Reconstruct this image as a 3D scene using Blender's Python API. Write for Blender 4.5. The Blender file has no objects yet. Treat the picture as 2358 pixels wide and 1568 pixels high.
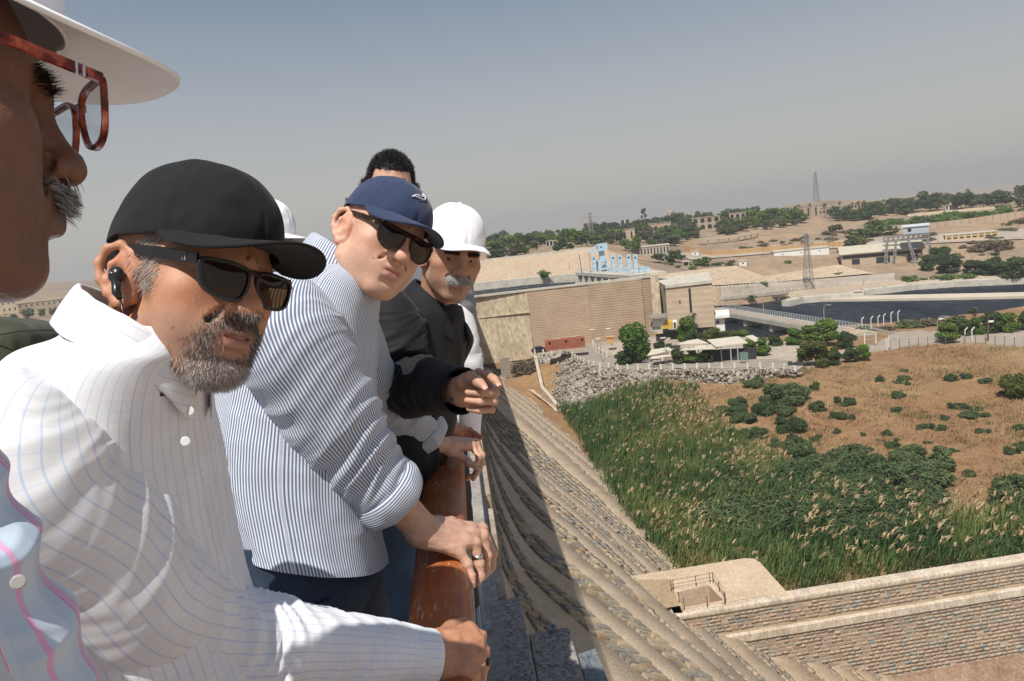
import bpy, bmesh, math, random
import numpy as np
from mathutils import Vector, Matrix, Euler
from mathutils.bvhtree import BVHTree
from mathutils.geometry import tessellate_polygon
S = bpy.context.scene
COL = S.collection
rng = np.random.default_rng(11)
random.seed(5)
R = math.radians
FPX, CX, CY, ZC = 1572.0, 1179.0, 784.0, 33.0
PITCH, ROLL = R(8.5), R(6.4)
cfw = np.array([0, math.cos(PITCH), -math.sin(PITCH)])
_r0 = np.array([1., 0, 0]); _u0 = np.array([0, math.sin(PITCH), math.cos(PITCH)])
crt = _r0 * math.cos(ROLL) - _u0 * math.sin(ROLL)
cup = _r0 * math.sin(ROLL) + _u0 * math.cos(ROLL)
CAM = np.array([0, 0, ZC])
cam_d = bpy.data.cameras.new('camera'); cam = bpy.data.objects.new('camera', cam_d); COL.objects.link(cam)
cam_d.sensor_width = 36; cam_d.lens = 24.0; cam_d.clip_start = 0.05; cam_d.clip_end = 20000
M = Matrix.Identity(4)
for i in range(3):
 M[i][0], M[i][1], M[i][2], M[i][3] = crt[i], cup[i], -cfw[i], CAM[i]
cam.matrix_world = M
S.camera = cam
SUN = np.array([-0.21, -0.56, 1.0]); SUN /= np.linalg.norm(SUN)
sun_el = math.asin(SUN[2]); sun_az = math.atan2(SUN[0], SUN[1])
W = bpy.data.worlds.new('World'); S.world = W; W.use_nodes = True
nt = W.node_tree; bg = nt.nodes['Background']
sky = nt.nodes.new('ShaderNodeTexSky'); sky.sky_type = 'NISHITA'; sky.sun_disc = False
sky.sun_elevation = sun_el; sky.sun_rotation = sun_az
sky.altitude = 0; sky.air_density = 1.2; sky.dust_density = 1.2; sky.ozone_density = 1.0
hsv = nt.nodes.new('ShaderNodeHueSaturation'); hsv.inputs['Saturation'].default_value = 0.95
_tc = nt.nodes.new('ShaderNodeTexCoord'); _sx = nt.nodes.new('ShaderNodeSeparateXYZ'); nt.links.new(_tc.outputs['Generated'], _sx.inputs[0])
_rp = nt.nodes.new('ShaderNodeValToRGB'); nt.links.new(_sx.outputs[2], _rp.inputs[0])
_rp.color_ramp.elements[0].position = 0.0; _rp.color_ramp.elements[0].color = (1, 1, 1, 1); _rp.color_ramp.elements[1].position = .38; _rp.color_ramp.elements[1].color = (0, 0, 0, 1)
_mx = nt.nodes.new('ShaderNodeMix'); _mx.data_type = 'RGBA'; nt.links.new(_rp.outputs[0], _mx.inputs[0])
nt.links.new(sky.outputs[0], hsv.inputs['Color']); nt.links.new(hsv.outputs[0], _mx.inputs[6]); _mx.inputs[7].default_value = (6.2, 5.9, 5.6, 1)
nt.links.new(_mx.outputs[2], bg.inputs[0])
bg.inputs[1].default_value = 0.076
sl = bpy.data.lights.new('sun', 'SUN'); sl.energy = 4.9; sl.angle = R(0.6); sl.color = (1.0, .955, .88)
so = bpy.data.objects.new('sun', sl); COL.objects.link(so); so.location = (0, 0, 80)
so.rotation_euler = Vector(SUN).to_track_quat('Z', 'Y').to_euler()
S.view_settings.view_transform = 'Standard'; S.view_settings.look = 'None'
S.view_settings.exposure = 0.16; S.view_settings.gamma = 1.0; S.view_settings.use_curve_mapping = False
def ray(x, y):
 d = cfw * FPX + crt * (x - CX) + cup * (CY - y); return d / np.linalg.norm(d)
def onz(x, y, z):
 d = ray(x, y); return CAM + d * ((z - ZC) / d[2])
def drop(x, y, dr): return onz(x, y, ZC - dr)
def atd(x, y, dist):
 d = ray(x, y); return CAM + d * (dist / math.hypot(d[0], d[1]))
def px(x, y, dep):
 return CAM + cfw * dep + crt * ((x - CX) * dep / FPX) + cup * ((CY - y) * dep / FPX)
def proj(p):
 v = np.asarray(p, float) - CAM; z = v @ cfw
 return CX + FPX * (v @ crt) / z, CY - FPX * (v @ cup) / z
def tag(o, label=None, cat=None, group=None, kind=None):
 if label: o['label'] = label
 if cat: o['category'] = cat
 if group: o['group'] = group
 if kind: o['kind'] = kind
 return o
def empty(name, loc=(0, 0, 0), label=None, cat=None, group=None):
 o = bpy.data.objects.new(name, None); COL.objects.link(o); o.location = tuple(map(float, loc))
 o.empty_display_size = .2
 return tag(o, label, cat, group)
def link(name, me, parent=None):
 o = bpy.data.objects.new(name, me); COL.objects.link(o)
 if parent is not None:
  o.parent = parent
 return o
def npmesh(name, V, F, mat=None, smooth=False, attrs=None, uv=None, mi=None):
 V = np.asarray(V, np.float32)
 me = bpy.data.meshes.new(name)
 if isinstance(F, np.ndarray):
  n, k = F.shape
  me.vertices.add(len(V)); me.vertices.foreach_set('co', V.ravel())
  me.loops.add(n * k); me.loops.foreach_set('vertex_index', F.astype(np.int32).ravel())
  me.polygons.add(n); me.polygons.foreach_set('loop_start', np.arange(0, n * k, k, dtype=np.int32))
  try: me.polygons.foreach_set('loop_total', np.full(n, k, np.int32))
  except Exception: pass
  me.update(calc_edges=True)
 else:
  me.from_pydata([tuple(map(float, v)) for v in V], [], [tuple(map(int, f)) for f in F])
 if smooth: me.polygons.foreach_set('use_smooth', np.ones(len(me.polygons), bool))
 if mat is not None:
  for m in (mat if isinstance(mat, (list, tuple)) else [mat]): me.materials.append(m)
 if mi is not None: me.polygons.foreach_set('material_index', np.asarray(mi, np.int32))
 for k, a in (attrs or {}).items():
  a = np.asarray(a, np.float32)
  if a.ndim == 1:
   at = me.attributes.new(k, 'FLOAT', 'POINT'); at.data.foreach_set('value', a)
  elif a.shape[1] == 3:
   at = me.attributes.new(k, 'FLOAT_COLOR', 'POINT')
   at.data.foreach_set('color', np.c_[a, np.ones(len(a))].astype(np.float32).ravel())
  else:
   at = me.attributes.new(k, 'FLOAT2', 'POINT'); at.data.foreach_set('vector', a.ravel())
 me.validate(clean_customdata=False)
 me.update()
 return me
def mesh(name, V, F, mat=None, parent=None, **k):
 return link(name, npmesh(name, V, F, mat, **k), parent)
class MB:
 """collects simple shapes, then links them as one mesh"""
 def __init__(s): s.V = []; s.F = []
 def add(s, V, F):
  b = len(s.V); s.V += [tuple(map(float, v)) for v in V]; s.F += [tuple(i + b for i in f) for f in F]; return s
 def hexa(s, p):
  return s.add(p, [(3, 2, 1, 0), (4, 5, 6, 7), (0, 1, 5, 4), (1, 2, 6, 5), (2, 3, 7, 6), (3, 0, 4, 7)])
 def box(s, c, size, rz=0.0, ax=None):
  c = np.asarray(c, float); hx, hy, hz = [v / 2 for v in size]
  if ax is None:
   ax = np.array([[math.cos(rz), math.sin(rz), 0], [-math.sin(rz), math.cos(rz), 0], [0, 0, 1]])
  pts = [c + ax[0] * a * hx + ax[1] * b * hy + ax[2] * d * hz for d in (-1, 1) for a, b in ((-1, -1), (1, -1), (1, 1), (-1, 1))]
  return s.hexa(pts)
 def bar(s, a, b, w, h=None, n=4):
  a = np.asarray(a, float); b = np.asarray(b, float); d = b - a; L = np.linalg.norm(d)
  if L < 1e-9: return s
  d /= L; u = np.cross(d, [0, 0, 1.]); 
  if np.linalg.norm(u) < 1e-4: u = np.array([1., 0, 0])
  u /= np.linalg.norm(u); v = np.cross(u, d); h = h or w
  if n == 4:
   o = [u * sx * w / 2 + v * sy * h / 2 for sx, sy in ((-1, -1), (1, -1), (1, 1), (-1, 1))]
  else:
   o = [u * math.cos(t) * w / 2 + v * math.sin(t) * h / 2 for t in np.linspace(0, 2 * math.pi, n, endpoint=False)]
  V = [a + q for q in o] + [b + q for q in o]
  F = [tuple(range(n))[::-1], tuple(range(n, 2 * n))] + [(i, (i + 1) % n, (i + 1) % n + n, i + n) for i in range(n)]
  return s.add(V, F)
 def tube(s, pts, r, n=8, cap=True):
  pts = [np.asarray(p, float) for p in pts]; rs = r if hasattr(r, '__len__') else [r] * len(pts)
  rings = []; prev = None
  for i, p in enumerate(pts):
   d = pts[min(i + 1, len(pts) - 1)] - pts[max(i - 1, 0)]; d = d / (np.linalg.norm(d) + 1e-12)
   if prev is None:
    u = np.cross(d, [0, 0, 1.]); 
    if np.linalg.norm(u) < 1e-3: u = np.cross(d, [1., 0, 0])
   else: u = prev - d * (prev @ d)
   u /= np.linalg.norm(u) + 1e-12; prev = u; v = np.cross(d, u)
   rings.append([p + (u * math.cos(t) + v * math.sin(t)) * rs[i] for t in np.linspace(0, 2 * math.pi, n, endpoint=False)])
  V = [q for rg in rings for q in rg]; F = []
  for i in range(len(rings) - 1):
   for j in range(n):
    a = i * n + j; b = i * n + (j + 1) % n; F.append((a, b, b + n, a + n))
  if cap: F += [tuple(range(n))[::-1], tuple((len(rings) - 1) * n + j for j in range(n))]
  return s.add(V, F)
 def prism(s, poly, z0, z1):
  n = len(poly); V = [(p[0], p[1], z0) for p in poly] + [(p[0], p[1], z1) for p in poly]
  F = [(i, (i + 1) % n, (i + 1) % n + n, i + n) for i in range(n)]
  tr = tessellate_polygon([[Vector((p[0], p[1], 0)) for p in poly]])
  F += [tuple(i + n for i in t) for t in tr] + [tuple(t[::-1]) for t in tr]
  return s.add(V, F)
 def sheet(s, poly):
  tr = tessellate_polygon([[Vector(p) for p in poly]]); return s.add(poly, [tuple(t) for t in tr])
 def build(s, name, mat, parent=None, smooth=False, up=False, fix=True):
  me = npmesh(name, np.array(s.V), s.F, mat, smooth)
  if fix:
   bm = bmesh.new(); bm.from_mesh(me); bmesh.ops.recalc_face_normals(bm, faces=bm.faces); bm.to_mesh(me); bm.free()
  return link(name, me, parent)
def grid_faces(nu, nv, wrap_u=False):
 a = np.arange(nu * nv).reshape(nu, nv)
 if wrap_u: a = np.vstack([a, a[:1]])
 return np.stack([a[:-1, :-1], a[1:, :-1], a[1:, 1:], a[:-1, 1:]], -1).reshape(-1, 4)
def copy_tree(o, parent=None):
 c = o.copy(); COL.objects.link(c); c.parent = parent
 for ch in list(o.children): copy_tree(ch, c)
 return c
_perm = np.random.default_rng(3).permutation(512).astype(np.int64)
_grad = np.random.default_rng(4).normal(size=(512, 3)); _grad /= np.linalg.norm(_grad, axis=1)[:, None]
def gnoise(P):
 P = np.asarray(P, float); I = np.floor(P).astype(np.int64); f = P - I; u = f * f * f * (f * (f * 6 - 15) + 10)
 out = np.zeros(len(P))
 for dx in (0, 1):
  for dy in (0, 1):
   for dz in (0, 1):
    h = _perm[(_perm[(_perm[(I[:, 0] + dx) & 511] + I[:, 1] + dy) & 511] + I[:, 2] + dz) & 511]
    g = _grad[h]; d = (g[:, 0] * (f[:, 0] - dx) + g[:, 1] * (f[:, 1] - dy) + g[:, 2] * (f[:, 2] - dz))
    w = (u[:, 0] if dx else 1 - u[:, 0]) * (u[:, 1] if dy else 1 - u[:, 1]) * (u[:, 2] if dz else 1 - u[:, 2])
    out += d * w
 return out * 1.6
def fbm(P, oct=3):
 P = np.asarray(P, float); s = 0; a = 1.0
 for _ in range(oct): s = s + a * gnoise(P); P = P * 2.03 + 7.3; a *= .5
 return s
def newmat(name):
 m = bpy.data.materials.new(name); m.use_nodes = True; n = m.node_tree; b = n.nodes['Principled BSDF']
 return m, n, b
def plain(name, c, rough=.6, metal=0.0, spec=.5):
 m, n, b = newmat(name); b.inputs['Base Color'].default_value = (*c, 1); b.inputs['Roughness'].default_value = rough
 b.inputs['Metallic'].default_value = metal; b.inputs['Specular IOR Level'].default_value = spec
 return m
def N(n, t, **k):
 x = n.nodes.new(t)
 for a, v in k.items():
  if a in x.inputs: x.inputs[a].default_value = v
  else: setattr(x, a, v)
 return x
def mixc(n, fac, a, b, mode='MIX'):
 x = n.nodes.new('ShaderNodeMix'); x.data_type = 'RGBA'; x.blend_type = mode
 for s, v in ((x.inputs[0], fac), (x.inputs[6], a), (x.inputs[7], b)):
  if hasattr(v, 'is_linked') or isinstance(v, bpy.types.NodeSocket): n.links.new(v, s)
  elif isinstance(v, (int, float)): s.default_value = v
  else: s.default_value = (*v, 1)
 return x.outputs[2]
def mathn(n, op, a, b=None, c=None):
 x = n.nodes.new('ShaderNodeMath'); x.operation = op
 for i, v in enumerate((a, b, c)):
  if v is None: continue
  if isinstance(v, bpy.types.NodeSocket): n.links.new(v, x.inputs[i])
  else: x.inputs[i].default_value = v
 return x.outputs[0]
def ramp(n, fac, stops):
 r = n.nodes.new('ShaderNodeValToRGB'); n.links.new(fac, r.inputs[0]); e = r.color_ramp.elements
 while len(e) < len(stops): e.new(.5)
 for i, (p, c) in enumerate(stops):
  e[i].position = p; e[i].color = (*c, 1) if hasattr(c, '__len__') else (c, c, c, 1)
 return r.outputs[0]
def coords(n, kind='Object', scale=None):
 t = n.nodes.new('ShaderNodeTexCoord'); o = t.outputs[kind]
 if scale is not None:
  mp = n.nodes.new('ShaderNodeMapping'); n.links.new(o, mp.inputs[0])
  mp.inputs['Scale'].default_value = scale if hasattr(scale, '__len__') else (scale,) * 3; o = mp.outputs[0]
 return o
def noise(n, vec, scale, detail=4, rough=.55, out=0, dist=0.0):
 x = n.nodes.new('ShaderNodeTexNoise'); n.links.new(vec, x.inputs['Vector'])
 x.inputs['Scale'].default_value = scale; x.inputs['Detail'].default_value = detail
 x.inputs['Roughness'].default_value = rough; x.inputs['Distortion'].default_value = dist
 return x.outputs[out]
def bump(n, b, h, strength=.3, dist=.02):
 x = n.nodes.new('ShaderNodeBump'); x.inputs['Strength'].default_value = strength; x.inputs['Distance'].default_value = dist
 n.links.new(h, x.inputs['Height']); n.links.new(x.outputs[0], b.inputs['Normal']); return x
def mottled(name, stops, scale=1.0, detail=5, rough=.85, bmp=.3, bdist=.05, fine=None, stretch=(1, 1, 1), spec=.3, metal=0, lo=.3, hi=.7, rand=0.0, kind='Object'):
 """noise driven colour with a finer speckle and bump"""
 m, n, b = newmat(name); v = coords(n, kind, stretch)
 f = noise(n, v, scale, detail, .6)
 k = len(stops); col = ramp(n, f, [(lo + (hi - lo) * i / max(1, k - 1), c) for i, c in enumerate(stops)])
 if fine:
  f2 = noise(n, v, fine, 3, .7); g = ramp(n, f2, [(.3, .62), (.7, 1.25)]); col = mixc(n, 1.0, col, g, 'MULTIPLY')
 else: f2 = f
 if rand:
  oi = n.nodes.new('ShaderNodeObjectInfo'); hs = n.nodes.new('ShaderNodeHueSaturation')
  n.links.new(col, hs.inputs['Color']); n.links.new(mathn(n, 'MULTIPLY_ADD', oi.outputs['Random'], rand, 1 - rand / 2), hs.inputs['Value'])
  hh = mathn(n, 'MULTIPLY_ADD', oi.outputs['Random'], rand * .06, .5 - rand * .03); n.links.new(hh, hs.inputs['Hue']); col = hs.outputs[0]
 n.links.new(col, b.inputs['Base Color']); b.inputs['Roughness'].default_value = rough; b.inputs['Specular IOR Level'].default_value = spec
 b.inputs['Metallic'].default_value = metal
 if bmp: bump(n, b, f2, bmp, bdist)
 return m
# =================================================================== materials of the place
PLASTER = mottled('sand plaster', [(.44, .335, .23), (.52, .40, .28), (.58, .46, .33)], .35, 6, .95, .35, .03, fine=9)
PLASTER_D = mottled('dusty render', [(.36, .27, .185), (.42, .32, .22), (.46, .36, .255)], .25, 5, .95, .3, .05, fine=6)
MORTAR_W = mottled('pale mortar', [(.40, .31, .215), (.50, .40, .285)], 1.2, 5, .95, .4, .02, fine=14)
MORTAR = mottled('mortar', [(.34, .26, .17), (.45, .355, .245)], 1.2, 5, .95, .5, .03, fine=14)
CONC = mottled('pale concrete', [(.40, .37, .31), (.52, .48, .40), (.58, .54, .46)], .5, 6, .9, .3, .03, fine=8)
GRAVEL = mottled('gravel ground', [(.30, .25, .20), (.38, .32, .255), (.44, .375, .30)], .12, 8, .95, .5, .1, fine=2.5)
ROADM = mottled('worn road', [(.25, .215, .18), (.30, .26, .215), (.35, .30, .25)], .2, 6, .93, .2, .02, fine=3)
RUBBLE = mottled('rubble', [(.16, .145, .13), (.29, .25, .21), (.42, .37, .31)], 1.1, 4, .95, .6, .1, fine=3)
WHITEP = mottled('white paint', [(.66, .65, .61), (.78, .77, .73)], 2, 4, .7, .1, .01)
STEEL = plain('grey steel', (.30, .31, .32), .45, .6)
RUST = mottled('rusty steel', [(.10, .055, .035), (.17, .10, .06)], 8, 4, .85, .2, .01)
def stone_mat(name, kind):
 m, n, b = newmat(name); at = n.nodes.new('ShaderNodeAttribute'); at.attribute_name = 'tint'
 oi = n.nodes.new('ShaderNodeObjectInfo')
 pick = mathn(n, 'FRACT', mathn(n, 'ADD', at.outputs['Fac'], oi.outputs['Random']))
 if kind == 'dam': st = [(0, (.40, .31, .20)), (.3, (.32, .26, .18)), (.55, (.25, .22, .18)), (.78, (.20, .19, .17)), (.93, (.25, .17, .11)), (1, (.36, .27, .17))]
 else: st = [(0, (.40, .30, .215)), (.3, (.37, .275, .20)), (.55, (.33, .24, .18)), (.75, (.37, .30, .225)), (.88, (.30, .285, .24)), (.95, (.23, .235, .215)), (1, (.31, .21, .155))]
 c = ramp(n, pick, st); v = coords(n, 'Object'); f = noise(n, v, 9, 4, .65)
 c = mixc(n, 1.0, c, ramp(n, f, [(.3, .75), (.7, 1.2)]), 'MULTIPLY')
 n.links.new(c, b.inputs['Base Color']); b.inputs['Roughness'].default_value = .92; bump(n, b, f, .5, .03)
 return m
STONE_DAM = stone_mat('dam stone', 'dam'); STONE_WALL = stone_mat('wall stone', 'wall')
# =================================================================== the dam
def z2(pts): return [((1880 + x / 3.136) * .5757, (1600 + y / 3.136) * .5757) for x, y in pts]
def z3(pts): return [((1920 + x / 2.166) * .5757, (2000 + y / 2.166) * .5757) for x, y in pts]
rows = [
 (19.6, z2([(125, 250), (170, 700), (185, 1254)]) + z3([(130, 300), (150, 480), (200, 620), (290, 800), (350, 920), (400, 1010), (460, 1105)])),
 (20.7, z2([(132, 250), (190, 700), (240, 1254)]) + z3([(160, 200), (235, 480), (300, 640), (390, 800), (450, 890), (540, 990), (600, 1075)])),
 (21.2, z2([(140, 350), (200, 700), (262, 1100), (300, 1254)]) + z3([(170, 200), (240, 350), (300, 480), (380, 620), (480, 740), (600, 840), (700, 930), (830, 1040), (920, 1130), (1050, 1230), (1180, 1330), (1300, 1420), (1450, 1568)])),
 (22.2, z2([(146, 350), (215, 690), (290, 1080), (340, 1254)]) + z3([(215, 150), (290, 330), (360, 480), (470, 610), (600, 715), (760, 815), (860, 900), (960, 970), (1130, 1110), (1300, 1260), (1450, 1390), (1568, 1490)])),
 (22.7, z2([(148, 340), (225, 660), (320, 1000), (415, 1254)]) + z3([(290, 200), (380, 350), (480, 470), (580, 560), (680, 620), (760, 670), (870, 755), (1000, 860), (1150, 975), (1300, 1090), (1420, 1200), (1568, 1330)])),
 (23.7, z2([(152, 330), (240, 640), (350, 960), (480, 1254)]) + z3([(350, 140), (440, 250), (540, 345), (640, 455), (770, 535), (880, 620), (1000, 730), (1130, 830), (1270, 960), (1400, 1080), (1568, 1190)])),
 (24.3, z2([(154, 310), (235, 560), (330, 780), (460, 980), (560, 1120), (640, 1254)]) + z3([(430, 95), (530, 190), (640, 275), (740, 370), (860, 480), (960, 560), (1080, 660), (1180, 740), (1280, 820)])),
 (25.3, z2([(160, 300), (270, 560), (375, 760), (505, 950), (645, 1120), (790, 1254)]) + z3([(540, 100), (640, 180), (760, 280), (880, 380), (980, 480), (1080, 560), (1180, 650), (1270, 730), (1340, 810)])),
 (25.9, z2([(163, 260), (265, 470), (405, 680), (555, 880), (700, 1050), (780, 1135), (907, 1254)]) + z3([(640, 85), (740, 170), (860, 265), (980, 370), (1090, 470), (1180, 550), (1280, 640)])),
 (26.8, z2([(175, 250), (290, 440), (430, 640), (580, 820), (740, 990), (810, 1060), (900, 1150), (1023, 1254)]) + z3([(720, 65), (830, 155), (930, 250), (1060, 360), (1190, 480), (1260, 550), (1330, 630)])),
 (27.3, z2([(185, 230), (330, 430), (480, 610), (640, 780), (720, 865), (850, 980), (980, 1090), (1085, 1180), (1189, 1254)]) + z3([(850, 110), (960, 210), (1080, 310), (1180, 400), (1280, 490), (1420, 625)])),
 (27.8, z2([(198, 200), (350, 400), (505, 560), (650, 720), (750, 825), (870, 935), (1010, 1055), (1120, 1155), (1248, 1254)]) + z3([(880, 90), (1000, 190), (1100, 280), (1220, 390), (1340, 500), (1450, 610)])),
 (28.3, z2([(240, 260), (350, 400), (500, 545), (600, 630), (700, 715), (850, 845), (1000, 975), (1180, 1115), (1363, 1254)]) + z3([(950, 80), (1080, 190), (1200, 300), (1320, 400), (1400, 470)])),
 (30.0, z2([(330, 120), (420, 180), (500, 270), (650, 380), (800, 510), (900, 610), (1050, 740), (1200, 880), (1350, 1010), (1568, 1180)]) + z3([(1200, 165), (1320, 270), (1440, 370), (1480, 440)])),
]
YG = np.concatenate([np.arange(10, 90, .8), np.arange(90, 181, 3)])
def crest_x(y): return -.105 - .072 * y
prof = [(2.0, crest_x(YG) + .19), (2.9, crest_x(YG) + .205), (19.0, crest_x(YG) + .5)]
for dr, pts in rows:
 P = np.array([drop(x, y, dr) for x, y in pts]); o = np.argsort(P[:, 1]); P = P[o]
 n0 = min(3, len(P) - 1)
 s0 = np.clip((P[n0, 0] - P[0, 0]) / (P[n0, 1] - P[0, 1] + 1e-9), -.62, -.25)
 s1 = -.075 if dr < 27 else -.13
 x = np.interp(YG, P[:, 1], P[:, 0]); lo = YG < P[0, 1]; hi = YG > P[-1, 1]
 x[lo] = P[0, 0] + s0 * (YG[lo] - P[0, 1]); x[hi] = P[-1, 0] + s1 * (YG[hi] - P[-1, 1])
 k = np.ones(5) / 5; xs = np.convolve(np.pad(x, 2, 'edge'), k, 'valid')
 prof.append((dr, xs))
r1 = np.array([drop(1192, 952, 30.6), drop(1339, 1082, 30.6)]); sl1 = (r1[1, 0] - r1[0, 0]) / (r1[1, 1] - r1[0, 1])
xr = r1[0, 0] + sl1 * (YG - r1[0, 1])
for dr, off in ((30.6, 0), (31.0, .5), (31.2, 1.9), (31.6, 2.4), (31.8, 3.6), (32.2, 4.1), (32.4, 5.3), (32.8, 5.8), (33.0, 7.0), (33.5, 7.5), (33.7, 9.0), (36, 10)):
 prof.append((dr, xr + off))
XS = [prof[0][1]]
for dr, x in prof[1:]:
 XS.append(np.maximum(x, XS[-1] + .06))
DR = np.array([p[0] for p in prof]); XS = np.array(XS)
nK, nY = XS.shape
DRG, XSG, kinds_ = [], [], []
_sr = [3 + 2 * i for i in range(7)] + [17 + 2 * i for i in range(6)]
for k in range(nK):
 DRG.append(DR[k]); XSG.append(XS[k])
 if k in _sr and k + 1 < nK: DRG.append(DR[k] + .11); XSG.append(XS[k] - .01); kinds_ += [1, 1]
 elif k + 1 < nK: kinds_.append(1 if k < 2 else 0)
DRG = np.array(DRG); XSG = np.array(XSG)
dam = empty('dam', (0, 40, ZC - 30), 'long stone and plaster dam with stepped face falling away below the railing', 'dam')
nG = len(DRG)
V = np.stack([XSG, np.broadcast_to(YG, XSG.shape), np.broadcast_to((ZC - DRG)[:, None], XSG.shape)], -1)
V[2:, :, 0] += (fbm(V.reshape(-1, 3) * [.5, .35, .5], 3).reshape(nG, nY) * .02)[2:]
stone_rows = _sr
faces = grid_faces(nG, nY); mi = np.repeat(np.array(kinds_), nY - 1)
def unparent_origin(o, par):
 o.parent = par; o.matrix_parent_inverse = Matrix.Translation(-Vector(par.location)); return o
bpy.context.view_layer.update()
face = link('face', npmesh('dam_face', V.reshape(-1, 3), faces[:, ::-1].copy(), [PLASTER, MORTAR], mi=mi)); unparent_origin(face, dam)
def rough_block(seed, sx, sy, sz, j=.09):
 g = np.random.default_rng(seed); bm = bmesh.new(); bmesh.ops.create_cube(bm, size=1)
 bmesh.ops.bevel(bm, geom=bm.edges[:], offset=.07, segments=1, affect='EDGES')
 v = np.array([q.co[:] for q in bm.verts]) * [sx, sy, sz]; v += g.normal(size=v.shape) * j * min(sx, sy, sz) * .5
 f = [[q.index for q in p.verts] for p in bm.faces]; bm.free(); return v, f
def stone_field(name, places, mat, parent, nsingle, protos, tintseed=0):
 """places: list of (pos, x axis, y axis, z axis, size). The largest in view become single parts, the rest one stuff part."""
 g = np.random.default_rng(tintseed)
 def score(p):
  d = np.linalg.norm(np.array(p[0]) - CAM); x, y = proj(p[0]); inside = -40 < x < 2400 and -40 < y < 1610
  return p[4][0] * p[4][2] / d ** 2 * (1 if inside else .01)
 places = sorted(places, key=score, reverse=True)
 shared = []
 for i, (v, f) in enumerate(protos):
  me = npmesh(name, v, f, mat); a = me.attributes.new('tint', 'FLOAT', 'POINT'); a.data.foreach_set('value', np.full(len(v), (i * .37) % 1, np.float32)); shared.append(me)
 for i, (p, ax, ay, az, sz) in enumerate(places[:nsingle]):
  o = link(name, shared[int(g.integers(len(shared)))]); B = np.stack([ax * sz[0], ay * sz[1], az * sz[2]], 1)
  m = Matrix.Identity(4)
  for r in range(3):
   for c in range(3): m[r][c] = B[r, c]
   m[r][3] = p[r]
  o.parent = parent; o.matrix_parent_inverse = Matrix.Translation(-Vector(parent.location)); o.matrix_basis = m
 Vs, Fs, T = [], [], []; b = 0
 bv, bf = protos[0]
 cube = np.array([(x, y, z) for z in (-.5, .5) for x, y in ((-.5, -.5), (.5, -.5), (.5, .5), (-.5, .5))])
 cf = np.array([(3, 2, 1, 0), (4, 5, 6, 7), (0, 1, 5, 4), (1, 2, 6, 5), (2, 3, 7, 6), (3, 0, 4, 7)])
 for p, ax, ay, az, sz in places[nsingle:]:
  c = cube + g.normal(size=cube.shape) * .06
  Vs.append(np.asarray(p) + c @ np.stack([ax * sz[0], ay * sz[1], az * sz[2]])); Fs.append(cf + b); b += 8
  T.append(np.full(8, g.random(), np.float32))
 if Vs:
  me = npmesh(name + '_mass', np.concatenate(Vs), np.concatenate(Fs), mat)
  a = me.attributes.new('tint', 'FLOAT', 'POINT'); a.data.foreach_set('value', np.concatenate(T))
  o = link('stones', me); o['kind'] = 'stuff'; unparent_origin(o, parent)
protos = [rough_block(i, 1, 1, 1) for i in range(6)]
def dam_places():
 out = []; g = np.random.default_rng(21)
 for k in stone_rows:
  if k + 1 >= nK: continue
  ncourse = {15: 5}.get(k, 2 if k < 15 else 1)
  ymax = 120 if k < 15 else 170
  y = 22.0
  while y < ymax:
   w = g.uniform(.34, .6) * (1 if y < 80 else 1.5)
   for c in range(ncourse):
    t = (c + .5) / ncourse
    yy = y + (w / 2 if c % 2 else 0) + g.normal() * .02
    xa = np.interp(yy, YG, XS[k]); xb = np.interp(yy, YG, XS[k + 1])
    xa2 = np.interp(yy + .5, YG, XS[k]); xb2 = np.interp(yy + .5, YG, XS[k + 1])
    p = np.array([xa + (xb - xa) * t, yy, ZC - (DR[k] + (DR[k + 1] - DR[k]) * t)])
    tan = np.array([(xa2 - xa) * (1 - t) + (xb2 - xb) * t, .5, 0]); tan /= np.linalg.norm(tan)
    up = np.array([xa - xb, 0, DR[k + 1] - DR[k]]); up -= tan * (up @ tan); L = np.linalg.norm(up); up /= L
    nn = np.cross(tan, up); nn = nn if nn[0] > 0 else -nn
    if g.random() < .14: continue
    big = g.random()
    out.append((p + nn * g.uniform(-.06, .02), tan, nn, up, (w * g.uniform(.66, .88), .20 + .14 * big, L / ncourse * g.uniform(.6, .9))))
   y += w
 return out
stone_field('stone', dam_places(), STONE_DAM, dam, 300, protos, 5)
GRANITE = None
def granite():
 m, n, b = newmat('granite'); v = coords(n, 'Object')
 vo = n.nodes.new('ShaderNodeTexVoronoi'); n.links.new(v, vo.inputs[0]); vo.inputs['Scale'].default_value = 95
 f = noise(n, v, 55, 4, .7); c = ramp(n, f, [(.32, (.055, .05, .047)), (.45, (.20, .18, .165)), (.6, (.33, .29, .265)), (.75, (.42, .35, .31))])
 c2 = ramp(n, vo.outputs['Distance'], [(.05, .55), (.5, 1.12)]); c = mixc(n, .8, c, c2, 'MULTIPLY')
 st = noise(n, v, 6, 5, .6); c = mixc(n, ramp(n, st, [(.62, 0.), (.72, .55)]), c, (.25, .16, .09))
 st2 = noise(n, v, 11, 6, .7); c = mixc(n, ramp(n, st2, [(.70, 0.), (.74, .7)]), c, (.62, .60, .57))
 n.links.new(c, b.inputs['Base Color']); b.inputs['Roughness'].default_value = .75; bump(n, b, f, .25, .004); return m
GRANITE = granite()
RU = np.array([-.072, 1.0, 0]); RU /= np.linalg.norm(RU); RV = np.array([RU[1], -RU[0], 0])
RAILC = np.array([-.105, 0, 0]) + np.array([0, 0, ZC])
def rl(u, v, dz): return RAILC + RU * u + RV * v + np.array([0, 0, dz])
DECK = ZC - 1.72
DECKM = mottled('deck paving', [(.22, .20, .18), (.30, .27, .24), (.36, .33, .29)], 3, 6, .9, .3, .01, fine=40)
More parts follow.
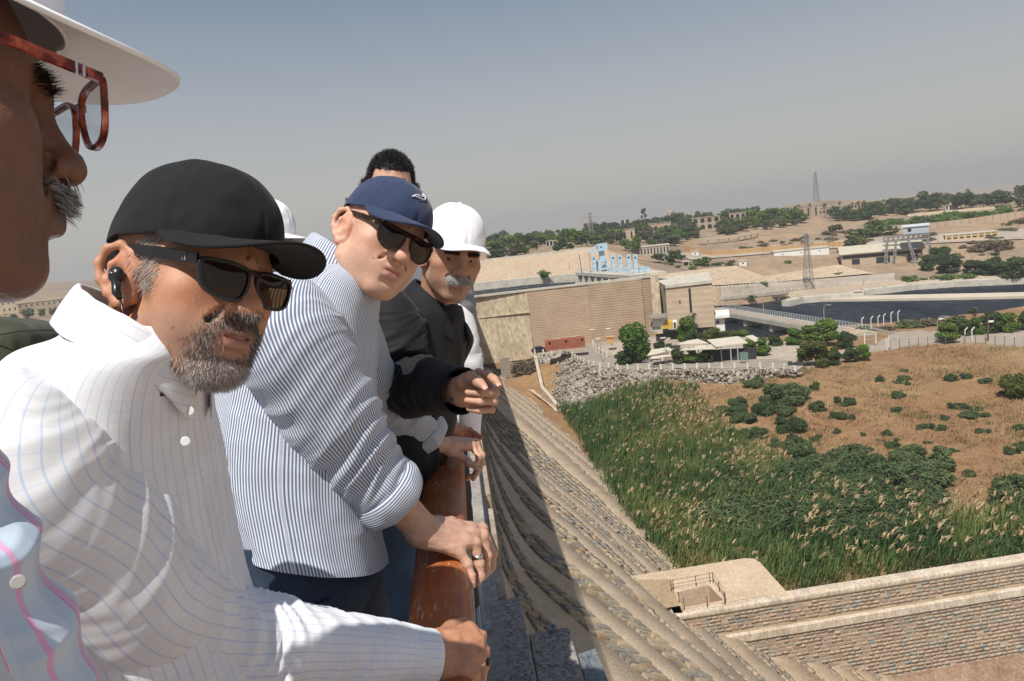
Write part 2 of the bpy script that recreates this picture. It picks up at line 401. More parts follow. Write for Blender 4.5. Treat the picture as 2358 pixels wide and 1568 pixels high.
b = MB(); b.hexa([rl(-6, -6, -2.1), rl(-6, .12, -2.1), rl(178, .12, -2.1), rl(178, -6, -2.1), rl(-6, -6, -1.72), rl(-6, .12, -1.72), rl(178, .12, -1.72), rl(178, -6, -1.72)])
o = b.build('pavement', DECKM); tag(o, kind='structure')
def slab(name, mat, u0, u1, v0, v1, z0, z1, parent, bev=.006):
 b = MB(); b.hexa([rl(u0, v0, z0), rl(u0, v1, z0), rl(u1, v1, z0), rl(u1, v0, z0), rl(u0, v0, z1), rl(u0, v1, z1), rl(u1, v1, z1), rl(u1, v0, z1)])
 o = b.build(name, mat); 
 md = o.modifiers.new('b', 'BEVEL'); md.width = bev; md.segments = 2
 unparent_origin(o, parent); return o
g1 = slab('granite_slab', GRANITE, .6, 3.10, -.10, .228, -1.80, -1.722, dam)
g2 = slab('granite_slab', GRANITE, .6, 2.80, .234, .415, -1.80, -1.735, dam)
BLK = mottled('dusty concrete block', [(.25, .20, .15), (.33, .275, .21), (.42, .37, .31)], 6, 6, .9, .4, .006, fine=45)
u = 3.13; k = 0
widths = [(3.13, 3.46), (3.90, 4.29), (4.52, 5.14), (5.5, 6.0), (6.5, 7.0), (7.5, 8.1), (8.7, 9.3), (10, 10.7), (11.4, 12.1), (13, 13.8)]
for a, c in widths:
 slab('ledge_block', BLK, a, c, -.10, .165, -2.2, -1.725 - .01 * (k % 2), dam); k += 1
slab('ledge', PLASTER_D, 1.0, 60, -.10, .15, -2.6, -2.06, dam, .01)
PLATE = mottled('galvanised plate', [(.20, .22, .235), (.30, .325, .34)], 5, 5, .45, .1, .004, fine=60, metal=.35)
cp = empty('cover_plate', rl(2.5, .46, -1.75), 'grey metal cover plate with a loose wire beside the granite slabs', 'metal plate')
b = MB(); b.hexa([rl(1.2, .425, -1.86), rl(1.2, .52, -1.86), rl(2.64, .50, -1.86), rl(2.63, .424, -1.86), rl(1.2, .425, -1.76), rl(1.2, .53, -1.75), rl(2.645, .502, -1.755), rl(2.63, .424, -1.76)])
unparent_origin(b.build('plate', PLATE), cp)
b = MB()
for s in range(3):
 g = np.random.default_rng(s); pts = [rl(2.60 - .05 * i + g.normal() * .008, .43 + .018 * s + .012 * math.sin(i * 1.3 + s) + g.normal() * .004, -1.744 + .006 * abs(math.sin(i))) for i in range(5)]
 b.tube(pts, .0011, 5)
b.tube([rl(2.47, .425 + .02 * i, -1.744 + (.004 if i % 2 else 0)) for i in range(5)], .0011, 5)
unparent_origin(b.build('wire', STEEL, smooth=True), cp)
cl = empty('clip', rl(2.80, .36, -1.73), 'small grey metal clip at the far edge of the granite slab', 'clip')
b = MB(); b.box(rl(2.795, .345, -1.727), (.035, .045, .012)); unparent_origin(b.build('plate', PLATE), cl)
b = MB(); b.tube([rl(2.80, .345, -1.722), rl(2.80, .345, -1.715)], .006, 8); unparent_origin(b.build('bolt', RUST), cl)
def rail_mat():
 m, n, b = newmat('chipped orange brown paint'); v = coords(n, 'Object'); uvn = n.nodes.new('ShaderNodeUVMap'); 
 st = n.nodes.new('ShaderNodeAttribute'); st.attribute_name = 'st'
 mp = n.nodes.new('ShaderNodeMapping'); n.links.new(st.outputs['Vector'], mp.inputs[0]); mp.inputs['Scale'].default_value = (7, 120, 1)
 f = noise(n, mp.outputs[0], 1.0, 5, .65, dist=.4)
 mp3 = n.nodes.new('ShaderNodeMapping'); n.links.new(st.outputs['Vector'], mp3.inputs[0]); mp3.inputs['Scale'].default_value = (9, 9, 1)
 f3 = noise(n, mp3.outputs[0], 1.0, 4, .6)
 c = ramp(n, f, [(.3, (.235, .062, .018)), (.5, (.33, .092, .027)), (.68, (.43, .15, .055))])
 c = mixc(n, .55, c, ramp(n, f3, [(.35, (.24, .065, .02)), (.65, (.40, .115, .035))]))
 mp2 = n.nodes.new('ShaderNodeMapping'); n.links.new(st.outputs['Vector'], mp2.inputs[0]); mp2.inputs['Scale'].default_value = (16, 150, 1)
 f2 = noise(n, mp2.outputs[0], 1.0, 3, .75, dist=.9)
 mask = mathn(n, 'MULTIPLY', ramp(n, f2, [(.55, 0.), (.60, 1.)]), ramp(n, f3, [(.47, 0.), (.6, 1.)]))
 c = mixc(n, mask, c, (.50, .36, .26))
 mp4 = n.nodes.new('ShaderNodeMapping'); n.links.new(st.outputs['Vector'], mp4.inputs[0]); mp4.inputs['Scale'].default_value = (22, 60, 1)
 f4 = noise(n, mp4.outputs[0], 1.0, 2, .6, dist=.5)
 c = mixc(n, mathn(n, 'MULTIPLY', ramp(n, f4, [(.66, 0.), (.69, .8)]), .8), c, (.22, .15, .12))
 n.links.new(c, b.inputs['Base Color']); b.inputs['Roughness'].default_value = .42; b.inputs['Specular IOR Level'].default_value = .45
 h = mathn(n, 'ADD', f, mathn(n, 'MULTIPLY', mask, -1.2)); bump(n, b, h, .35, .0025); return m
RAILM = rail_mat()
railing = empty('railing', rl(2.9, 0, -1.72), 'railing with a thick chipped orange brown handrail the men lean on', 'railing')
def handrail():
 us = np.concatenate([np.arange(-3, 6, .05), np.arange(6, 30, .5)]); n = 28; V = []; ST = []
 for u in us:
  for j in range(n):
   t = 2 * math.pi * j / n; c, s = math.cos(t), math.sin(t); e = .62
   vv = .060 * math.copysign(abs(c) ** e, c); zz = .050 * math.copysign(abs(s) ** e, s)
   V.append(rl(u, vv + .0015 * math.sin(u * 3.1), -.70 + zz + .0012 * math.sin(u * 2.3 + 1))); ST.append((u, j / n * .36))
 me = npmesh('handrail', np.array(V), grid_faces(len(us), n)[:, ::-1].copy(), RAILM, True)
 F = []
 for i in range(len(us) - 1):
  for j in range(n): F.append((i * n + j, i * n + (j + 1) % n, (i + 1) * n + (j + 1) % n, (i + 1) * n + j))
 me = npmesh('handrail', np.array(V), np.array(F), RAILM, True, attrs={'st': np.array(ST)})
 o = link('handrail', me); unparent_origin(o, railing); return o
handrail()
POSTM = mottled('grey painted post', [(.26, .265, .26), (.36, .365, .36)], 9, 4, .5, .1, .004)
b = MB(); b.hexa([rl(-3, -.035, -.775), rl(-3, .05, -.775), rl(30, .05, -.775), rl(30, -.035, -.775), rl(-3, -.035, -.751), rl(-3, .05, -.751), rl(30, .05, -.751), rl(30, -.035, -.751)])
unparent_origin(b.build('under_rail', plain('pinkish worn edge', (.40, .27, .24), .6)), railing)
for u in (-1.5, .75, 2.87, 5.05, 7.25, 9.5):
 b = MB(); b.tube([rl(u, .03, -1.722), rl(u, .03, -.77)], .021, 16); p = b.build('post', POSTM, smooth=False); unparent_origin(p, railing)
 b = MB(); b.tube([rl(u, .03, -1.722), rl(u, .03, -1.704), rl(u, .03, -1.70)], [.045, .045, .03], 20); f = b.build('flange', POSTM)
 f.parent = p
for dz in (-1.05, -1.38):
 b = MB(); b.tube([rl(-3, .03, dz), rl(30, .03, dz)], .014, 8); unparent_origin(b.build('bar', POSTM), railing)
# =================================================================== platform and training wall
plat = empty('platform', (12, 52, ZC - 26), 'sandy concrete platform with a railed pit at the foot of the dam', 'platform')
PD = 26.0
wl, wr = drop(1470, 1428, PD), drop(2358, 1285, PD)
wd = (wr - wl) / np.linalg.norm(wr - wl); wn = np.array([wd[1], -wd[0], 0])
if wn[1] > 0: wn = -wn
def wp(s, n, dr): q = wl + wd * s + wn * n; return np.array([q[0], q[1], ZC - dr])
LW = np.linalg.norm(wr - wl) + 30
wall = empty('training_wall', wp(15, 0, 32), 'long coursed stone wall with a projecting ledge below the sandy platform', 'wall')
def wbox(name, mat, s0, s1, n0, n1, d0, d1, parent, bev=0):
 b = MB(); b.hexa([wp(s0, n0, d1), wp(s1, n0, d1), wp(s1, n1, d1), wp(s0, n1, d1), wp(s0, n0, d0), wp(s1, n0, d0), wp(s1, n1, d0), wp(s0, n1, d0)])
 o = b.build(name, mat)
 if bev: md = o.modifiers.new('b', 'BEVEL'); md.width = bev; md.segments = 3
 unparent_origin(o, parent); return o
COPING = mottled('stained coping', [(.40, .33, .25), (.52, .43, .33), (.60, .52, .43)], .8, 6, .92, .3, .02, fine=6, stretch=(1, 1, .35))
wbox('coping', COPING, -1, LW, -.75, .14, PD - .0, PD + .48, wall, .16)
wbox('core', MORTAR_W, -1, LW, -.70, .0, PD + .481, 36, wall)
wbox('ledge', COPING, -1.5, LW, .002, .35, 28.05, 28.62, wall, .05)
wbox('lower_core', MORTAR_W, -2, LW, .003, .20, 28.622, 36, wall)
b = MB(); b.hexa([wp(-4, .2, 36), wp(LW, .2, 36), wp(LW, 3.2, 36), wp(-4, 3.2, 36), wp(-4, .2, 33.4), wp(LW, .2, 32.7), wp(LW, .5, 32.7), wp(-4, .5, 33.4)])
unparent_origin(b.build('footing', mottled('brown silt stained footing', [(.20, .125, .085), (.27, .175, .12), (.33, .23, .165)], .6, 6, .95, .5, .05, fine=5)), wall)
b = MB(); b.sheet([wp(-6, 3.0, 35.2), wp(LW, 2.7, 35.2), wp(LW, 30, 35.4), wp(-6, 30, 35.4)])
o = b.build('basin_floor', mottled('pale wet floor', [(.34, .36, .33), (.50, .51, .47)], 1.5, 5, .6, .3, .02)); tag(o, kind='structure')
def wall_places():
 out = []; g = np.random.default_rng(8)
 for d0, d1, nn, c in ((PD + .56, 28.0, .005, .26), (28.72, 33.9, .205, .285)):
  nC = int((d1 - d0) / c)
  for k in range(nC):
   s = -1.0 + g.uniform(0, .5)
   while s < 52:
    w = g.uniform(.36, .66)
    if g.random() > .02:
     out.append((wp(s + w / 2, nn + g.uniform(-.04, -.015), d0 + c * (k + .5)), wd, wn, np.array([0, 0, 1.]), (w * .88, .10 + .05 * g.random(), c * g.uniform(.66, .8))))
    s += w
 return out
stone_field('stone', wall_places(), STONE_WALL, wall, 300, protos, 9)
SANDY = mottled('blown sand', [(.33, .235, .145), (.39, .28, .175)], .5, 5, .95, .2, .02, fine=8)
def pl(x, y, dr=PD): return drop(x, y, dr)
pb = [pl(1395, 1345), pl(1460, 1327), pl(1715, 1287), pl(1735, 1288), pl(1750, 1296), pl(1818, 1372), ]
pitq = [pl(1557, 1366, PD), pl(1632, 1349, PD), pl(1666, 1384, PD), pl(1572, 1401, PD)]
outer = [p for p in pb] + [wp(9.6, -.4, PD), wp(-3.5, -.4, PD)]
def solid_with_hole(name, outer, hole, z1, z0, mat, parent):
 P = list(outer) + list(hole[::-1]); n = len(P); bm = bmesh.new(); vs = [bm.verts.new((p[0], p[1], 0)) for p in P]; no = len(outer); bm.verts.index_update()
 ed = [bm.edges.new((vs[i], vs[(i + 1) % no])) for i in range(no)] + [bm.edges.new((vs[no + i], vs[no + (i + 1) % (n - no)])) for i in range(n - no)]
 bmesh.ops.triangle_fill(bm, use_beauty=True, edges=ed); tr = [[v.index for v in f.verts] for f in bm.faces]; bm.free()
 V = [(p[0], p[1], z1) for p in P] + [(p[0], p[1], z0) for p in P]; F = [tuple(t) for t in tr]
 def ring(i0, k):
  for i in range(k): a, c = i0 + i, i0 + (i + 1) % k; F.append((a, c, c + n, a + n))
 ring(0, len(outer)); ring(len(outer), len(hole))
 b = MB(); b.add(V, F); o = b.build(name, mat); unparent_origin(o, parent); return o
solid_with_hole('slab', outer, pitq, ZC - PD + .06, ZC - PD - 4.6, PLASTER, plat)
b = MB(); zb = 3.4; c0 = sum(pitq) / 4
b.sheet([(q[0] + (q[0] - c0[0]) * .04, q[1] + (q[1] - c0[1]) * .04, ZC - PD - zb) for q in pitq]); unparent_origin(b.build('pit_floor', PLASTER_D), plat)
qa, qb = pitq[2], pitq[1]
cm = qa * .72 + qb * .28; cdir = (pitq[3] - pitq[2]); cdir = cdir / np.linalg.norm(cdir); ca = (qb - qa) / np.linalg.norm(qb - qa)
b = MB(); pts = [cm + ca * (.55 * math.cos(t)) + np.array([0, 0, -2.1 + .62 * math.sin(t)]) + cdir * .012 for t in np.linspace(0, math.pi, 14)]
b.add(pts, [tuple(range(14))]); unparent_origin(b.build('culvert', plain('dark opening', (.012, .011, .01), 1)), plat)
b = MB(); sp = [pl(1462, 1338), pl(1545, 1335), pl(1553, 1362), pl(1571, 1412), wp(3.5, -.78, PD), wp(-1.0, -.78, PD)]
b.sheet([(p[0], p[1], ZC - PD + .075) for p in sp]); unparent_origin(b.build('sand_drift', SANDY), plat)
rp = [(1546, 1362), (1551, 1359), (1603, 1350), (1635, 1343), (1642, 1342), (1656, 1362), (1671, 1388), (1669, 1391), (1629, 1398), (1576, 1403), (1564, 1388)]
rl_pts = []
fence = empty('pit_railing', pl(1600, 1350), 'thin rusty steel railing round the pit on the platform', 'railing')
for x, y in rp:
 q = pl(x, y, PD - .06); rl_pts.append(q); b = MB(); b.bar(q, q + [0, 0, .82], .045); unparent_origin(b.build('post', RUST), fence)
for h in (.78, .45):
 b = MB(); 
 for i in range(6): b.bar(rl_pts[i] + [0, 0, h], rl_pts[i + 1] + [0, 0, h], .025)
 unparent_origin(b.build('bar', RUST), fence)
# =================================================================== near terrain: a smooth height field through surveyed points
def bdrop(x, yl, yt, slope=1.5, base=28.0):
 a, c = ray(x, yl), ray(x, yt); t0, t1 = -a[2] / math.hypot(a[0], a[1]), -c[2] / math.hypot(c[0], c[1]); return (base / t1 + slope * base) / (1 / t0 + slope)
cp_ = [(1520, 1310, 30.4), (1400, 1140, 31.5), (1290, 945, 33), (1700, 1330, 30.4), (2000, 1330, 30.3), (2358, 1280, 30.0), (1600, 1200, 31.3), (2000, 1150, 30.8), (2358, 1100, 30),
  (1700, 1000, 32), (2000, 1000, 31), (2358, 950, 29.6), (1400, 925, 33), (1500, 887, bdrop(1500, 887, 852)), (1600, 882, bdrop(1600, 882, 850)), (1700, 885, bdrop(1700, 885, 848)), (1800, 868, bdrop(1800, 868, 850)), (1900, 845, 28.9), (2000, 860, 29.2),
  (2040, 805, 28.6), (2200, 800, 28.4), (2358, 800, 28.3), (2358, 850, 28.7), (2100, 765, 28.4), (2300, 785, 28.2), (1240, 840, 30), (1420, 850, 29.6), (1600, 850, 29.4), (1500, 760, 29.4), (1700, 780, 29.4),
  (1900, 768, 29.6), (2150, 742, 29.0), (2358, 716, 29.2), (1240, 900, 33), (1200, 860, 33), (2900, 900, 29), (2900, 1200, 30), (3200, 720, 29), (1800, 775, 30)]
PTS = np.array([drop(*q) for q in cp_])
def _phi(r): return np.sqrt(r * r + 60.0)
_A = _phi(np.linalg.norm(PTS[:, None, :2] - PTS[None, :, :2], axis=-1)); _n = len(PTS)
_P = np.c_[np.ones(_n), PTS[:, :2] / 100]
_sol = np.linalg.solve(np.block([[_A, _P], [_P.T, np.zeros((3, 3))]]), np.r_[PTS[:, 2], 0, 0, 0])
def gz(x, y):
 x = np.atleast_1d(np.asarray(x, float)); y = np.atleast_1d(np.asarray(y, float))
 r = np.hypot(x[:, None] - PTS[None, :, 0], y[:, None] - PTS[None, :, 1])
 return _phi(r) @ _sol[:_n] + np.c_[np.ones(len(x)), x / 100, y / 100] @ _sol[_n:]
gx = np.arange(-8, 261, 1.4); gy = np.arange(30, 215, 1.4)
GX, GY = np.meshgrid(gx, gy, indexing='ij'); Z = np.clip(gz(GX.ravel(), GY.ravel()), -1.5, 6.5)
sh = np.array([drop(x, y, 30.5)[:2] for x, y in [(1560, 790), (1700, 785), (1790, 778), (1900, 757), (2050, 752), (2150, 745), (2250, 735), (2358, 715), (2700, 660)]])
sh_o = np.argsort(sh[:, 0]); ys = np.interp(GX.ravel(), sh[sh_o, 0], sh[sh_o, 1])
over = np.clip((GY.ravel() - ys) / 9, 0, 1); Z = Z * (1 - over) + (-1.5) * over
Z = Z + fbm(np.c_[GX.ravel() * .09, GY.ravel() * .09, np.zeros(GX.size)], 3) * .22
_w = (np.c_[GX.ravel(), GY.ravel()] - wl[:2]) @ wn[:2]; Z = np.where(_w > -.3, np.minimum(Z, -4.0), Z)
Vg = np.c_[GX.ravel(), GY.ravel(), Z]
def _inp(X, Y, P):
 P = np.array(P, float); c = np.zeros(len(X), bool); j = len(P) - 1
 for i in range(len(P)):
  m = ((P[i, 1] > Y) != (P[j, 1] > Y)) & (X < (P[j, 0] - P[i, 0]) * (Y - P[i, 1]) / (P[j, 1] - P[i, 1] + 1e-9) + P[i, 0]); c ^= m; j = i
 return c
def projv(P):
 v = P - CAM; z = v @ cfw; return CX + FPX * (v @ crt) / z, CY - FPX * (v @ cup) / z
_X, _Y = projv(Vg)
yard_m = _inp(_X, _Y, [(2010, 792), (2060, 765), (2110, 760), (2240, 768), (2358, 757), (2700, 735), (2700, 790), (2358, 797), (2220, 788), (2100, 795), (2040, 806), (1960, 822), (1850, 850), (1845, 838), (1940, 805)]).astype(np.float32)
def field_mat():
 m, n, b = newmat('dry field'); v = coords(n, 'Object'); f = noise(n, v, .045, 7, .62, dist=.3); f2 = noise(n, v, .35, 5, .7); f3 = noise(n, v, 2.4, 4, .7)
 c = ramp(n, f, [(.3, (.235, .125, .065)), (.45, (.29, .165, .088)), (.55, (.34, .225, .12)), (.68, (.25, .195, .095))])
 c = mixc(n, .6, c, ramp(n, noise(n, v, .16, 6, .68, dist=.5), [(.3, (.20, .11, .06)), (.55, (.31, .19, .10)), (.75, (.40, .31, .16))]))
 c = mixc(n, 1, c, ramp(n, f3, [(.3, .7), (.7, 1.2)]), 'MULTIPLY'); ya = n.nodes.new('ShaderNodeAttribute'); ya.attribute_name = 'yard'
 c = mixc(n, mathn(n, 'MULTIPLY', ya.outputs['Fac'], .9), c, mixc(n, 1, (.37, .32, .265), ramp(n, f2, [(.3, .85), (.7, 1.1)]), 'MULTIPLY'))
 n.links.new(c, b.inputs['Base Color']); b.inputs['Roughness'].default_value = .95
 b.inputs['Specular IOR Level'].default_value = .1; bump(n, b, mathn(n, 'ADD', f2, f3), .8, .35); return m
FIELD = field_mat()
ground = mesh('field', Vg, grid_faces(len(gx), len(gy)), FIELD, smooth=True, attrs={'yard': yard_m}); tag(ground, kind='structure')
base = MB(); base.sheet([(-9000, -3000, -9), (12000, -3000, -9), (12000, 16000, -9), (-9000, 16000, -9)])
o = base.build('ground', mottled('desert ground', [(.34, .26, .18), (.42, .33, .24)], .004, 6, .95, .2, .5)); tag(o, kind='structure')
def gsheet(name, poly_px, dr, mat, lift=0.0, kind='structure', thick=0.0):
 P = [drop(x, y, dr) + [0, 0, lift] for x, y in poly_px]
 b = MB()
 if thick: b.prism([(p[0], p[1]) for p in P], P[0][2] - thick, P[0][2])
 else: b.sheet(P)
 o = b.build(name, mat); tag(o, kind=kind); return o
edge = [(1232, 815), (1290, 814), (1316, 821), (1342, 836), (1375, 846), (1420, 850), (1480, 852), (1560, 850), (1640, 849), (1720, 848), (1790, 850), (1830, 856)]
terr_px = edge + [(1850, 842), (1846, 815), (1875, 800), (1835, 790), (1760, 780), (1700, 768), (1640, 752), (1560, 760), (1480, 766), (1225, 804)]
gsheet('terrace', terr_px, 28.0, GRAVEL, 0, thick=1.2)
gsheet('road', [(1246, 811), (1296, 811), (1322, 819), (1346, 832), (1378, 842), (1424, 846), (1500, 848), (1640, 845), (1780, 846), (1835, 850), (1842, 835), (1780, 826), (1640, 830), (1500, 831), (1440, 830), (1395, 822), (1368, 808), (1368, 797), (1420, 788), (1500, 775), (1600, 768), (1600, 757), (1490, 768), (1350, 790), (1240, 806)], 28.0, ROADM, .03)
bank_low = [(1258, 880), (1290, 936), (1340, 935), (1400, 926), (1470, 900), (1560, 884), (1640, 886), (1720, 884), (1790, 868), (1840, 862)]
def polyline(P, n):
 P = np.asarray(P, float); d = np.r_[0, np.cumsum(np.linalg.norm(np.diff(P, axis=0), axis=1))]; t = np.linspace(0, d[-1], n)
 return np.stack([np.interp(t, d, P[:, k]) for k in range(3)], 1)
top = polyline([drop(x, y, 28.0) for x, y in edge], 90)
_yt = [815, 814, 836, 850, 851, 850, 849, 848, 850, 855]; lowd = [33.2, 33.4, 33.4, 33.2] + [bdrop(x, y, t) + .25 for (x, y), t in zip(bank_low[4:], _yt[4:])]
low = polyline([drop(x, y, d) for (x, y), d in zip(bank_low, lowd)], 90)
tt = np.linspace(0, 1, 24)[None, :, None]; BV = top[:, None] * (1 - tt) + low[:, None] * tt
BV = BV.reshape(-1, 3); BV[:, 2] += fbm(BV * .7, 3) * .22 - .05; BV[:, 2] += .04
bank = mesh('rubble_bank', BV, grid_faces(90, 24), RUBBLE, smooth=False); tag(bank, kind='structure')
g = np.random.default_rng(31); Vs, Fs = [], []; bb = 0
pv, pf = rough_block(3, 1, 1, 1); cub = np.array([(x, y, z) for z in (-.5, .5) for x, y in ((-.5, -.5), (.5, -.5), (.5, .5), (-.5, .5))]); cf = np.array([(3, 2, 1, 0), (4, 5, 6, 7), (0, 1, 5, 4), (1, 2, 6, 5), (2, 3, 7, 6), (3, 0, 4, 7)])
TT = []
for i in range(5200):
 a = g.integers(0, len(BV)); p = BV[a] + g.normal(size=3) * [.5, .5, .05]
 w = fbm(np.array([[p[0] * .08, p[1] * .08, 0]]), 2)[0]
 if w < -.12 and g.random() < .75: continue
 s = g.uniform(.12, .42) * (1 if g.random() < .9 else 1.6)
 q, _ = np.linalg.qr(g.normal(size=(3, 3))); Vs.append(p + (cub + g.normal(size=cub.shape) * .13) @ q * s); Fs.append(cf + bb); bb += 8; TT.append(np.full(8, g.random()))
me = npmesh('rubble', np.concatenate(Vs), np.concatenate(Fs), None); a = me.attributes.new('tint', 'FLOAT', 'POINT'); a.data.foreach_set('value', np.concatenate(TT).astype(np.float32))
def rub_mat():
 m, n, b = newmat('rubble stones'); at = n.nodes.new('ShaderNodeAttribute'); at.attribute_name = 'tint'
 c = ramp(n, at.outputs['Fac'], [(0, (.13, .115, .095)), (.4, (.225, .195, .155)), (.75, (.31, .265, .21)), (1, (.42, .37, .30))]); n.links.new(c, b.inputs['Base Color']); b.inputs['Roughness'].default_value = .95; return m
me.materials.append(rub_mat()); o = link('rubble', me); tag(o, 'loose grey rubble on the bank below the curved road', 'rubble', kind='stuff')
gsheet('path', [(1205, 872), (1236, 905), (1290, 938), (1345, 932), (1385, 926), (1290, 958), (1262, 930), (1200, 885)], 33.0, PLASTER, .05)
rw = empty('ramp_wall', drop(1240, 860, 30), 'sloping concrete parapet wall beside the rubble bank', 'wall')
A = [drop(1231, 812, 28), drop(1248, 890, 30.6), drop(1287, 935, 32.6)]
b = MB()
for p, q in zip(A[:-1], A[1:]):
 d = q - p; d[2] = 0; d /= np.linalg.norm(d); n_ = np.array([d[1], -d[0], 0]) * .35
 b.hexa([p - n_ - [0, 0, 5], q - n_ - [0, 0, 5], q + n_ - [0, 0, 5], p + n_ - [0, 0, 5], p - n_, q - n_, q + n_, p + n_])
unparent_origin(b.build('parapet', COPING), rw)
b = MB(); p, q = drop(1150, 826, 29.0), drop(1233, 814, 29.0)
b.hexa([p - [0, 0, 5], q - [0, 0, 5], q + [0, 3, -5], p + [0, 3, -5], p, q, q + [0, 3, 0], p + [0, 3, 0]]); unparent_origin(b.build('back_wall', mottled('coursed rubble wall', [(.27, .24, .19), (.38, .33, .26)], 1.5, 5, .95, .6, .1, fine=5, stretch=(1, 1, 3))), rw)
# =================================================================== far terrain: columns of (pixel row, distance)
cols = {
 -500: [(790, 300), (770, 420), (755, 520), (748, 640), (738, 820), (725, 1000), (718, 1400), (712, 1800)],
 0:    [(790, 300), (735, 420), (722, 500), (708, 590), (690, 780), (675, 1000), (662, 1300), (655, 1700)],
 250:  [(790, 290), (740, 420), (722, 500), (706, 600), (680, 800), (662, 1000), (652, 1300), (645, 1700)],
 600:  [(790, 285), (700, 350), (680, 430), (660, 520), (640, 650), (625, 800), (615, 1000), (606, 1500)],
 1100: [(603, 268), (595, 300), (588, 340), (581, 390), (575, 450), (570, 520), (566, 620), (563, 760)],
 1350: [(576, 272), (566, 300), (557, 335), (549, 375), (542, 425), (536, 480), (532, 540), (530, 640)],
 1500: [(618, 262), (607, 280), (594, 300), (576, 335), (555, 385), (536, 435), (523, 500), (517, 620)],
 1640: [(660, 238), (640, 256), (615, 282), (590, 322), (560, 372), (532, 425), (509, 490), (500, 620)],
 1900: [(652, 268), (630, 285), (605, 305), (580, 330), (555, 360), (525, 415), (492, 500), (459, 880)],
 2130: [(646, 266), (622, 284), (598, 304), (570, 330), (540, 360), (512, 420), (482, 500), (463, 640)],
 2358: [(636, 264), (618, 276), (594, 298), (560, 330), (528, 360), (496, 415), (470, 475), (455, 600)],
 2900: [(580, 262), (560, 276), (538, 298), (505, 330), (472, 360), (440, 415), (410, 475), (396, 600)],
}
cx = np.array(sorted(cols)); CT = np.array([cols[c] for c in cx], float)
nxc, nr = 150, 8; xs_ = np.linspace(-500, 2900, nxc); sub = 7
tv = []
for x in xs_:
 r = np.array([[np.interp(x, cx, CT[:, k, j]) for j in range(2)] for k in range(nr)])
 kk = np.linspace(0, nr - 1, (nr - 1) * sub + 1)
 ry = np.interp(kk, range(nr), r[:, 0]); rd = np.interp(kk, range(nr), r[:, 1])
 line = [atd(x, y, d) for y, d in zip(ry, rd)]
 q = line[-1].copy(); dirh = (q - CAM); dirh[2] = 0; dirh /= np.linalg.norm(dirh)
 line.append(q + dirh * 60 - [0, 0, 3]); line.append(q + dirh * 900 - [0, 0, 45])
 f0 = line[0] - dirh * 4; f0[2] -= 6; line.insert(0, f0)
 tv.append(line)
tv = np.array(tv); nr2 = tv.shape[1]
amp = np.clip((np.linalg.norm(tv[..., :2], axis=-1) - 250) / 300, 0, 1.5)
tv[..., 2] += (fbm(tv.reshape(-1, 3) * [.02, .02, 0], 4).reshape(nxc, nr2)) * amp * 1.3
def hill_mat():
 m, n, b = newmat('desert hillside'); v = coords(n, 'Object'); f = noise(n, v, .018, 7, .65); f2 = noise(n, v, .15, 5, .7)
 c = ramp(n, f, [(.32, (.19, .145, .105)), (.45, (.26, .195, .14)), (.55, (.34, .24, .155)), (.68, (.24, .19, .135))])
 c = mixc(n, 1, c, ramp(n, f2, [(.3, .72), (.7, 1.2)]), 'MULTIPLY'); n.links.new(c, b.inputs['Base Color']); b.inputs['Roughness'].default_value = .95; b.inputs['Specular IOR Level'].default_value = .1
 bump(n, b, f2, .6, .8); return m
hills = mesh('hills', tv.reshape(-1, 3), grid_faces(nxc, nr2), hill_mat(), smooth=True); tag(hills, kind='structure')
bpy.context.view_layer.update()
def _bvh(o): me = o.data; return BVHTree.FromPolygons([v.co[:] for v in me.vertices], [p.vertices[:] for p in me.polygons])
bv_h, bv_f = _bvh(hills), _bvh(ground)
def hit(x, y, which='h'):
 d = Vector(ray(x, y)); r = (bv_h if which == 'h' else bv_f).ray_cast(Vector(CAM), d)
 if r[0] is None:
  return hit(x, y + 2, which) if y < 900 else atd(x, y, 420)
 return np.array(r[0])
def mpp(p): return float(np.dot(np.asarray(p) - CAM, cfw)) / FPX
b = MB(); b.sheet([(-900, -200, 15), (-16, -200, 15), (-16, 300, 15), (-900, 700, 15)]); _lake = b
def water_mat():
 m, n, b = newmat('river water'); v = coords(n, 'Object', (1, .35, 1)); f = noise(n, v, .55, 6, .6, dist=.6); f2 = noise(n, v, .05, 4, .55)
 c = ramp(n, f2, [(.35, (.008, .012, .019)), (.65, (.022, .026, .030))]); n.links.new(c, b.inputs['Base Color']); b.inputs['Roughness'].default_value = .16
 b.inputs['Specular IOR Level'].default_value = 0; bump(n, b, f, .9, .8); gl = n.nodes.new('ShaderNodeBsdfGlossy'); gl.inputs['Roughness'].default_value = .22; gl.inputs['Color'].default_value = (.55, .6, .7, 1); gb = n.nodes.new('ShaderNodeBump'); gb.inputs['Strength'].default_value = .9; gb.inputs['Distance'].default_value = .8; n.links.new(f, gb.inputs['Height']); n.links.new(gb.outputs[0], gl.inputs['Normal'])
 mx = n.nodes.new('ShaderNodeMixShader'); n.links.new(ramp(n, f, [(.35, .06), (.65, .30)]), mx.inputs[0]); n.links.new(b.outputs[0], mx.inputs[1]); n.links.new(gl.outputs[0], mx.inputs[2]); n.links.new(mx.outputs[0], n.nodes['Material Output'].inputs[0]); return m
WATER = water_mat(); o = _lake.build('lake', WATER); tag(o, kind='structure')
b = MB(); b.sheet([(40, 146, 1.7), (420, 40, 1.7), (520, 330, 1.7), (40, 330, 1.7)]); o = b.build('river', WATER); tag(o, kind='structure')
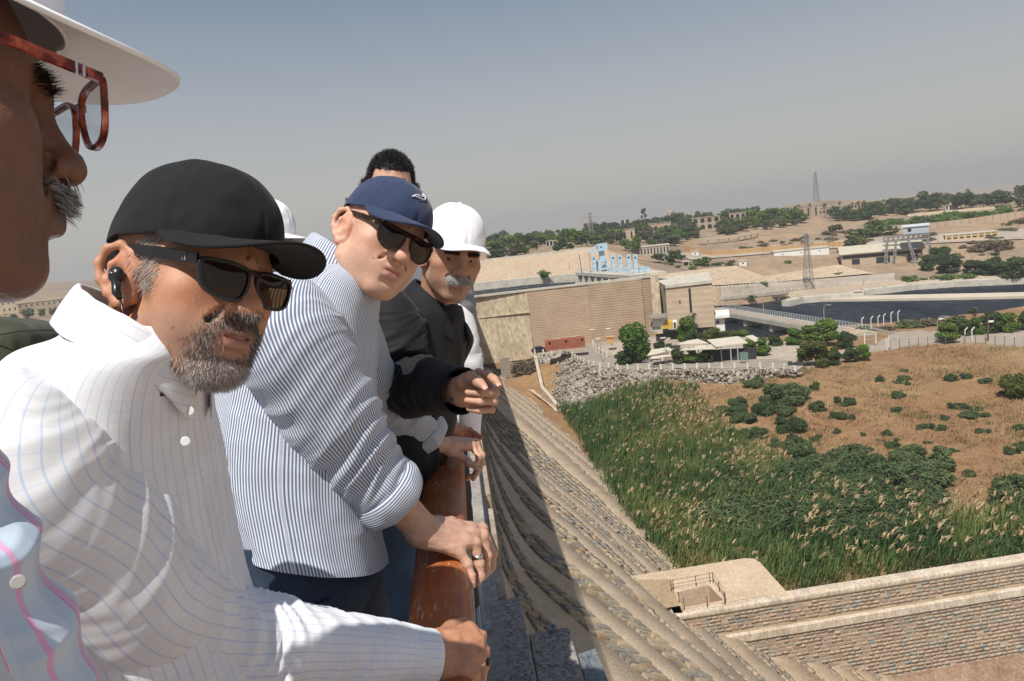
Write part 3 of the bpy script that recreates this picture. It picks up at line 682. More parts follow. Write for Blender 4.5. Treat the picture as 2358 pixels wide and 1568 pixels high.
# =================================================================== intake wall, canal and crane
def mkwall(name, mat, top_px, dtop, dbot, batter, parent, back=2.0):
 """vertical-ish wall from a line of pixels on its top edge"""
 b = MB(); P = [drop(x, y, dtop) for x, y in top_px]
 for p, q in zip(P[:-1], P[1:]):
  d = q - p; d /= np.linalg.norm(d); n_ = np.array([d[1], -d[0], 0]); n_ = n_ if n_[1] < 0 else -n_
  lo = np.array([0, 0, -(dbot - dtop)])
  b.hexa([p + lo + n_ * batter, q + lo + n_ * batter, q + lo - n_ * back, p + lo - n_ * back, p, q, q - n_ * back, p - n_ * back])
 o = b.build(name, mat); unparent_origin(o, parent); return o
def coursed(name, c1, c2, c3, course, bs=.6):
 m, n, b = newmat(name); v = coords(n, 'Object'); sx = n.nodes.new('ShaderNodeSeparateXYZ'); n.links.new(v, sx.inputs[0])
 w = mathn(n, 'SINE', mathn(n, 'MULTIPLY', sx.outputs[2], 2 * math.pi / course)); f = noise(n, v, .25, 5, .6); f2 = noise(n, v, 3, 4, .7)
 c = ramp(n, f, [(.3, c1), (.5, c2), (.7, c3)]); c = mixc(n, 1, c, ramp(n, f2, [(.3, .86), (.7, 1.12)]), 'MULTIPLY')
 c = mixc(n, mathn(n, 'MULTIPLY', ramp(n, w, [(.0, 1.), (.25, 0.)]), .10), c, tuple(v_ * .6 for v_ in c1))
 n.links.new(c, b.inputs['Base Color']); b.inputs['Roughness'].default_value = .95; bump(n, b, mathn(n, 'ADD', w, mathn(n, 'MULTIPLY', f2, 1.5)), bs, .05); return m
C_LIGHT = mottled('weathered pale plaster', [(.42, .335, .23), (.50, .41, .285), (.56, .47, .335)], .22, 7, .95, .3, .04, fine=1.4, stretch=(1, 1, .5))
C_MID = coursed('coursed tan stone', (.36, .255, .17), (.40, .29, .20), (.43, .32, .225), .55, .35)
C_RIB = coursed('ribbed tan stone', (.31, .22, .145), (.35, .255, .175), (.40, .30, .21), .62, .35)
iw = empty('intake_wall', drop(1350, 800, 28), 'tall tan masonry wall of the intake canal above the red container', 'wall')
mkwall('pale_bay', C_LIGHT, [(1020, 694), (1100, 684), (1213, 671)], 13.4, 30, 1.6, iw)
mkwall('middle_bay', C_MID, [(1212, 671.2), (1354, 655.3)], 13.4, 30, .9, iw)
mkwall('ribbed_bay', C_RIB, [(1352, 655.6), (1476, 641.8)], 13.4, 30, 1.15, iw)
mkwall('end_bay', C_RIB, [(1474, 641.7), (1499, 638.8)], 13.4, 30, .5, iw)
b = MB(); P = [drop(x, y, 13.4) for x, y in [(1020, 694), (1213, 671), (1352, 655.5), (1497, 639)]]
for p, q in zip(P[:-1], P[1:]):
 d = (q - p) / np.linalg.norm(q - p); n_ = np.array([d[1], -d[0], 0]); n_ = n_ if n_[1] < 0 else -n_
 b.hexa([p + n_ * .25, q + n_ * .25, q - n_ * 1.6, p - n_ * 1.6] + [v + [0, 0, .45] for v in (p + n_ * .25, q + n_ * .25, q - n_ * 1.6, p - n_ * 1.6)])
unparent_origin(b.build('coping', CONC), iw)
mkwall('string_course', C_LIGHT, [(1020, 738), (1100, 731.5), (1219, 718)], 18.4, 18.6, .02, iw, .4)
wr_ = empty('wall_railing', drop(1260, 664, 13), 'grey pipe railing along the top of the intake wall', 'railing')
b = MB(); rr = polyline(np.array(P) + [0, .4, .45], 40)
for i, p in enumerate(rr):
 if i % 2 == 0: b.bar(p, p + [0, 0, 1.05], .07)
for h in (.55, 1.03):
 for p, q in zip(rr[:-1], rr[1:]): b.bar(p + [0, 0, h], q + [0, 0, h], .06)
unparent_origin(b.build('rails', STEEL), wr_)
b = MB(); b.sheet([drop(1000, 705, 16.5), drop(1420, 655, 16.5), drop(1420, 636, 15.6) * [1, 1, 0] + [0, 0, ZC - 16.5], drop(1000, 672, 16.5) * [1, 1, 0] + [0, 6, ZC - 16.5]]); o = b.build('canal_water', WATER); tag(o, kind='structure')
fb = empty('canal_bank', drop(1200, 640, 12), 'smooth plastered far bank of the intake canal below the town', 'embankment')
L0 = [(1000, 680), (1130, 664.5), (1260, 652.5), (1345, 646), (1420, 641)]
d0 = 235
lipb = [atd(x, y, d0) for x, y in L0]; zl = ZC - 16.8
lipt = [atd(x, y - 17, d0) for x, y in L0]; lip2 = [p + np.array([0, 3.0, 0]) for p in lipt]
sl_t = [atd(x, y, 262) for x, y in [(1000, 620), (1130, 600), (1260, 586), (1345, 575), (1395, 573)]]
b = MB()
for i in range(4):
 b.add([np.r_[lipb[i][:2], zl - 1], np.r_[lipb[i + 1][:2], zl - 1], lipt[i + 1], lipt[i]], [(0, 1, 2, 3)])
 b.add([lipt[i], lipt[i + 1], lip2[i + 1], lip2[i]], [(0, 1, 2, 3)])
unparent_origin(b.build('lip', CONC, fix=False), fb)
b = MB()
for i in range(4): b.add([lip2[i], lip2[i + 1], sl_t[i + 1], sl_t[i]], [(0, 1, 2, 3)])
b.add([lip2[4], atd(1500, 628, 240), atd(1505, 622, 262), sl_t[4]], [(0, 1, 2, 3)])
unparent_origin(b.build('slope', C_LIGHT if False else mottled('plastered slope', [(.42, .315, .215), (.47, .36, .25)], .08, 5, .95, .2, .05, fine=1.5), fix=False), fb)
b = MB()
for i in range(4):
 p, q = sl_t[i], sl_t[i + 1]; b.hexa([p, q, q + [0, 1.2, 0], p + [0, 1.2, 0], p + [0, 0, .8], q + [0, 0, .8], q + [0, 1.2, .8], p + [0, 1.2, .8]])
unparent_origin(b.build('kerb', CONC), fb)
gd = empty('intake_gates', drop(1420, 650, 15), 'concrete intake deck on dark piers at the end of the canal', 'intake deck')
a0, a1 = atd(1328, 640, 214), atd(1452, 652, 176)
dd = (a1 - a0); dd[2] = 0; LL = np.linalg.norm(dd); dd /= LL; nn_ = np.array([-dd[1], dd[0], 0]); nn_ = nn_ if nn_[0] > 0 else -nn_
zt = ZC - 12.7
b = MB(); q = a0 - nn_ * .3; r_ = a1 - nn_ * .3 + dd * 1
b.hexa([np.r_[v[:2], zt - .9] for v in (q, r_, r_ + nn_ * 10, q + nn_ * 10)] + [np.r_[v[:2], zt] for v in (q, r_, r_ + nn_ * 10, q + nn_ * 10)]); unparent_origin(b.build('deck', CONC), gd)
for i in range(8):
 p = a0 + dd * (LL * (i + .3) / 8); b = MB()
 b.hexa([np.r_[(p + dd * s - nn_ * t)[:2], zt - 5] for s, t in ((-.5, 1.6), (.5, 1.6), (.5, -8), (-.5, -8))] + [np.r_[(p + dd * s - nn_ * t)[:2], zt - .9] for s, t in ((-.4, .1), (.4, .1), (.4, -8), (-.4, -8))])
 unparent_origin(b.build('pier', CONC), gd)
b = MB(); p = a0 + nn_ * 3; q = a1 + nn_ * 3
b.hexa([np.r_[v[:2], zt - 6] for v in (p, q, q + nn_, p + nn_)] + [np.r_[v[:2], zt - .9] for v in (p, q, q + nn_, p + nn_)]); unparent_origin(b.build('gate_wall', plain('dark gate openings', (.03, .03, .03), .9)), gd)
BLUE = mottled('pale blue paint', [(.36, .50, .58), (.46, .60, .68)], 1.2, 4, .5, .05, .01)
def upost(px_, y0, y1, w, dist):
 o = empty('gate_guide', atd(px_, y0, dist)); tag(o, 'pale blue steel gate guide column on the intake deck', 'column', 'pale blue columns beside the crane')
 p = atd(px_, y0, dist); H = (y0 - y1) * mpp(p); b = MB(); b.box(p + [0, 0, H / 2], (w, w * .8, H)); unparent_origin(b.build('column', BLUE), o)
 b = MB(); b.box(p + [0, -w * .42, H - .8], (w * .4, .08, .5)); unparent_origin(b.build('slot', plain('slot', (.02, .02, .02))), o)
 for h in np.arange(1.2, H - 1.3, 1.5):
  b = MB(); b.box(p + [0, 0, h], (w * 1.12, w * .92, .09)); unparent_origin(b.build('band', BLUE), o)
 return o
for x, y0, y1, dd_ in ((1371, 638, 589, 205), (1415, 638, 587, 196), (1431, 640, 587, 191), (1451, 642, 586, 186), (1466, 641, 586, 182)): upost(x, y0, y1, 1.05, dd_)
for x, y0, dd_ in ((1411, 636, 200), (1442, 638, 192), (1482, 633, 184)):
 o = empty('machine_cabinet', atd(x, y0, dd_)); tag(o, {1411: 'pale blue machinery cabinet nearest the crane legs', 1442: 'pale blue machinery cabinet between the middle columns', 1482: 'wide pale blue cabinet at the end of the columns'}[x], 'cabinet')
 p = atd(x, y0, dd_); s = mpp(p); w = (26 if x == 1482 else 17) * s; h = (17 if x == 1482 else 19) * s; b = MB(); b.box(p + [0, 0, h / 2], (w, 2, h)); unparent_origin(b.build('body', BLUE), o)
 b = MB(); b.box(p + [0, 0, h + .05], (w + .2, 2.2, .1)); unparent_origin(b.build('lid', BLUE), o)
 b = MB(); b.box(p + [w * .1, -1.01, h * .5], (w * .35, .04, h * .7)); unparent_origin(b.build('door', plain('blue door', (.33, .47, .56), .5)), o)
cr = empty('crane', atd(1388, 640, 205), 'pale blue gate crane with a slewing cab and short jib above the intake', 'crane')
p0 = atd(1390, 640, 205); s = mpp(p0); ex = np.array([1., 0, 0])
def cp(dx, up, dy=0.0): return p0 + np.array([dx * s, dy, up * s])
for dx, dy in ((-8, -1.5), (10, -1.5), (-8, 2.5), (10, 2.5)):
 b = MB(); b.bar(cp(dx * 1.15, 0, dy), cp(dx, 42, dy), .75); unparent_origin(b.build('leg', BLUE), cr)
b = MB()
for h in (40, 22): 
 b.bar(cp(-9, h, -1.5), cp(11, h, -1.5), .5); b.bar(cp(-9, h, 2.5), cp(11, h, 2.5), .5); b.bar(cp(-9, h, -1.5), cp(-9, h, 2.5), .5); b.bar(cp(11, h, -1.5), cp(11, h, 2.5), .5)
b.bar(cp(-9, 22, -1.5), cp(1, 40, -1.5), .3); b.bar(cp(11, 22, -1.5), cp(1, 40, -1.5), .3); unparent_origin(b.build('brace', BLUE), cr)
b = MB(); b.box(cp(1, 8, .5), (13 * s, 2.6, 14 * s)); unparent_origin(b.build('winch_house', BLUE), cr)
b = MB(); b.box(cp(3, 24, -.4), (5 * s, 1.6, 12 * s)); unparent_origin(b.build('hoist', mottled('dark machinery', [(.05, .05, .05), (.30, .33, .35)], 2.5, 3, .6, .2, .02)), cr)
b = MB(); b.bar(cp(1, 40, .5), cp(1, 62, .5), 1.5); b.bar(cp(-2, 40, .5), cp(-1, 62, .5), .4); b.bar(cp(5, 40, .5), cp(4, 62, .5), .4); unparent_origin(b.build('mast', BLUE), cr)
b = MB(); y_ = 1.2
for sy in (-1, 1):
 pass
def poly3(pts, t): 
 n = len(pts); V = [cp(a, c, .5 - t) for a, c in pts] + [cp(a, c, .5 + t) for a, c in pts]
 return V, [tuple(range(n))[::-1], tuple(range(n, 2 * n))] + [(i, (i + 1) % n, (i + 1) % n + n, i + n) for i in range(n)]
b = MB(); b.add(*poly3([(-8, 62), (14, 63), (14, 78), (-6, 79)], 1.6)); unparent_origin(b.build('cab', BLUE), cr)
b = MB(); b.box(cp(-1, 71, -1.14), (3.2 * s, .06, 3.4 * s)); unparent_origin(b.build('cab_window', plain('dark glass', (.02, .025, .03), .15)), cr)
b = MB(); b.bar(cp(-6, 78, .5), cp(-29, 62, .5), .35); b.bar(cp(-8, 63, .5), cp(-29, 60.5, .5), .5); b.bar(cp(-10, 75, .5), cp(-12, 63, .5), .22); b.bar(cp(-18, 70, .5), cp(-18, 62, .5), .2); unparent_origin(b.build('jib', BLUE), cr)
b = MB(); b.bar(cp(-29, 60, .5), cp(-28, 18, .5), .09); b.bar(cp(-27.4, 60, .5), cp(-27, 18, .5), .09); b.box(cp(-27.6, 15, .5), (.5, .5, 1.2)); unparent_origin(b.build('hook_line', STEEL), cr)
b = MB(); b.bar(cp(-47, 58, 4), cp(-45, 2, 4), .2); b.bar(cp(-72, 40, 6), cp(-72, 22, 6), .12); unparent_origin(b.build('stay', plain('dark cable', (.12, .11, .10))), cr)
dr_ = empty('deck_railing', atd(1420, 640, 190), 'thin grey railings around the intake deck', 'railing'); b = MB()
q0, q1 = a0 + nn_ * .1, a1 + nn_ * .1
for t in np.linspace(0, 1, 30):
 p = q0 + (q1 - q0) * t; p = np.r_[p[:2], zt]; b.bar(p, p + [0, 0, 1.1], .08)
for h in (.6, 1.1): b.bar(np.r_[q0[:2], zt + h], np.r_[q1[:2], zt + h], .07)
unparent_origin(b.build('rails', plain('light grey pipe', (.45, .47, .48), .5)), dr_)
# =================================================================== powerhouse
ph = empty('powerhouse', drop(1580, 745, 27), 'low tan powerhouse block with a flat slab roof beside the bridge', 'building')
C_PH = coursed('powerhouse stone', (.45, .345, .24), (.50, .39, .28), (.54, .435, .315), 1.4, .25)
def fbox(name, mat, x0, x1, ytop, ybot, dist, depth, parent, dtop=None):
 """box whose front face spans pixels x0..x1, from ytop to ybot (measured at x0), at one distance"""
 p, q = atd(x0, ytop, dist), atd(x1, ytop + (x1 - x0) * -.112, dist); r = atd(x0, ybot, dist); d = q - p; d[2] = 0; d /= np.linalg.norm(d); n_ = np.array([-d[1], d[0], 0]); n_ = n_ if n_[1] > 0 else -n_
 z1, z0 = p[2], r[2]; b = MB(); F = [p, q, q + n_ * depth, p + n_ * depth]
 b.hexa([np.r_[v[:2], z0] for v in F] + [np.r_[v[:2], z1] for v in F]); o = b.build(name, mat)
 if parent is not None: unparent_origin(o, parent)
 return o, p, q, n_
fbox('tower', C_LIGHT, 1497, 1516, 634, 770, 162, 9, ph)
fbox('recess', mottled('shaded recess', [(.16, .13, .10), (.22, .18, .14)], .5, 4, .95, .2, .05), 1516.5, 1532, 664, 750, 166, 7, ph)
_, p, q, n_ = fbox('hall', C_PH, 1532, 1640, 664, 760, 163, 24, ph)
b = MB(); F = [p + [0, -.3, .02], q + [0, -.3, .02], q + n_ * 25 + [0, 0, .02], p + n_ * 25 - [4, 0, -.02]]; b.hexa([f for f in F] + [f + [0, 0, .7] for f in F]); unparent_origin(b.build('roof', CONC), ph)
fbox('slot', plain('dark slot', (.02, .02, .022), .5), 1585, 1590, 664, 718, 162.7, .5, ph)
fbox('vent', plain('dark vent', (.10, .08, .06)), 1563, 1567, 692, 696, 162.7, .4, ph)
an = empty('annex', drop(1660, 745, 27), 'small white building at the bridge end of the powerhouse', 'building')
fbox('wall', WHITEP, 1641, 1668, 734, 765, 166, 8, an); fbox('roof', WHITEP, 1639, 1680, 728, 734, 165, 10, an); fbox('window', plain('dim window', (.06, .07, .08), .2), 1650, 1656, 739, 745, 165.8, .3, an)
sh = empty('gatehouse', drop(1505, 745, 27), 'white walled hut with a projecting dark roof at the foot of the tower', 'building')
fbox('wall', WHITEP, 1502, 1530, 736, 752, 150, 4, sh); fbox('roof', mottled('old roof', [(.2, .17, .14), (.3, .26, .22)], 1, 4), 1496, 1536, 732.5, 736, 149, 6, sh)
rc = empty('shipping_container', drop(1300, 805, 28), 'long brick red shipping container at the foot of the intake wall', 'container')
CRED = mottled('faded red steel', [(.27, .085, .055), (.33, .11, .07), (.36, .135, .09)], .7, 5, .6, .1, .02)
_, p, q, n_ = fbox('body', CRED, 1254, 1346, 785, 807.5, 152, 2.5, rc)
b = MB(); L = np.linalg.norm(q - p); dx = (q - p) / L
for i in range(34): b.box(p + dx * (L * (i + .5) / 34) + [0, -.03, -1.35], (.17, .06, 2.2))
unparent_origin(b.build('ribs', CRED), rc)
for t in (.12, .53, .93):
 b = MB(); b.box(p + dx * L * t + [0, -.05, -.62], (.5, .12, .5)); unparent_origin(b.build('window', plain('dark pane', (.015, .014, .013), .3)), rc)
b = MB(); 
for i in range(14): b.box(p + dx * L * rng.uniform(.2, .98) + [0, rng.uniform(.3, 2), .1], (rng.uniform(.3, 1.4), .3, .15))
unparent_origin(b.build('roof_clutter', mottled('scrap', [(.3, .28, .25), (.5, .42, .2)], 3, 3)), rc)
pc = empty('parked_car', drop(1243, 810, 28), 'small dark car parked at the left end of the container', 'car')
def car(p, d, col, parent):
 d = np.array([*d, 0]) / np.linalg.norm(d); n_ = np.array([-d[1], d[0], 0]); paint = plain('car paint', col, .3, .2)
 side = [(-2, .35), (-2.05, .8), (-1.9, .95), (-1.45, 1.0), (-1.0, 1.45), (.5, 1.48), (1.15, 1.0), (1.95, .85), (2.05, .55), (2.0, .35)]
 n = len(side); V = [p + d * a + n_ * w * (.8 if h < 1.2 else .65) + [0, 0, h] for w in (-1, 1) for a, h in side]
 b = MB(); b.add(V, [tuple(range(n)), tuple(range(n, 2 * n))[::-1]] + [(i, (i + 1) % n, (i + 1) % n + n, i + n) for i in range(n)]); unparent_origin(b.build('body', paint), parent)
 for a in (-1.25, 1.3):
  for w in (-.78, .78):
   b = MB(); b.tube([p + d * a + n_ * (w - .1) + [0, 0, .33], p + d * a + n_ * (w + .1) + [0, 0, .33]], .33, 12); unparent_origin(b.build('wheel', plain('tyre', (.02, .02, .02))), parent)
 for w in (-.815, .815):
  b = MB(); b.add([p + d * a + n_ * w + [0, 0, h] for a, h in ((-1.15, 1.02), (.95, 1.02), (.4, 1.4), (-.9, 1.4))], [(0, 1, 2, 3)]); unparent_origin(b.build('window', plain('car glass', (.02, .02, .025), .1)), parent)
car(drop(1243, 811, 28), (1, .1), (.03, .03, .035), pc)
bx = empty('bin_store', drop(1405, 790, 28), 'small orange box standing against the ribbed wall', 'box'); fbox('body', plain('orange box', (.55, .30, .12), .7), 1397, 1413, 778, 791, 156, 1.6, bx); fbox('lid', plain('orange lid', (.5, .28, .12), .7), 1396.5, 1413.5, 777, 778, 155.8, 2, bx)
yc = empty('site_cabin', drop(1535, 755, 28), 'yellow ended site cabin with an open door frame', 'cabin')
fbox('body', plain('yellow panel', (.55, .36, .06), .6), 1522, 1549, 743, 758, 150, 3, yc); fbox('end', WHITEP, 1549.3, 1558, 741, 757, 150, 3, yc); fbox('door', plain('dark doorway', (.05, .03, .02)), 1551, 1556, 743, 755, 149.8, .3, yc)
wc_ = empty('site_cabin', drop(1505, 760, 28), 'pale green white site cabin with an orange roof edge beside the yellow one', 'cabin')
fbox('body', plain('pale cabin', (.50, .53, .47), .6), 1497, 1521, 748, 762, 150.5, 3, wc_); fbox('roof', plain('orange trim', (.5, .27, .12), .7), 1495, 1522, 745.5, 748, 150.2, 3.4, wc_)
# =================================================================== bridge over the tailrace
br = empty('bridge', drop(1780, 730, 28.4), 'low concrete road bridge with pale steel railings crossing the dark water', 'bridge')
e0, e1 = drop(1636, 714, 28.3), drop(1935, 766, 28.3)
bd = e1 - e0; BL = np.linalg.norm(bd); bd /= BL; bn = np.array([-bd[1], bd[0], 0]); bn = bn if bn[1] > 0 else -bn
def bp(s_, n__, h=0): return e0 + bd * s_ + bn * n__ + np.array([0, 0, h])
b = MB(); b.hexa([bp(-3, 0, -1.1), bp(BL + 4, 0, -1.1), bp(BL + 4, 5.4, -1.1), bp(-3, 5.4, -1.1), bp(-3, 0, 0), bp(BL + 4, 0, 0), bp(BL + 4, 5.4, 0), bp(-3, 5.4, 0)]); unparent_origin(b.build('deck', CONC), br)
b = MB(); b.add([bp(-3, .7, .03), bp(BL + 4, .7, .03), bp(BL + 4, 4.7, .03), bp(-3, 4.7, .03)], [(0, 1, 2, 3)]); unparent_origin(b.build('roadway', PLASTER_D), br)
GALV = plain('galvanised rail', (.50, .54, .57), .5, .2)
for side, nn2 in (('a', .15), ('b', 5.25)):
 b = MB()
 for t in np.arange(0, BL + 2, 1.1): b.bar(bp(t, nn2), bp(t, nn2, 1.25), .09)
 for h in (.2, .55, .9, 1.25): b.bar(bp(-3, nn2, h), bp(BL + 3, nn2, h), .10 if h > 1 else .06)
 unparent_origin(b.build('railing', GALV), br)
for t in np.arange(6, BL, 13):
 b = MB(); b.hexa([bp(t - .6, .4, -6), bp(t + .6, .4, -6), bp(t + .6, 5, -6), bp(t - .6, 5, -6), bp(t - .6, .4, -1.1), bp(t + .6, .4, -1.1), bp(t + .6, 5, -1.1), bp(t - .6, 5, -1.1)]); unparent_origin(b.build('pier', CONC), br)
LAMP = plain('lamp steel', (.40, .42, .42), .5, .4)
for i, (t, h, lab) in enumerate(((20.5, 4.2, 'straight lamp post on the bridge nearest the powerhouse'), (47, 4.6, 'curved lamp post at the middle of the bridge'), (81, 5.0, 'curved lamp post at the near bank end of the bridge'))):
 o = empty('street_lamp', bp(t, 5.5), lab, 'street lamp', 'curved lamp posts along the bridge')
 b = MB(); A_ = bp(t, 5.45); pts = [A_, A_ + [0, 0, h * .72]]
 if i: pts += [A_ + bd * (1.1 * (1 - math.cos(a)) * 1.2) + [0, 0, h * .72 + h * .28 * math.sin(a)] for a in np.linspace(.3, math.pi / 2, 6)] + [A_ + bd * 2.1 + [0, 0, h]]
 else: pts += [A_ + [0, 0, h]]
 b.tube(pts, .085, 8); unparent_origin(b.build('pole', LAMP), o)
 b = MB(); b.box(pts[-1] + bd * .2, (.7, .25, .12)); unparent_origin(b.build('lamp_head', LAMP), o)
fq = empty('quay_wall', drop(2000, 660, 30), 'pale concrete quay wall along the far side of the river', 'wall')
b = MB(); Q = [drop(x, y, 29.4) for x, y in [(1818, 692), (1850, 685), (1930, 678), (1990, 673), (1992, 667), (2045, 662), (2100, 655), (2200, 647.5), (2358, 640), (2700, 600)]]
for p, q in zip(Q[:-1], Q[1:]):
 d = (q - p) / np.linalg.norm(q - p); n_ = np.array([-d[1], d[0], 0]); n_ = n_ if n_[1] > 0 else -n_
 T = [p, q, q + n_ * 3, p + n_ * 3]; b.hexa([np.r_[v[:2], -1] for v in T] + T)
unparent_origin(b.build('face', CONC), fq)
b = MB(); gq = [q + [0, 3, -.1] for q in Q] ; far_ = [hit(x, y) for x, y in [(1818, 672), (1850, 668), (1930, 660), (1990, 655), (1992, 653), (2045, 648), (2100, 643), (2200, 636), (2358, 626), (2700, 590)]]
for i in range(len(Q) - 1): b.add([gq[i], gq[i + 1], far_[i + 1] + [0, 0, .1], far_[i] + [0, 0, .1]], [(0, 1, 2, 3)])
o = b.build('quay_apron', mottled('quay apron', [(.40, .31, .22), (.47, .38, .28)], .1, 5, .95, .2, .05, fine=1.5), fix=False); tag(o, kind='structure')
for x, y in ((1930, 678), (2045, 664), (1865, 684)):
 pass
dw = empty('dividing_wall', drop(2100, 688, 30), 'long low concrete dividing wall in the middle of the river', 'wall')
b = MB(); Q = [drop(x, y, 30.6) for x, y in [(1812, 690), (1870, 690), (2000, 688.5), (2150, 686), (2358, 681.5), (2700, 668)]]; T2 = [drop(x, y, 30.6) for x, y in [(1826, 681), (1870, 682), (2000, 680), (2150, 677), (2358, 672.5), (2700, 658)]]
for i in range(len(Q) - 1):
 T = [Q[i], Q[i + 1], T2[i + 1], T2[i]]; b.hexa([np.r_[v[:2], -1] for v in T] + T)
unparent_origin(b.build('wall', mottled('pale wall top', [(.46, .40, .31), (.54, .48, .38)], .2, 5, .9, .1, .02)), dw)
# =================================================================== far bank: banks, buildings, poles
def hsheet(name, pts, mat, lift=.35, n=10, m=14):
 """a surface patch laid on the hillside: four corner polylines top and bottom"""
 (tp, bt) = pts; V = []
 def il(P, t): P = np.asarray(P, float); k = np.linspace(0, 1, len(P)); return np.array([np.interp(t, k, P[:, 0]), np.interp(t, k, P[:, 1])])
 for t in np.linspace(0, 1, m):
  a, c = il(tp, t), il(bt, t)
  for s_ in np.linspace(0, 1, n):
   q = a * (1 - s_) + c * s_; V.append(hit(*q) + [0, 0, lift])
 o = mesh(name, np.array(V), grid_faces(m, n), mat); tag(o, kind='structure'); return o
SLOPE = mottled('plastered embankment', [(.43, .325, .22), (.48, .37, .255), (.50, .395, .28)], .05, 5, .95, .15, .05, fine=.8)
hsheet('embankment', ([(1500, 637), (1600, 624), (1690, 614)], [(1500, 664), (1600, 662), (1800, 651)]), SLOPE, .4)
hsheet('embankment', ([(1692, 614), (1752, 640), (1930, 612)], [(1690, 657), (1800, 651), (2010, 632)]), SLOPE, .5)
hsheet('gravel_bank', ([(1640, 662), (1800, 651), (2060, 630)], [(1640, 690), (1800, 672), (2060, 652)]), GRAVEL, .3)
hsheet('canal_road', ([(1640, 690), (1820, 672), (2060, 653)], [(1645, 697), (1830, 678), (2070, 656)]), ROADM, .5)
hsheet('upper_road', ([(1560, 585), (1700, 574), (1900, 556), (2358, 528)], [(1590, 600), (1720, 590), (1930, 572), (2358, 552)]), GRAVEL, .4)
ROOFM = mottled('pale flat roof', [(.42, .37, .29), (.50, .45, .36)], .3, 4, .9)
PINKW = mottled('pinkish rendered wall', [(.36, .265, .20), (.42, .315, .24)], .3, 4, .92)
TANW = mottled('tan rendered wall', [(.40, .315, .22), (.48, .385, .275)], .3, 4, .92)
CREAM = mottled('cream wall', [(.55, .46, .31), (.62, .53, .38)], .3, 4, .9)
DARKW = plain('dark window opening', (.02, .02, .022), .25)
def bframe(x, y, yaw=0):
 p = hit(x, y); d = p - CAM; d[2] = 0; d /= np.linalg.norm(d); n_ = d; t = np.array([d[1], -d[0], 0])
 c, s = math.cos(yaw), math.sin(yaw); return p, t * c + n_ * s, n_ * c - t * s
def building(name, x, y, w, h, label, mat=None, yaw=0, depth=None, rows=1, ncol=4, win='rect', roof=None, cat='building', parapet=.5, wsize=(.4, .45), extra=None):
 """x,y: pixel of the front base centre; w,h in pixels; built at its real distance"""
 p, t, n_ = bframe(x, y, yaw); s = mpp(p); W_, H = w * s, h * s; D = depth or W_ * .5
 o = empty(name, p, label, cat); ax = np.array([t, n_, [0, 0, 1.]]); ms = mat or PINKW
 b = MB(); b.box(p + n_ * D / 2 + [0, 0, H / 2 - 1], (W_, D, H + 2), ax=ax); unparent_origin(b.build('wall', ms), o)
 b = MB(); b.box(p + n_ * D / 2 + [0, 0, H + .12], (W_ + .5, D + .5, .25), ax=ax); unparent_origin(b.build('roof', roof or ROOFM), o)
 cw = W_ / ncol; rh = H / rows
 for r in range(rows):
  for c in range(ncol):
   q = p + t * (-W_ / 2 + cw * (c + .5)) + [0, 0, rh * (r + .5)] - n_ * .03
   ww, hh = cw * wsize[0], rh * wsize[1]
   b = MB()
   if win == 'arch':
    pts = [(-ww, -hh), (ww, -hh), (ww, hh * .2)] + [(ww * math.cos(a), hh * .2 + ww * math.sin(a)) for a in np.linspace(.2, math.pi - .2, 7)] + [(-ww, hh * .2)]
   else: pts = [(-ww, -hh), (ww, -hh), (ww, hh), (-ww, hh)]
   k = len(pts); V = [q + t * a + np.array([0, 0, e]) for a, e in pts] + [q + t * a + np.array([0, 0, e]) + n_ * .02 for a, e in pts]
   b.add(V, [tuple(range(k)), tuple(range(k, 2 * k))[::-1]] + [(i, (i + 1) % k, (i + 1) % k + k, i + k) for i in range(k)]); unparent_origin(b.build('window', DARKW), o)
   if win == 'arch':
    b = MB(); b.tube([q + t * (ww * 1.25 * math.cos(a)) + np.array([0, 0, hh * .2 + ww * 1.25 * math.sin(a)]) for a in np.linspace(0, math.pi, 9)], .12, 4); unparent_origin(b.build('arch', ms), o)
 if extra: extra(o, p, t, n_, W_, H, D)
 return o
building('villa', 1627, 530, 62, 30, 'pinkish villa with two rows of three arched windows on the hillside', rows=2, ncol=4, win='arch', wsize=(.3, .3), depth=14)
building('villa', 1675, 524, 36, 18, 'lower wing joined to the right of the arched villa', rows=1, ncol=3, win='arch', wsize=(.26, .28), depth=12)
building('villa', 1700, 520, 36, 30, 'pinkish villa with a single arched upper row and white posts below', rows=2, ncol=3, win='arch', wsize=(.3, .26), depth=14)
building('house', 1523, 536, 46, 22, 'brown house with a yellow porch beneath the leaning tree', PINKW, rows=1, ncol=2, win='arch', wsize=(.16, .3), depth=12)
building('house', 1590, 515, 46, 12, 'low pink house behind the arched villa', PINKW, rows=1, ncol=4, depth=10)
building('office_block', 1497, 588, 88, 20, 'grey concrete office with white upright fins at the foot of the hill', mottled('grey concrete wall', [(.36, .33, .27), (.43, .39, .32)], .4, 4), rows=1, ncol=12, wsize=(.2, .32), depth=14)
building('guard_hut', 1601, 590, 16, 11, 'small white box hut beside the date palm', WHITEP, rows=1, ncol=1, wsize=(.1, .15), depth=4)
building('guard_hut', 1711, 612, 16, 11, 'small white box hut at the top of the plastered embankment', WHITEP, rows=1, ncol=1, wsize=(.12, .15), depth=4)
building('guard_hut', 1580, 612, 14, 9, 'cream hut by the road above the embankment', CREAM, rows=1, ncol=1, depth=4)
building('shed', 1845, 588, 118, 13, 'long low white shed with a pale roof near the lattice pylon', WHITEP, yaw=.12, rows=1, ncol=3, wsize=(.03, .1), depth=12)
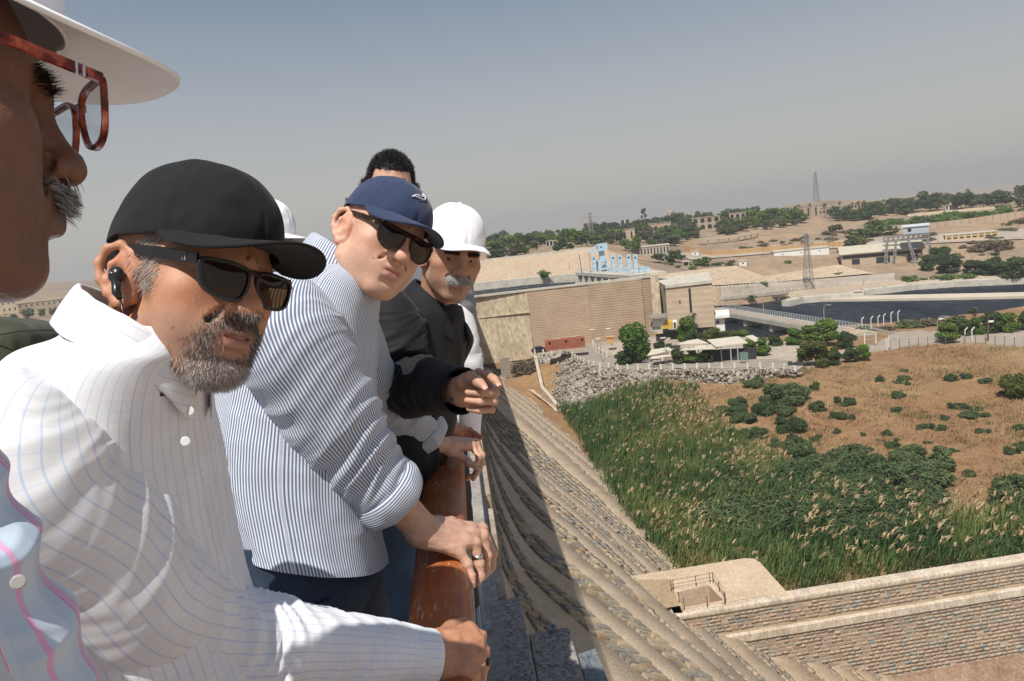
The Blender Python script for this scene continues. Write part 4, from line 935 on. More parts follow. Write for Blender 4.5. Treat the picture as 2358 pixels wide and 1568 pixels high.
def colonnade(o, p, t, n_, W_, H, D):
 for i in range(9):
  b = MB(); b.box(p + t * (-W_ / 2 + W_ * i / 8) + [0, 0, H / 2] - n_ * .15, (.35, .3, H), ax=np.array([t, n_, [0, 0, 1.]])); unparent_origin(b.build('pilaster', CREAM), o)
building('barrack', 2237, 552, 100, 14, 'long cream single storey block with a row of pilasters', mottled('ochre panel', [(.50, .36, .18), (.56, .42, .22)], .5, 3), yaw=.1, rows=1, ncol=8, wsize=(.3, .12), depth=9, extra=colonnade)
def shed_roof(o, p, t, n_, W_, H, D):
 b = MB(); V = [p + t * (sx * (W_ / 2 + .8)) + n_ * (-1.2 if e == 0 else D * .5 if e == 1 else D + 1) + np.array([0, 0, H + (.6 if e != 1 else 3.2)]) for sx in (-1, 1) for e in (0, 1, 2)]
 b.add(V, [(0, 3, 4, 1), (1, 4, 5, 2)]); oo = b.build('roof_sheet', ROOFM); md = oo.modifiers.new('s', 'SOLIDIFY'); md.thickness = .25; unparent_origin(oo, o)
 b = MB(); b.box(p + [0, 0, H - .5] - n_ * .05, (W_ * .96, .1, 1.5), ax=np.array([t, n_, [0, 0, 1.]])); unparent_origin(b.build('clerestory', DARKW), o)
 for tt_, w in ((-.32, .10), (.02, .17), (.38, .12)):
  b = MB(); b.box(p + t * W_ * tt_ + [0, 0, H * .32] - n_ * .06, (W_ * w, .1, H * .55), ax=np.array([t, n_, [0, 0, 1.]])); unparent_origin(b.build('doorway', plain('green black opening', (.02, .03, .03), .4)), o)
building('workshop', 2030, 606, 165, 24, 'long open fronted workshop shed with a pale pitched roof and dark bays', TANW, yaw=.10, rows=1, ncol=1, wsize=(.005, .01), depth=16, extra=shed_roof)
building('house', 1270, 566, 24, 11, 'white house among the town trees left of the crane', WHITEP, rows=1, ncol=3, depth=8)
building('house', 1245, 560, 22, 10, 'low pale house beside the white town house', ROOFM, rows=1, ncol=3, depth=8)
building('house', 1160, 590, 26, 14, 'pink walled house at the left edge of the town', mottled('rosy wall', [(.50, .38, .32), (.6, .48, .42)], .4, 3), rows=1, ncol=3, depth=8)
building('house', 1132, 592, 16, 12, 'white low house nearest the white cap', WHITEP, rows=1, ncol=2, depth=7)
building('house', 1190, 560, 30, 9, 'flat brown house in the middle of the town', PINKW, rows=1, ncol=3, depth=8)
building('house', 1310, 558, 30, 8, 'long white building with a blue white front in the town', WHITEP, rows=1, ncol=5, depth=6)
building('house', 1345, 562, 18, 10, 'small yellow house just left of the crane jib', CREAM, rows=1, ncol=2, depth=7)
building('house', 1432, 556, 62, 26, 'tan walled house with yellow buttresses above the crane', TANW, rows=1, ncol=4, wsize=(.12, .3), depth=12)
building('house', 1440, 512, 22, 16, 'bright white house between the ridge trees', WHITEP, rows=1, ncol=2, depth=8)
building('house', 1355, 522, 22, 14, 'reddish house behind the first pylon', PINKW, rows=1, ncol=2, depth=8)
building('house', 1265, 535, 24, 10, 'brown roofed house below the ridge trees of the town', PINKW, rows=1, ncol=2, depth=8)
building('tower_house', 1862, 502, 48, 27, 'pink palace front with twin square towers on the ridge', PINKW, rows=1, ncol=3, wsize=(.1, .35), depth=14)
building('palace', 1905, 496, 62, 18, 'long pink building with a row of small dark windows on the ridge', PINKW, rows=1, ncol=9, wsize=(.22, .15), depth=14)
building('palace', 1990, 480, 70, 14, 'pink verandah building behind the ridge palms', PINKW, rows=1, ncol=10, wsize=(.32, .25), depth=14)
building('tower_house', 2122, 478, 74, 26, 'square pink block with a dark stair slot above the gardens', PINKW, rows=1, ncol=6, wsize=(.06, .3), depth=16)
building('villa', 2333, 452, 36, 14, 'cream villa with a roof terrace at the right end of the ridge', CREAM, rows=2, ncol=4, wsize=(.25, .25), depth=12)
building('pavilion', 2192, 482, 24, 10, 'small white open garden pavilion', WHITEP, rows=1, ncol=4, wsize=(.32, .38), depth=7)
building('long_building', 1168, 546, 100, 6, 'long flat roofed building on stilts on the skyline behind the white cap', TANW, rows=1, ncol=16, wsize=(.3, .25), depth=10)
building('apartment_block', 110, 718, 130, 26, 'two storey tan apartment block seen under the dark chin', TANW, rows=2, ncol=12, wsize=(.14, .2), depth=16)
building('apartment_block', 5, 722, 62, 30, 'pale apartment block at the left edge of the picture', CREAM, rows=2, ncol=6, wsize=(.14, .2), depth=16)
building('apartment_block', 215, 706, 66, 16, 'low tan block beside the ear of the man in the black cap', TANW, rows=1, ncol=7, wsize=(.14, .2), depth=16)
def longwall(name, P, h, mat, label, piers=0, cat='wall'):
 Q = [hit(x, y) for x, y in P]; o = empty(name, Q[len(Q) // 2], label, cat); b = MB()
 for p, q in zip(Q[:-1], Q[1:]):
  d = (q - p) / np.linalg.norm(q - p); n_ = np.cross(d, [0, 0, 1.]); n_ /= np.linalg.norm(n_); n_ = n_ * .2
  b.hexa([p - n_ - [0, 0, 2], q - n_ - [0, 0, 2], q + n_ - [0, 0, 2], p + n_ - [0, 0, 2], p - n_ + [0, 0, h], q - n_ + [0, 0, h], q + n_ + [0, 0, h], p + n_ + [0, 0, h]])
 unparent_origin(b.build('wall', mat), o)
 if piers:
  L = polyline(Q, piers)
  for p in L: b = MB(); b.box(p + [0, -.1, h / 2], (.5, .9, h + .3)); unparent_origin(b.build('pier', mat), o)
 return o
OCHRE = mottled('ochre wall', [(.44, .27, .13), (.52, .34, .17)], .2, 4, .92)
longwall('boundary_wall', [(1577, 578), (1640, 590), (1700, 586), (1800, 578), (1900, 571), (1985, 565)], 2.4, OCHRE, 'long ochre boundary wall beside the upper road', 40)
longwall('boundary_wall', [(2030, 533), (2130, 527), (2230, 516), (2358, 498), (2500, 482)], 2.6, mottled('rosy boundary wall', [(.40, .30, .22), (.46, .36, .27)], .2, 4), 'long pale boundary wall below the gardens on the right', 26)
longwall('garden_wall', [(2000, 492), (2060, 490)], 2, CREAM, 'short pale garden wall in front of the palms')
longwall('garden_wall', [(2090, 498), (2200, 488), (2290, 480)], 1.2, CREAM, 'low terrace wall between the garden hedges')
sc = empty('shelter', hit(1700, 556), 'long open walkway roof on thin posts across the slope', 'shelter')
b = MB(); Q = [hit(x, y) for x, y in [(1608, 565), (1700, 556), (1745, 547)]]; s = mpp(Q[0])
for p, q in zip(Q[:-1], Q[1:]):
 b.hexa([p + [0, -1, 11 * s], q + [0, -1, 11 * s], q + [0, 2, 11 * s], p + [0, 2, 11 * s], p + [0, -1, 13 * s], q + [0, -1, 13 * s], q + [0, 2, 13 * s], p + [0, 2, 13 * s]])
unparent_origin(b.build('roof', ROOFM), sc)
for p in polyline(Q, 8): b = MB(); b.bar(p - [0, 0, 1], p + [0, 0, 11.2 * s], .3); unparent_origin(b.build('post', TANW), sc)
wt = empty('water_tower', hit(1545, 512), 'small pinkish water tank on legs among the ridge trees', 'water tower'); p = hit(1545, 512); s = mpp(p)
for dx, dy in ((-1, -1), (1, -1), (1, 1), (-1, 1)): b = MB(); b.bar(p + [dx * 5 * s, dy * 2, -1], p + [dx * 5 * s, dy * 2, 18 * s], .35); unparent_origin(b.build('leg', TANW), wt)
b = MB(); b.tube([p + [0, 0, 18 * s], p + [0, 0, 25 * s], p + [0, 0, 27 * s]], [8 * s, 8 * s, 3 * s], 12); unparent_origin(b.build('tank', PINKW), wt)
gy_ = empty('gantry_crane', hit(2080, 603), 'old grey lattice gantry crane with a pale blue cabin on top', 'crane'); p = hit(2082, 605); d = p - CAM; d[2] = 0; d /= np.linalg.norm(d); t = np.array([d[1], -d[0], 0]); s = mpp(p); GR = mottled('weathered grey steel', [(.15, .14, .135), (.30, .29, .28)], 1, 4, .6)
def gp(a, e, k=0): return p + t * a * s + np.array([0, 0, e * s]) + d * k
for a0_, a1_, k in ((-40, -34, -2), (-24, -16, -2), (20, 8, -2), (57, 45, -2), (-40, -34, 4), (57, 45, 4)):
 b = MB(); b.bar(gp(a0_, -2, k), gp(a1_, 52, k), .45); b.bar(gp(a0_ + 6, -2, k), gp(a1_ + 2, 52, k), .45)
 for h in range(4): b.bar(gp(a0_ + (a1_ - a0_) * h / 4, 52 * h / 4, k), gp(a0_ + 6 + (a1_ + 2 - a0_ - 6) * (h + 1) / 4, 52 * (h + 1) / 4, k), .2)
 unparent_origin(b.build('leg', GR), gy_)
b = MB()
for k in (-2, 4):
 b.bar(gp(-40, 52, k), gp(52, 52, k), .5); b.bar(gp(-40, 62, k), gp(52, 62, k), .5)
 for i in range(18): b.bar(gp(-40 + i * 5.1, 52, k), gp(-40 + (i + 1) * 5.1, 62, k) if i % 2 else gp(-40 + i * 5.1, 62, k), .25)
unparent_origin(b.build('girder', GR), gy_)
b = MB(); b.box(gp(24, 73, 1), (50 * s, 6, 16 * s), ax=np.array([t, d, [0, 0, 1.]])); unparent_origin(b.build('cabin', plain('pale blue grey', (.38, .44, .48), .5)), gy_)
b = MB(); b.add([gp(-3, 81, -2.4), gp(51, 81, -2.4), gp(51, 86, 1), gp(-3, 86, 1), gp(51, 81, 4.4), gp(-3, 81, 4.4)], [(0, 1, 2, 3), (3, 2, 4, 5)]); unparent_origin(b.build('cabin_roof', plain('pale roof', (.48, .52, .54), .5)), gy_)
b = MB(); b.box(gp(12, 74, -2.03), (7 * s, .1, 7 * s), ax=np.array([t, d, [0, 0, 1.]])); unparent_origin(b.build('cabin_window', DARKW), gy_)
def lattice(name, x, ybase, ytop, wb, wt_, label, arms=(), cat='pylon', thick=.22, dist=None, nseg=9):
 p = hit(x, ybase) if dist is None else atd(x, ybase, dist); s = mpp(p); H = (ybase - ytop) * s; o = empty(name, p, label, cat); b = MB()
 def c(i, h): 
  w = (wb + (wt_ - wb) * h) * s / 2; sx, sy = ((-1, -1), (1, -1), (1, 1), (-1, 1))[i % 4]; return p + np.array([sx * w, sy * w, h * H])
 for i in range(4): b.bar(c(i, 0), c(i, 1), thick)
 unparent_origin(b.build('leg', GR), o); b = MB()
 for k in range(nseg):
  h0, h1 = (k / nseg) ** .8, ((k + 1) / nseg) ** .8
  for i in range(4): b.bar(c(i, h0), c(i + 1, h1), thick * .55); b.bar(c(i + 1, h0), c(i, h1), thick * .55); b.bar(c(i, h1), c(i + 1, h1), thick * .5)
 unparent_origin(b.build('lattice', GR), o)
 for h, w in arms:
  b = MB(); z = p + np.array([0, 0, h * H]); b.bar(z - [w * s, 0, 0], z + [w * s, 0, 0], thick * .9); b.bar(z - [w * s, 0, 0], z + [0, 0, .05 * H], thick * .6); b.bar(z + [w * s, 0, 0], z + [0, 0, .05 * H], thick * .6)
  for sx in (-1, -.6, .6, 1): b.bar(z + [w * s * sx, 0, 0], z + [w * s * sx, 0, -.035 * H], thick * .5)
  unparent_origin(b.build('arm', GR), o)
lattice('pylon', 1862, 664, 538, 19, 5, 'bare steel lattice pylon standing on the far quay', thick=.15)
lattice('pylon', 1364, 556, 490, 13, 2, 'power pylon with three cross arms behind the town', ((.66, 17), (.84, 15), (.96, 6)), thick=.2)
lattice('radio_mast', 1880, 459, 393, 11, 3, 'tall thin radio mast on the bare hilltop', (), 'mast', thick=.32, nseg=8)
for i, (x, y0, y1) in enumerate(((1187, 612, 590), (1166, 606, 588), (1240, 575, 558), (1306, 594, 574), (1216, 606, 582), (1450, 560, 542), (1690, 570, 555), (1795, 568, 552), (1720, 668, 655), (1795, 655, 640), (1988, 660, 643), (2105, 612, 596), (2160, 560, 545), (2240, 605, 588), (2275, 600, 580))):
 p = hit(x, y0); s = mpp(p); o = empty('lamp_pole', p); tag(o, 'thin grey pole standing far off on the opposite bank', 'pole', 'thin poles across the opposite bank')
 b = MB(); b.bar(p, p + [0, 0, (y0 - y1) * s], .16); unparent_origin(b.build('pole', LAMP), o); b = MB(); b.box(p + [.4, 0, (y0 - y1) * s], (1.0, .2, .12)); unparent_origin(b.build('arm', LAMP), o)
def bollards(P, n, dr, h, w, label, group, mat=WHITEP, rails=True):
 L = polyline([drop(x, y, dr) for x, y in P], n); me = None
 for i, p in enumerate(L):
  if me is None:
   b = MB(); b.box(np.array([0, 0, h / 2]), (w, w, h)); b.box(np.array([0, 0, h + .04]), (w * 1.25, w * 1.25, .1)); o = b.build('bollard', mat); me = o.data
  else: o = link('bollard', me)
  o.location = tuple(p); tag(o, label, 'bollard', group)
 return L
L1 = bollards(edge[:], 31, 28, .95, .30, 'white concrete bollard along the outer edge of the curved road', 'white bollards along the outer road edge')
L2 = bollards([(1388, 782), (1366, 792), (1368, 804), (1395, 820), (1440, 829), (1500, 830), (1560, 829)], 15, 28, .95, .30, 'white concrete bollard along the inner curve of the road', 'white bollards along the inner road edge')
for nm, L, lab in (('guard_rail', L1, 'grey guard rail strung between the outer white bollards'), ('guard_rail', L2, 'grey guard rail strung between the inner white bollards')):
 o = empty(nm, L[5], lab, 'guard rail')
 for h in (.35, .75):
  b = MB()
  for p, q in zip(L[2:-1], L[3:]): b.bar(p + [0, 0, h], q + [0, 0, h], .09, .14)
  unparent_origin(b.build('bar', mottled('rail concrete', [(.38, .34, .28), (.48, .44, .37)], 1, 3)), o)
me = None
for k, P in enumerate(([(1645, 690), (1740, 678), (1830, 668), (1950, 658), (2060, 648)], [(1645, 664), (1740, 656), (1800, 651)])):
 for i in range(24):
  t = i / 23; a = np.array(P, float); kk = np.linspace(0, 1, len(a)); q = hit(np.interp(t, kk, a[:, 0]), np.interp(t, kk, a[:, 1]))
  if me is None: b = MB(); b.box(np.array([0, 0, .3]), (.22, .22, .8)); o = b.build('bollard', WHITEP); me = o.data
  else: o = link('bollard', me)
  o.location = tuple(q); tag(o, ('tiny white bollard along the far canal road', 'tiny white marker along the top of the gravel bank')[k], 'bollard', ('white bollards along the far canal road', 'white markers above the gravel bank')[k])
cn = empty('canopy', drop(1620, 815, 27), 'pale flat awning over the dark workshop stalls beside the road', 'canopy')
AWN = mottled('pale sheet roof', [(.48, .43, .34), (.56, .51, .42)], .6, 4, .8)
def quadroof(o, P, dr, th=.15, name='roof'):
 b = MB(); T = [drop(x, y, d) for (x, y), d in zip(P, dr)]; b.hexa([p - [0, 0, th] for p in T] + T); unparent_origin(b.build(name, AWN), o); return T
quadroof(cn, [(1648, 798), (1722, 789), (1700, 774), (1628, 782)][::1], [24.6, 24.6, 24.3, 24.3])
quadroof(cn, [(1565, 806), (1660, 802), (1642, 793), (1590, 797)], [25.0, 25.0, 24.8, 24.8])
quadroof(cn, [(1560, 793), (1632, 790), (1607, 780), (1580, 785)], [24.8, 24.8, 24.5, 24.5])
quadroof(cn, [(1738, 786), (1754, 783), (1733, 771), (1716, 774)], [24.9, 24.9, 24.6, 24.6])
for x, y in ((1662, 832), (1684, 834), (1645, 830), (1700, 832), (1715, 826), (1610, 832), (1640, 834)):
 q = drop(x, y, 28); b = MB(); b.bar(q, q + [0, 0, 3.2], .16); unparent_origin(b.build('post', GALV), cn)
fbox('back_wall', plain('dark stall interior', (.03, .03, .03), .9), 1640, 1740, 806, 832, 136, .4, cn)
fbox('screen', plain('green mesh screen', (.13, .20, .17), .7), 1703, 1722, 812, 830, 132.5, .2, cn)
kb = empty('kiosk', drop(1510, 838, 28), 'small grey roofed kiosk with a white gable under the big tree', 'kiosk')
fbox('wall', WHITEP, 1478, 1496, 818, 842, 139, 6, kb); fbox('front', mottled('brown shutter', [(.16, .09, .06), (.22, .13, .09)], 2, 3), 1497, 1541, 824, 843, 141, 5, kb)
quadroof(kb, [(1490, 819), (1548, 806), (1540, 799), (1500, 805)], [25.3, 25.3, 25.0, 25.0]); quadroof(kb, [(1496, 826), (1546, 819), (1542, 816), (1500, 821)], [25.9, 25.9, 25.7, 25.7], name='awning')
for i, (x, y) in enumerate(((1371, 802), (1386, 835), (1408, 796), (1536, 842), (1520, 764))):
 q = drop(x, y, 28); o = empty('street_lamp', q, ('slim lamp post at the tip of the road bend', 'slim lamp post inside the road bend', 'lamp post standing against the ribbed wall', 'white lamp post in front of the kiosk', 'lamp post beside the pale cabin')[i], 'street lamp'); H = (4.6, 5.2, 4.2, 5.6, 3.4)[i]
 b = MB(); b.bar(q, q + [0, 0, H], .13); unparent_origin(b.build('pole', LAMP), o); b = MB(); b.box(q + [-.4, 0, H], (1.0, .3, .18)); unparent_origin(b.build('lamp_head', WHITEP), o)
yf = empty('yard_fence', drop(2200, 795, 28), 'sagging wire fence on thin posts between the yard and the dry field', 'fence')
L = polyline([drop(x, y, 28.2) for x, y in [(2050, 803), (2130, 797), (2200, 790), (2250, 791), (2300, 795), (2358, 801), (2500, 806)]], 20)
for p in L: b = MB(); b.bar(p - [0, 0, 1], p + [0, 0, 1.7], .09); unparent_origin(b.build('post', plain('dull post', (.18, .16, .14))), yf)
b = MB()
for h in (.5, 1.0, 1.5):
 for p, q in zip(L[:-1], L[1:]): b.bar(p + [0, 0, h], q + [0, 0, h], .025)
unparent_origin(b.build('wire', STEEL), yf)
for i, (x, y0, y1) in enumerate(((2275, 784, 733), (2160, 760, 730))):
 q = drop(x, y0, 28.1); s = mpp(q); o = empty('street_lamp', q, ('brown lamp post with a white lantern in the yard', 'short brown lamp post at the yard edge')[i], 'street lamp'); H = (y0 - y1) * s
 b = MB(); b.bar(q, q + [0, 0, H], .2); unparent_origin(b.build('pole', RUST), o); b = MB(); b.box(q + [.5, 0, H * .86], (1.0, .35, .3)); unparent_origin(b.build('lamp_head', WHITEP), o)
me = None
for i, (x, y) in enumerate(((2006, 758), (2022, 756), (2035, 752), (2052, 747), (2068, 744), (2222, 790), (2238, 789), (1985, 760))):
 q = drop(x, y, 28.6)
 if me is None: b = MB(); b.bar(np.zeros(3), np.array([0, 0, 2.4]), .13); b.bar(np.array([0, 0, 2.4]), np.array([.5, 0, 2.9]), .13); o = b.build('fence_post', WHITEP); me = o.data
 else: o = link('fence_post', me)
 o.location = tuple(q); tag(o, 'bent topped white fence post near the river', 'fence post', 'bent topped white posts by the river')
gr_ = empty('guard_rail', drop(2035, 768, 28), 'grey crash barrier beside the yard entrance', 'guard rail'); b = MB(); p, q = drop(2008, 763, 28), drop(2062, 776, 28); b.bar(p + [0, 0, .7], q + [0, 0, .7], .12, .35); unparent_origin(b.build('beam', GALV), gr_)
for t_ in np.linspace(0, 1, 5): b = MB(); m_ = p * (1 - t_) + q * t_; b.bar(m_, m_ + [0, 0, .8], .14); unparent_origin(b.build('post', GALV), gr_)
gt = empty('gate', drop(2000, 798, 28), 'pale pipe gate with white posts at the field corner', 'gate')
for x, y in ((1991, 792), (2017, 790), (2042, 806), (2047, 799)): q = drop(x, y, 28.2); b = MB(); b.bar(q, q + [0, 0, 2.2], .15); unparent_origin(b.build('post', WHITEP), gt)
b = MB(); p, q = drop(1991, 792, 28.2), drop(2017, 790, 28.2); b.bar(p + [0, 0, 1.8], q + [0, 0, 1.8], .1); b.bar(p + [0, 0, .9], q + [0, 0, .9], .06); unparent_origin(b.build('bar', GALV), gt)
bn_ = empty('bin', drop(1820, 842, 28.2), 'dark green barrel beside the end of the road', 'barrel'); q = drop(1820, 846, 28.4); b = MB(); b.tube([q, q + [0, 0, 1.0]], .4, 12); unparent_origin(b.build('drum', plain('green drum', (.03, .07, .05), .5)), bn_); b = MB(); b.tube([q + [0, 0, 1.0], q + [0, 0, 1.08]], .43, 12); unparent_origin(b.build('rim', plain('green rim', (.04, .09, .06), .5)), bn_)
pl_ = empty('plank_stack', drop(1805, 852, 28.6), 'rusty brown steel sheets lying at the end of the guard rail', 'scrap metal')
b = MB()
for i in range(4): p = drop(1790 + 4 * i, 858 - 2 * i, 28.7); q = drop(1828 + 4 * i, 852 - 2 * i, 28.7); b.bar(p + [0, 0, .12 + .07 * i], q + [0, 0, .12 + .07 * i], .9, .06)
unparent_origin(b.build('sheet', RUST), pl_)
ty = empty('tyre_heap', drop(1836, 838, 28), 'dark tyre lying by the bushes at the end of the road', 'tyre'); q = drop(1840, 842, 28.2); b = MB(); b.tube([q + [.8 * math.cos(a), .8 * math.sin(a), .3] for a in np.linspace(0, 2 * math.pi, 16)], .3, 8); unparent_origin(b.build('tread', plain('black rubber', (.025, .025, .025), .8)), ty)
# =================================================================== vegetation
def leafmat(name, stops, transl=.25, rand=.35):
 m, n, b = newmat(name); at = n.nodes.new('ShaderNodeAttribute'); at.attribute_name = 'tint'
 c = ramp(n, at.outputs['Fac'], [(i / (len(stops) - 1), s) for i, s in enumerate(stops)])
 oi = n.nodes.new('ShaderNodeObjectInfo'); hs = n.nodes.new('ShaderNodeHueSaturation'); n.links.new(c, hs.inputs['Color'])
 n.links.new(mathn(n, 'MULTIPLY_ADD', oi.outputs['Random'], rand, 1 - rand / 2), hs.inputs['Value'])
 n.links.new(mathn(n, 'MULTIPLY_ADD', oi.outputs['Random'], -.03, .515), hs.inputs['Hue'])
 n.links.new(hs.outputs[0], b.inputs['Base Color']); b.inputs['Roughness'].default_value = .75; b.inputs['Specular IOR Level'].default_value = .2
 t = n.nodes.new('ShaderNodeBsdfTranslucent'); n.links.new(hs.outputs[0], t.inputs[0]); mx = n.nodes.new('ShaderNodeMixShader'); mx.inputs[0].default_value = transl
 n.links.new(b.outputs[0], mx.inputs[1]); n.links.new(t.outputs[0], mx.inputs[2]); n.links.new(mx.outputs[0], n.nodes['Material Output'].inputs[0]); return m
LEAF = {
 'bright': leafmat('bright leaves', [(.05, .095, .017), (.10, .175, .03), (.155, .235, .05)]),
 'mid': leafmat('mid green leaves', [(.05, .08, .024), (.085, .125, .038), (.13, .17, .058)]),
 'dark': leafmat('dark green leaves', [(.034, .058, .021), (.055, .09, .033), (.08, .115, .045)]),
 'grey': leafmat('grey green leaves', [(.06, .075, .04), (.09, .11, .06), (.13, .145, .085)]),
 'olive': leafmat('olive leaves', [(.06, .075, .018), (.10, .12, .03), (.15, .16, .05)]),
 'dry': leafmat('dry twigs', [(.12, .09, .06), (.18, .14, .09), (.22, .18, .12)]),
 'tam': leafmat('feathery blue green leaves', [(.05, .08, .036), (.08, .12, .052), (.125, .165, .075)]),
 'palm': leafmat('palm fronds', [(.05, .07, .03), (.08, .11, .05), (.13, .15, .08)]),
}
BARK = mottled('bark', [(.14, .10, .07), (.22, .17, .12)], 3, 4, .95, .5, .05)
def quads(C, U, Vv, tint):
 n = len(C); V = np.stack([C - U - Vv, C + U - Vv, C + U + Vv, C - U + Vv], 1).reshape(-1, 3); F = np.arange(n * 4).reshape(n, 4); return V, F, np.repeat(tint, 4)
def crown_mesh(name, seed, mat, lobes, nq, size, flat=.75, feather=False):
 """lobes: list of (centre, radii). Leaf clumps mostly near the lobe surfaces, gaps left by a noise."""
 g = np.random.default_rng(seed); vol = np.array([np.prod(r) ** (2 / 3) for c, r in lobes]); idx = g.choice(len(lobes), nq, p=vol / vol.sum())
 d = g.normal(size=(nq, 3)); d /= np.linalg.norm(d, axis=1)[:, None]; rr = g.uniform(.35, 1, nq) ** .45 * g.normal(1, .06, nq)
 Cc = np.array([l[0] for l in lobes], float)[idx]; Rr = np.array([l[1] for l in lobes], float)[idx]; P = Cc + d * Rr * rr[:, None]
 keep = gnoise(P * (1.6 / np.mean(Rr)) + seed) > -.42; P, d = P[keep], d[keep]; n = len(P)
 nr_ = d * .8 + g.normal(size=(n, 3)) * .6 + [0, 0, .35]; nr_ /= np.linalg.norm(nr_, axis=1)[:, None]
 u = np.cross(nr_, g.normal(size=(n, 3))); u /= np.linalg.norm(u, axis=1)[:, None]; v = np.cross(nr_, u); s = size * g.uniform(.55, 1.3, n)[:, None]
 if feather: V, F, T = quads(P, u * s * .22, v * s * 1.3, g.random(n))
 else: V, F, T = quads(P, u * s * .5, v * s * .5 * flat, np.clip(.5 + gnoise(P * 1.3 / size * .3) * .6 + g.normal(size=n) * .2, 0, 1))
 return npmesh(name, V, F, mat, attrs={'tint': T})
def trunk_mesh(name, seed, h, r, branches, spread):
 g = np.random.default_rng(seed); b = MB(); b.tube([(0, 0, -.5), (.02 * h, 0, h * .3), (-.01 * h, .02 * h, h * .62)], [r * 1.25, r, r * .7], 7)
 for i in range(branches):
  a = i * 2.4 + g.uniform(0, .6); e = np.array([math.cos(a) * spread * g.uniform(.5, .9), math.sin(a) * spread * g.uniform(.5, .9), h * g.uniform(.75, .95)])
  st = np.array([0, 0, h * g.uniform(.35, .58)]); b.tube([st, st * .5 + e * .5 + [0, 0, -.04 * h], e], [r * .55, r * .38, r * .15], 5)
 me = npmesh(name, np.array(b.V), b.F, BARK); return me
PRO = {}
def mkproto(kind, seed, mat, h, lobes, nq, size, trunk=(.18, 4, 1.5), feather=False):
 PRO.setdefault(kind, []).append((crown_mesh('crown', seed, LEAF[mat], lobes, nq, size, feather=feather), trunk_mesh('trunk', seed, h * .75, trunk[0], trunk[1], trunk[2]), h))
for s in range(3):
 g = np.random.default_rng(100 + s)
 def L(n, R_, h0, h1, r0, r1): return [((g.uniform(-R_, R_), g.uniform(-R_, R_), g.uniform(h0, h1)), (g.uniform(r0, r1), g.uniform(r0, r1), g.uniform(r0, r1) * .8)) for _ in range(n)]
 for k in ('bright', 'mid', 'dark', 'grey', 'olive'): mkproto(k, 200 + s * 7 + len(k), k, 10, L(11, 2.5, 2.6, 8.0, 1.5, 2.4), 900, .85)
 mkproto('tallgum', 260 + s, 'grey', 14, L(8, 2.0, 8.5, 13, .9, 1.7), 420, .7, (.2, 5, 2.2))
 mkproto('conifer', 270 + s, 'dark', 10, [((0, 0, z), (1.7 - z * .14, 1.7 - z * .14, 1.4)) for z in (2, 4, 6, 8, 9.2)], 420, .7, (.15, 2, .5))
 mkproto('shrub', 300 + s, 'mid', 2, L(7, 1.3, .4, 1.4, .6, 1.0), 420, .34, (.05, 4, .8))
 mkproto('dryshrub', 310 + s, 'dry', 2, L(7, 1.3, .4, 1.2, .6, 1.0), 420, .34, (.05, 6, 1.0), True)
 mkproto('greenshrub', 320 + s, 'bright', 2, L(7, 1.2, .5, 1.4, .6, .95), 520, .30, (.05, 4, .8))
 mkproto('tamarisk', 330 + s, 'tam', 3, L(13, 1.7, .4, 2.2, .6, 1.2), 5600, .19, (.06, 6, 1.2), True)
 def DM(n, R_, z0, z1): return [((R_ * q * math.cos(a), R_ * q * math.sin(a), z), (r, r, r * .85)) for z, a, r, q in ((g.uniform(z0, z1), g.uniform(0, 6.28), g.uniform(1.3, 2.1), 0) for _ in range(n)) for q in [math.sqrt(max(.05, 1 - ((z - z0 - 1.5) / (z1 - z0 - .8)) ** 2)) * math.sqrt(g.random())]]
 mkproto('big', 340 + s, 'bright', 10, DM(24, 3.0, 1.5, 8.3), 7500, .46, (.22, 6, 2.5))
 mkproto('bigdark', 350 + s, 'dark', 10, DM(22, 3.0, 1.5, 8.2), 6500, .46, (.22, 6, 2.5))
 mkproto('bigolive', 360 + s, 'olive', 10, DM(26, 3.8, 1.4, 7.6), 7500, .46, (.22, 6, 2.5))
def palm_meshes(seed, h):
 g = np.random.default_rng(seed); V, F, T = [], [], []; b = 0
 for i in range(34):
  a = g.uniform(0, 2 * math.pi); el = g.uniform(-.5, 1.25); Lf = g.uniform(2.0, 2.9); d = np.array([math.cos(a), math.sin(a), 0]); side = np.array([-d[1], d[0], 0]); pts = []
  for t in np.linspace(0, 1, 6): pts.append(d * (Lf * t * math.cos(el) * (1 - .15 * t)) + np.array([0, 0, h + Lf * (math.sin(el) * t - .75 * t * t)]))
  for k in range(5):
   w0, w1 = .34 * math.sin(math.pi * min(.96, .12 + k / 5)), .34 * math.sin(math.pi * min(.96, .12 + (k + 1) / 5)); dn = np.array([0, 0, -.35])
   for s_ in (-1, 1):
    V += [pts[k], pts[k + 1], pts[k + 1] + (side * s_ + dn) * w1, pts[k] + (side * s_ + dn) * w0]; F.append([b, b + 1, b + 2, b + 3]); b += 4; T += [g.random()] * 4
 cr_ = npmesh('crown', np.array(V), np.array(F), LEAF['palm'], attrs={'tint': np.array(T)})
 tb = MB(); tb.tube([(0, 0, -.5), (.1, 0, h * .5), (0, 0, h + .1)], [.26, .2, .2], 8); return cr_, npmesh('trunk', np.array(tb.V), tb.F, BARK)
for s, h in enumerate((7, 9, 11)): c_, t_ = palm_meshes(400 + s, h); PRO.setdefault('palm', []).append((c_, t_, h + 2.2))
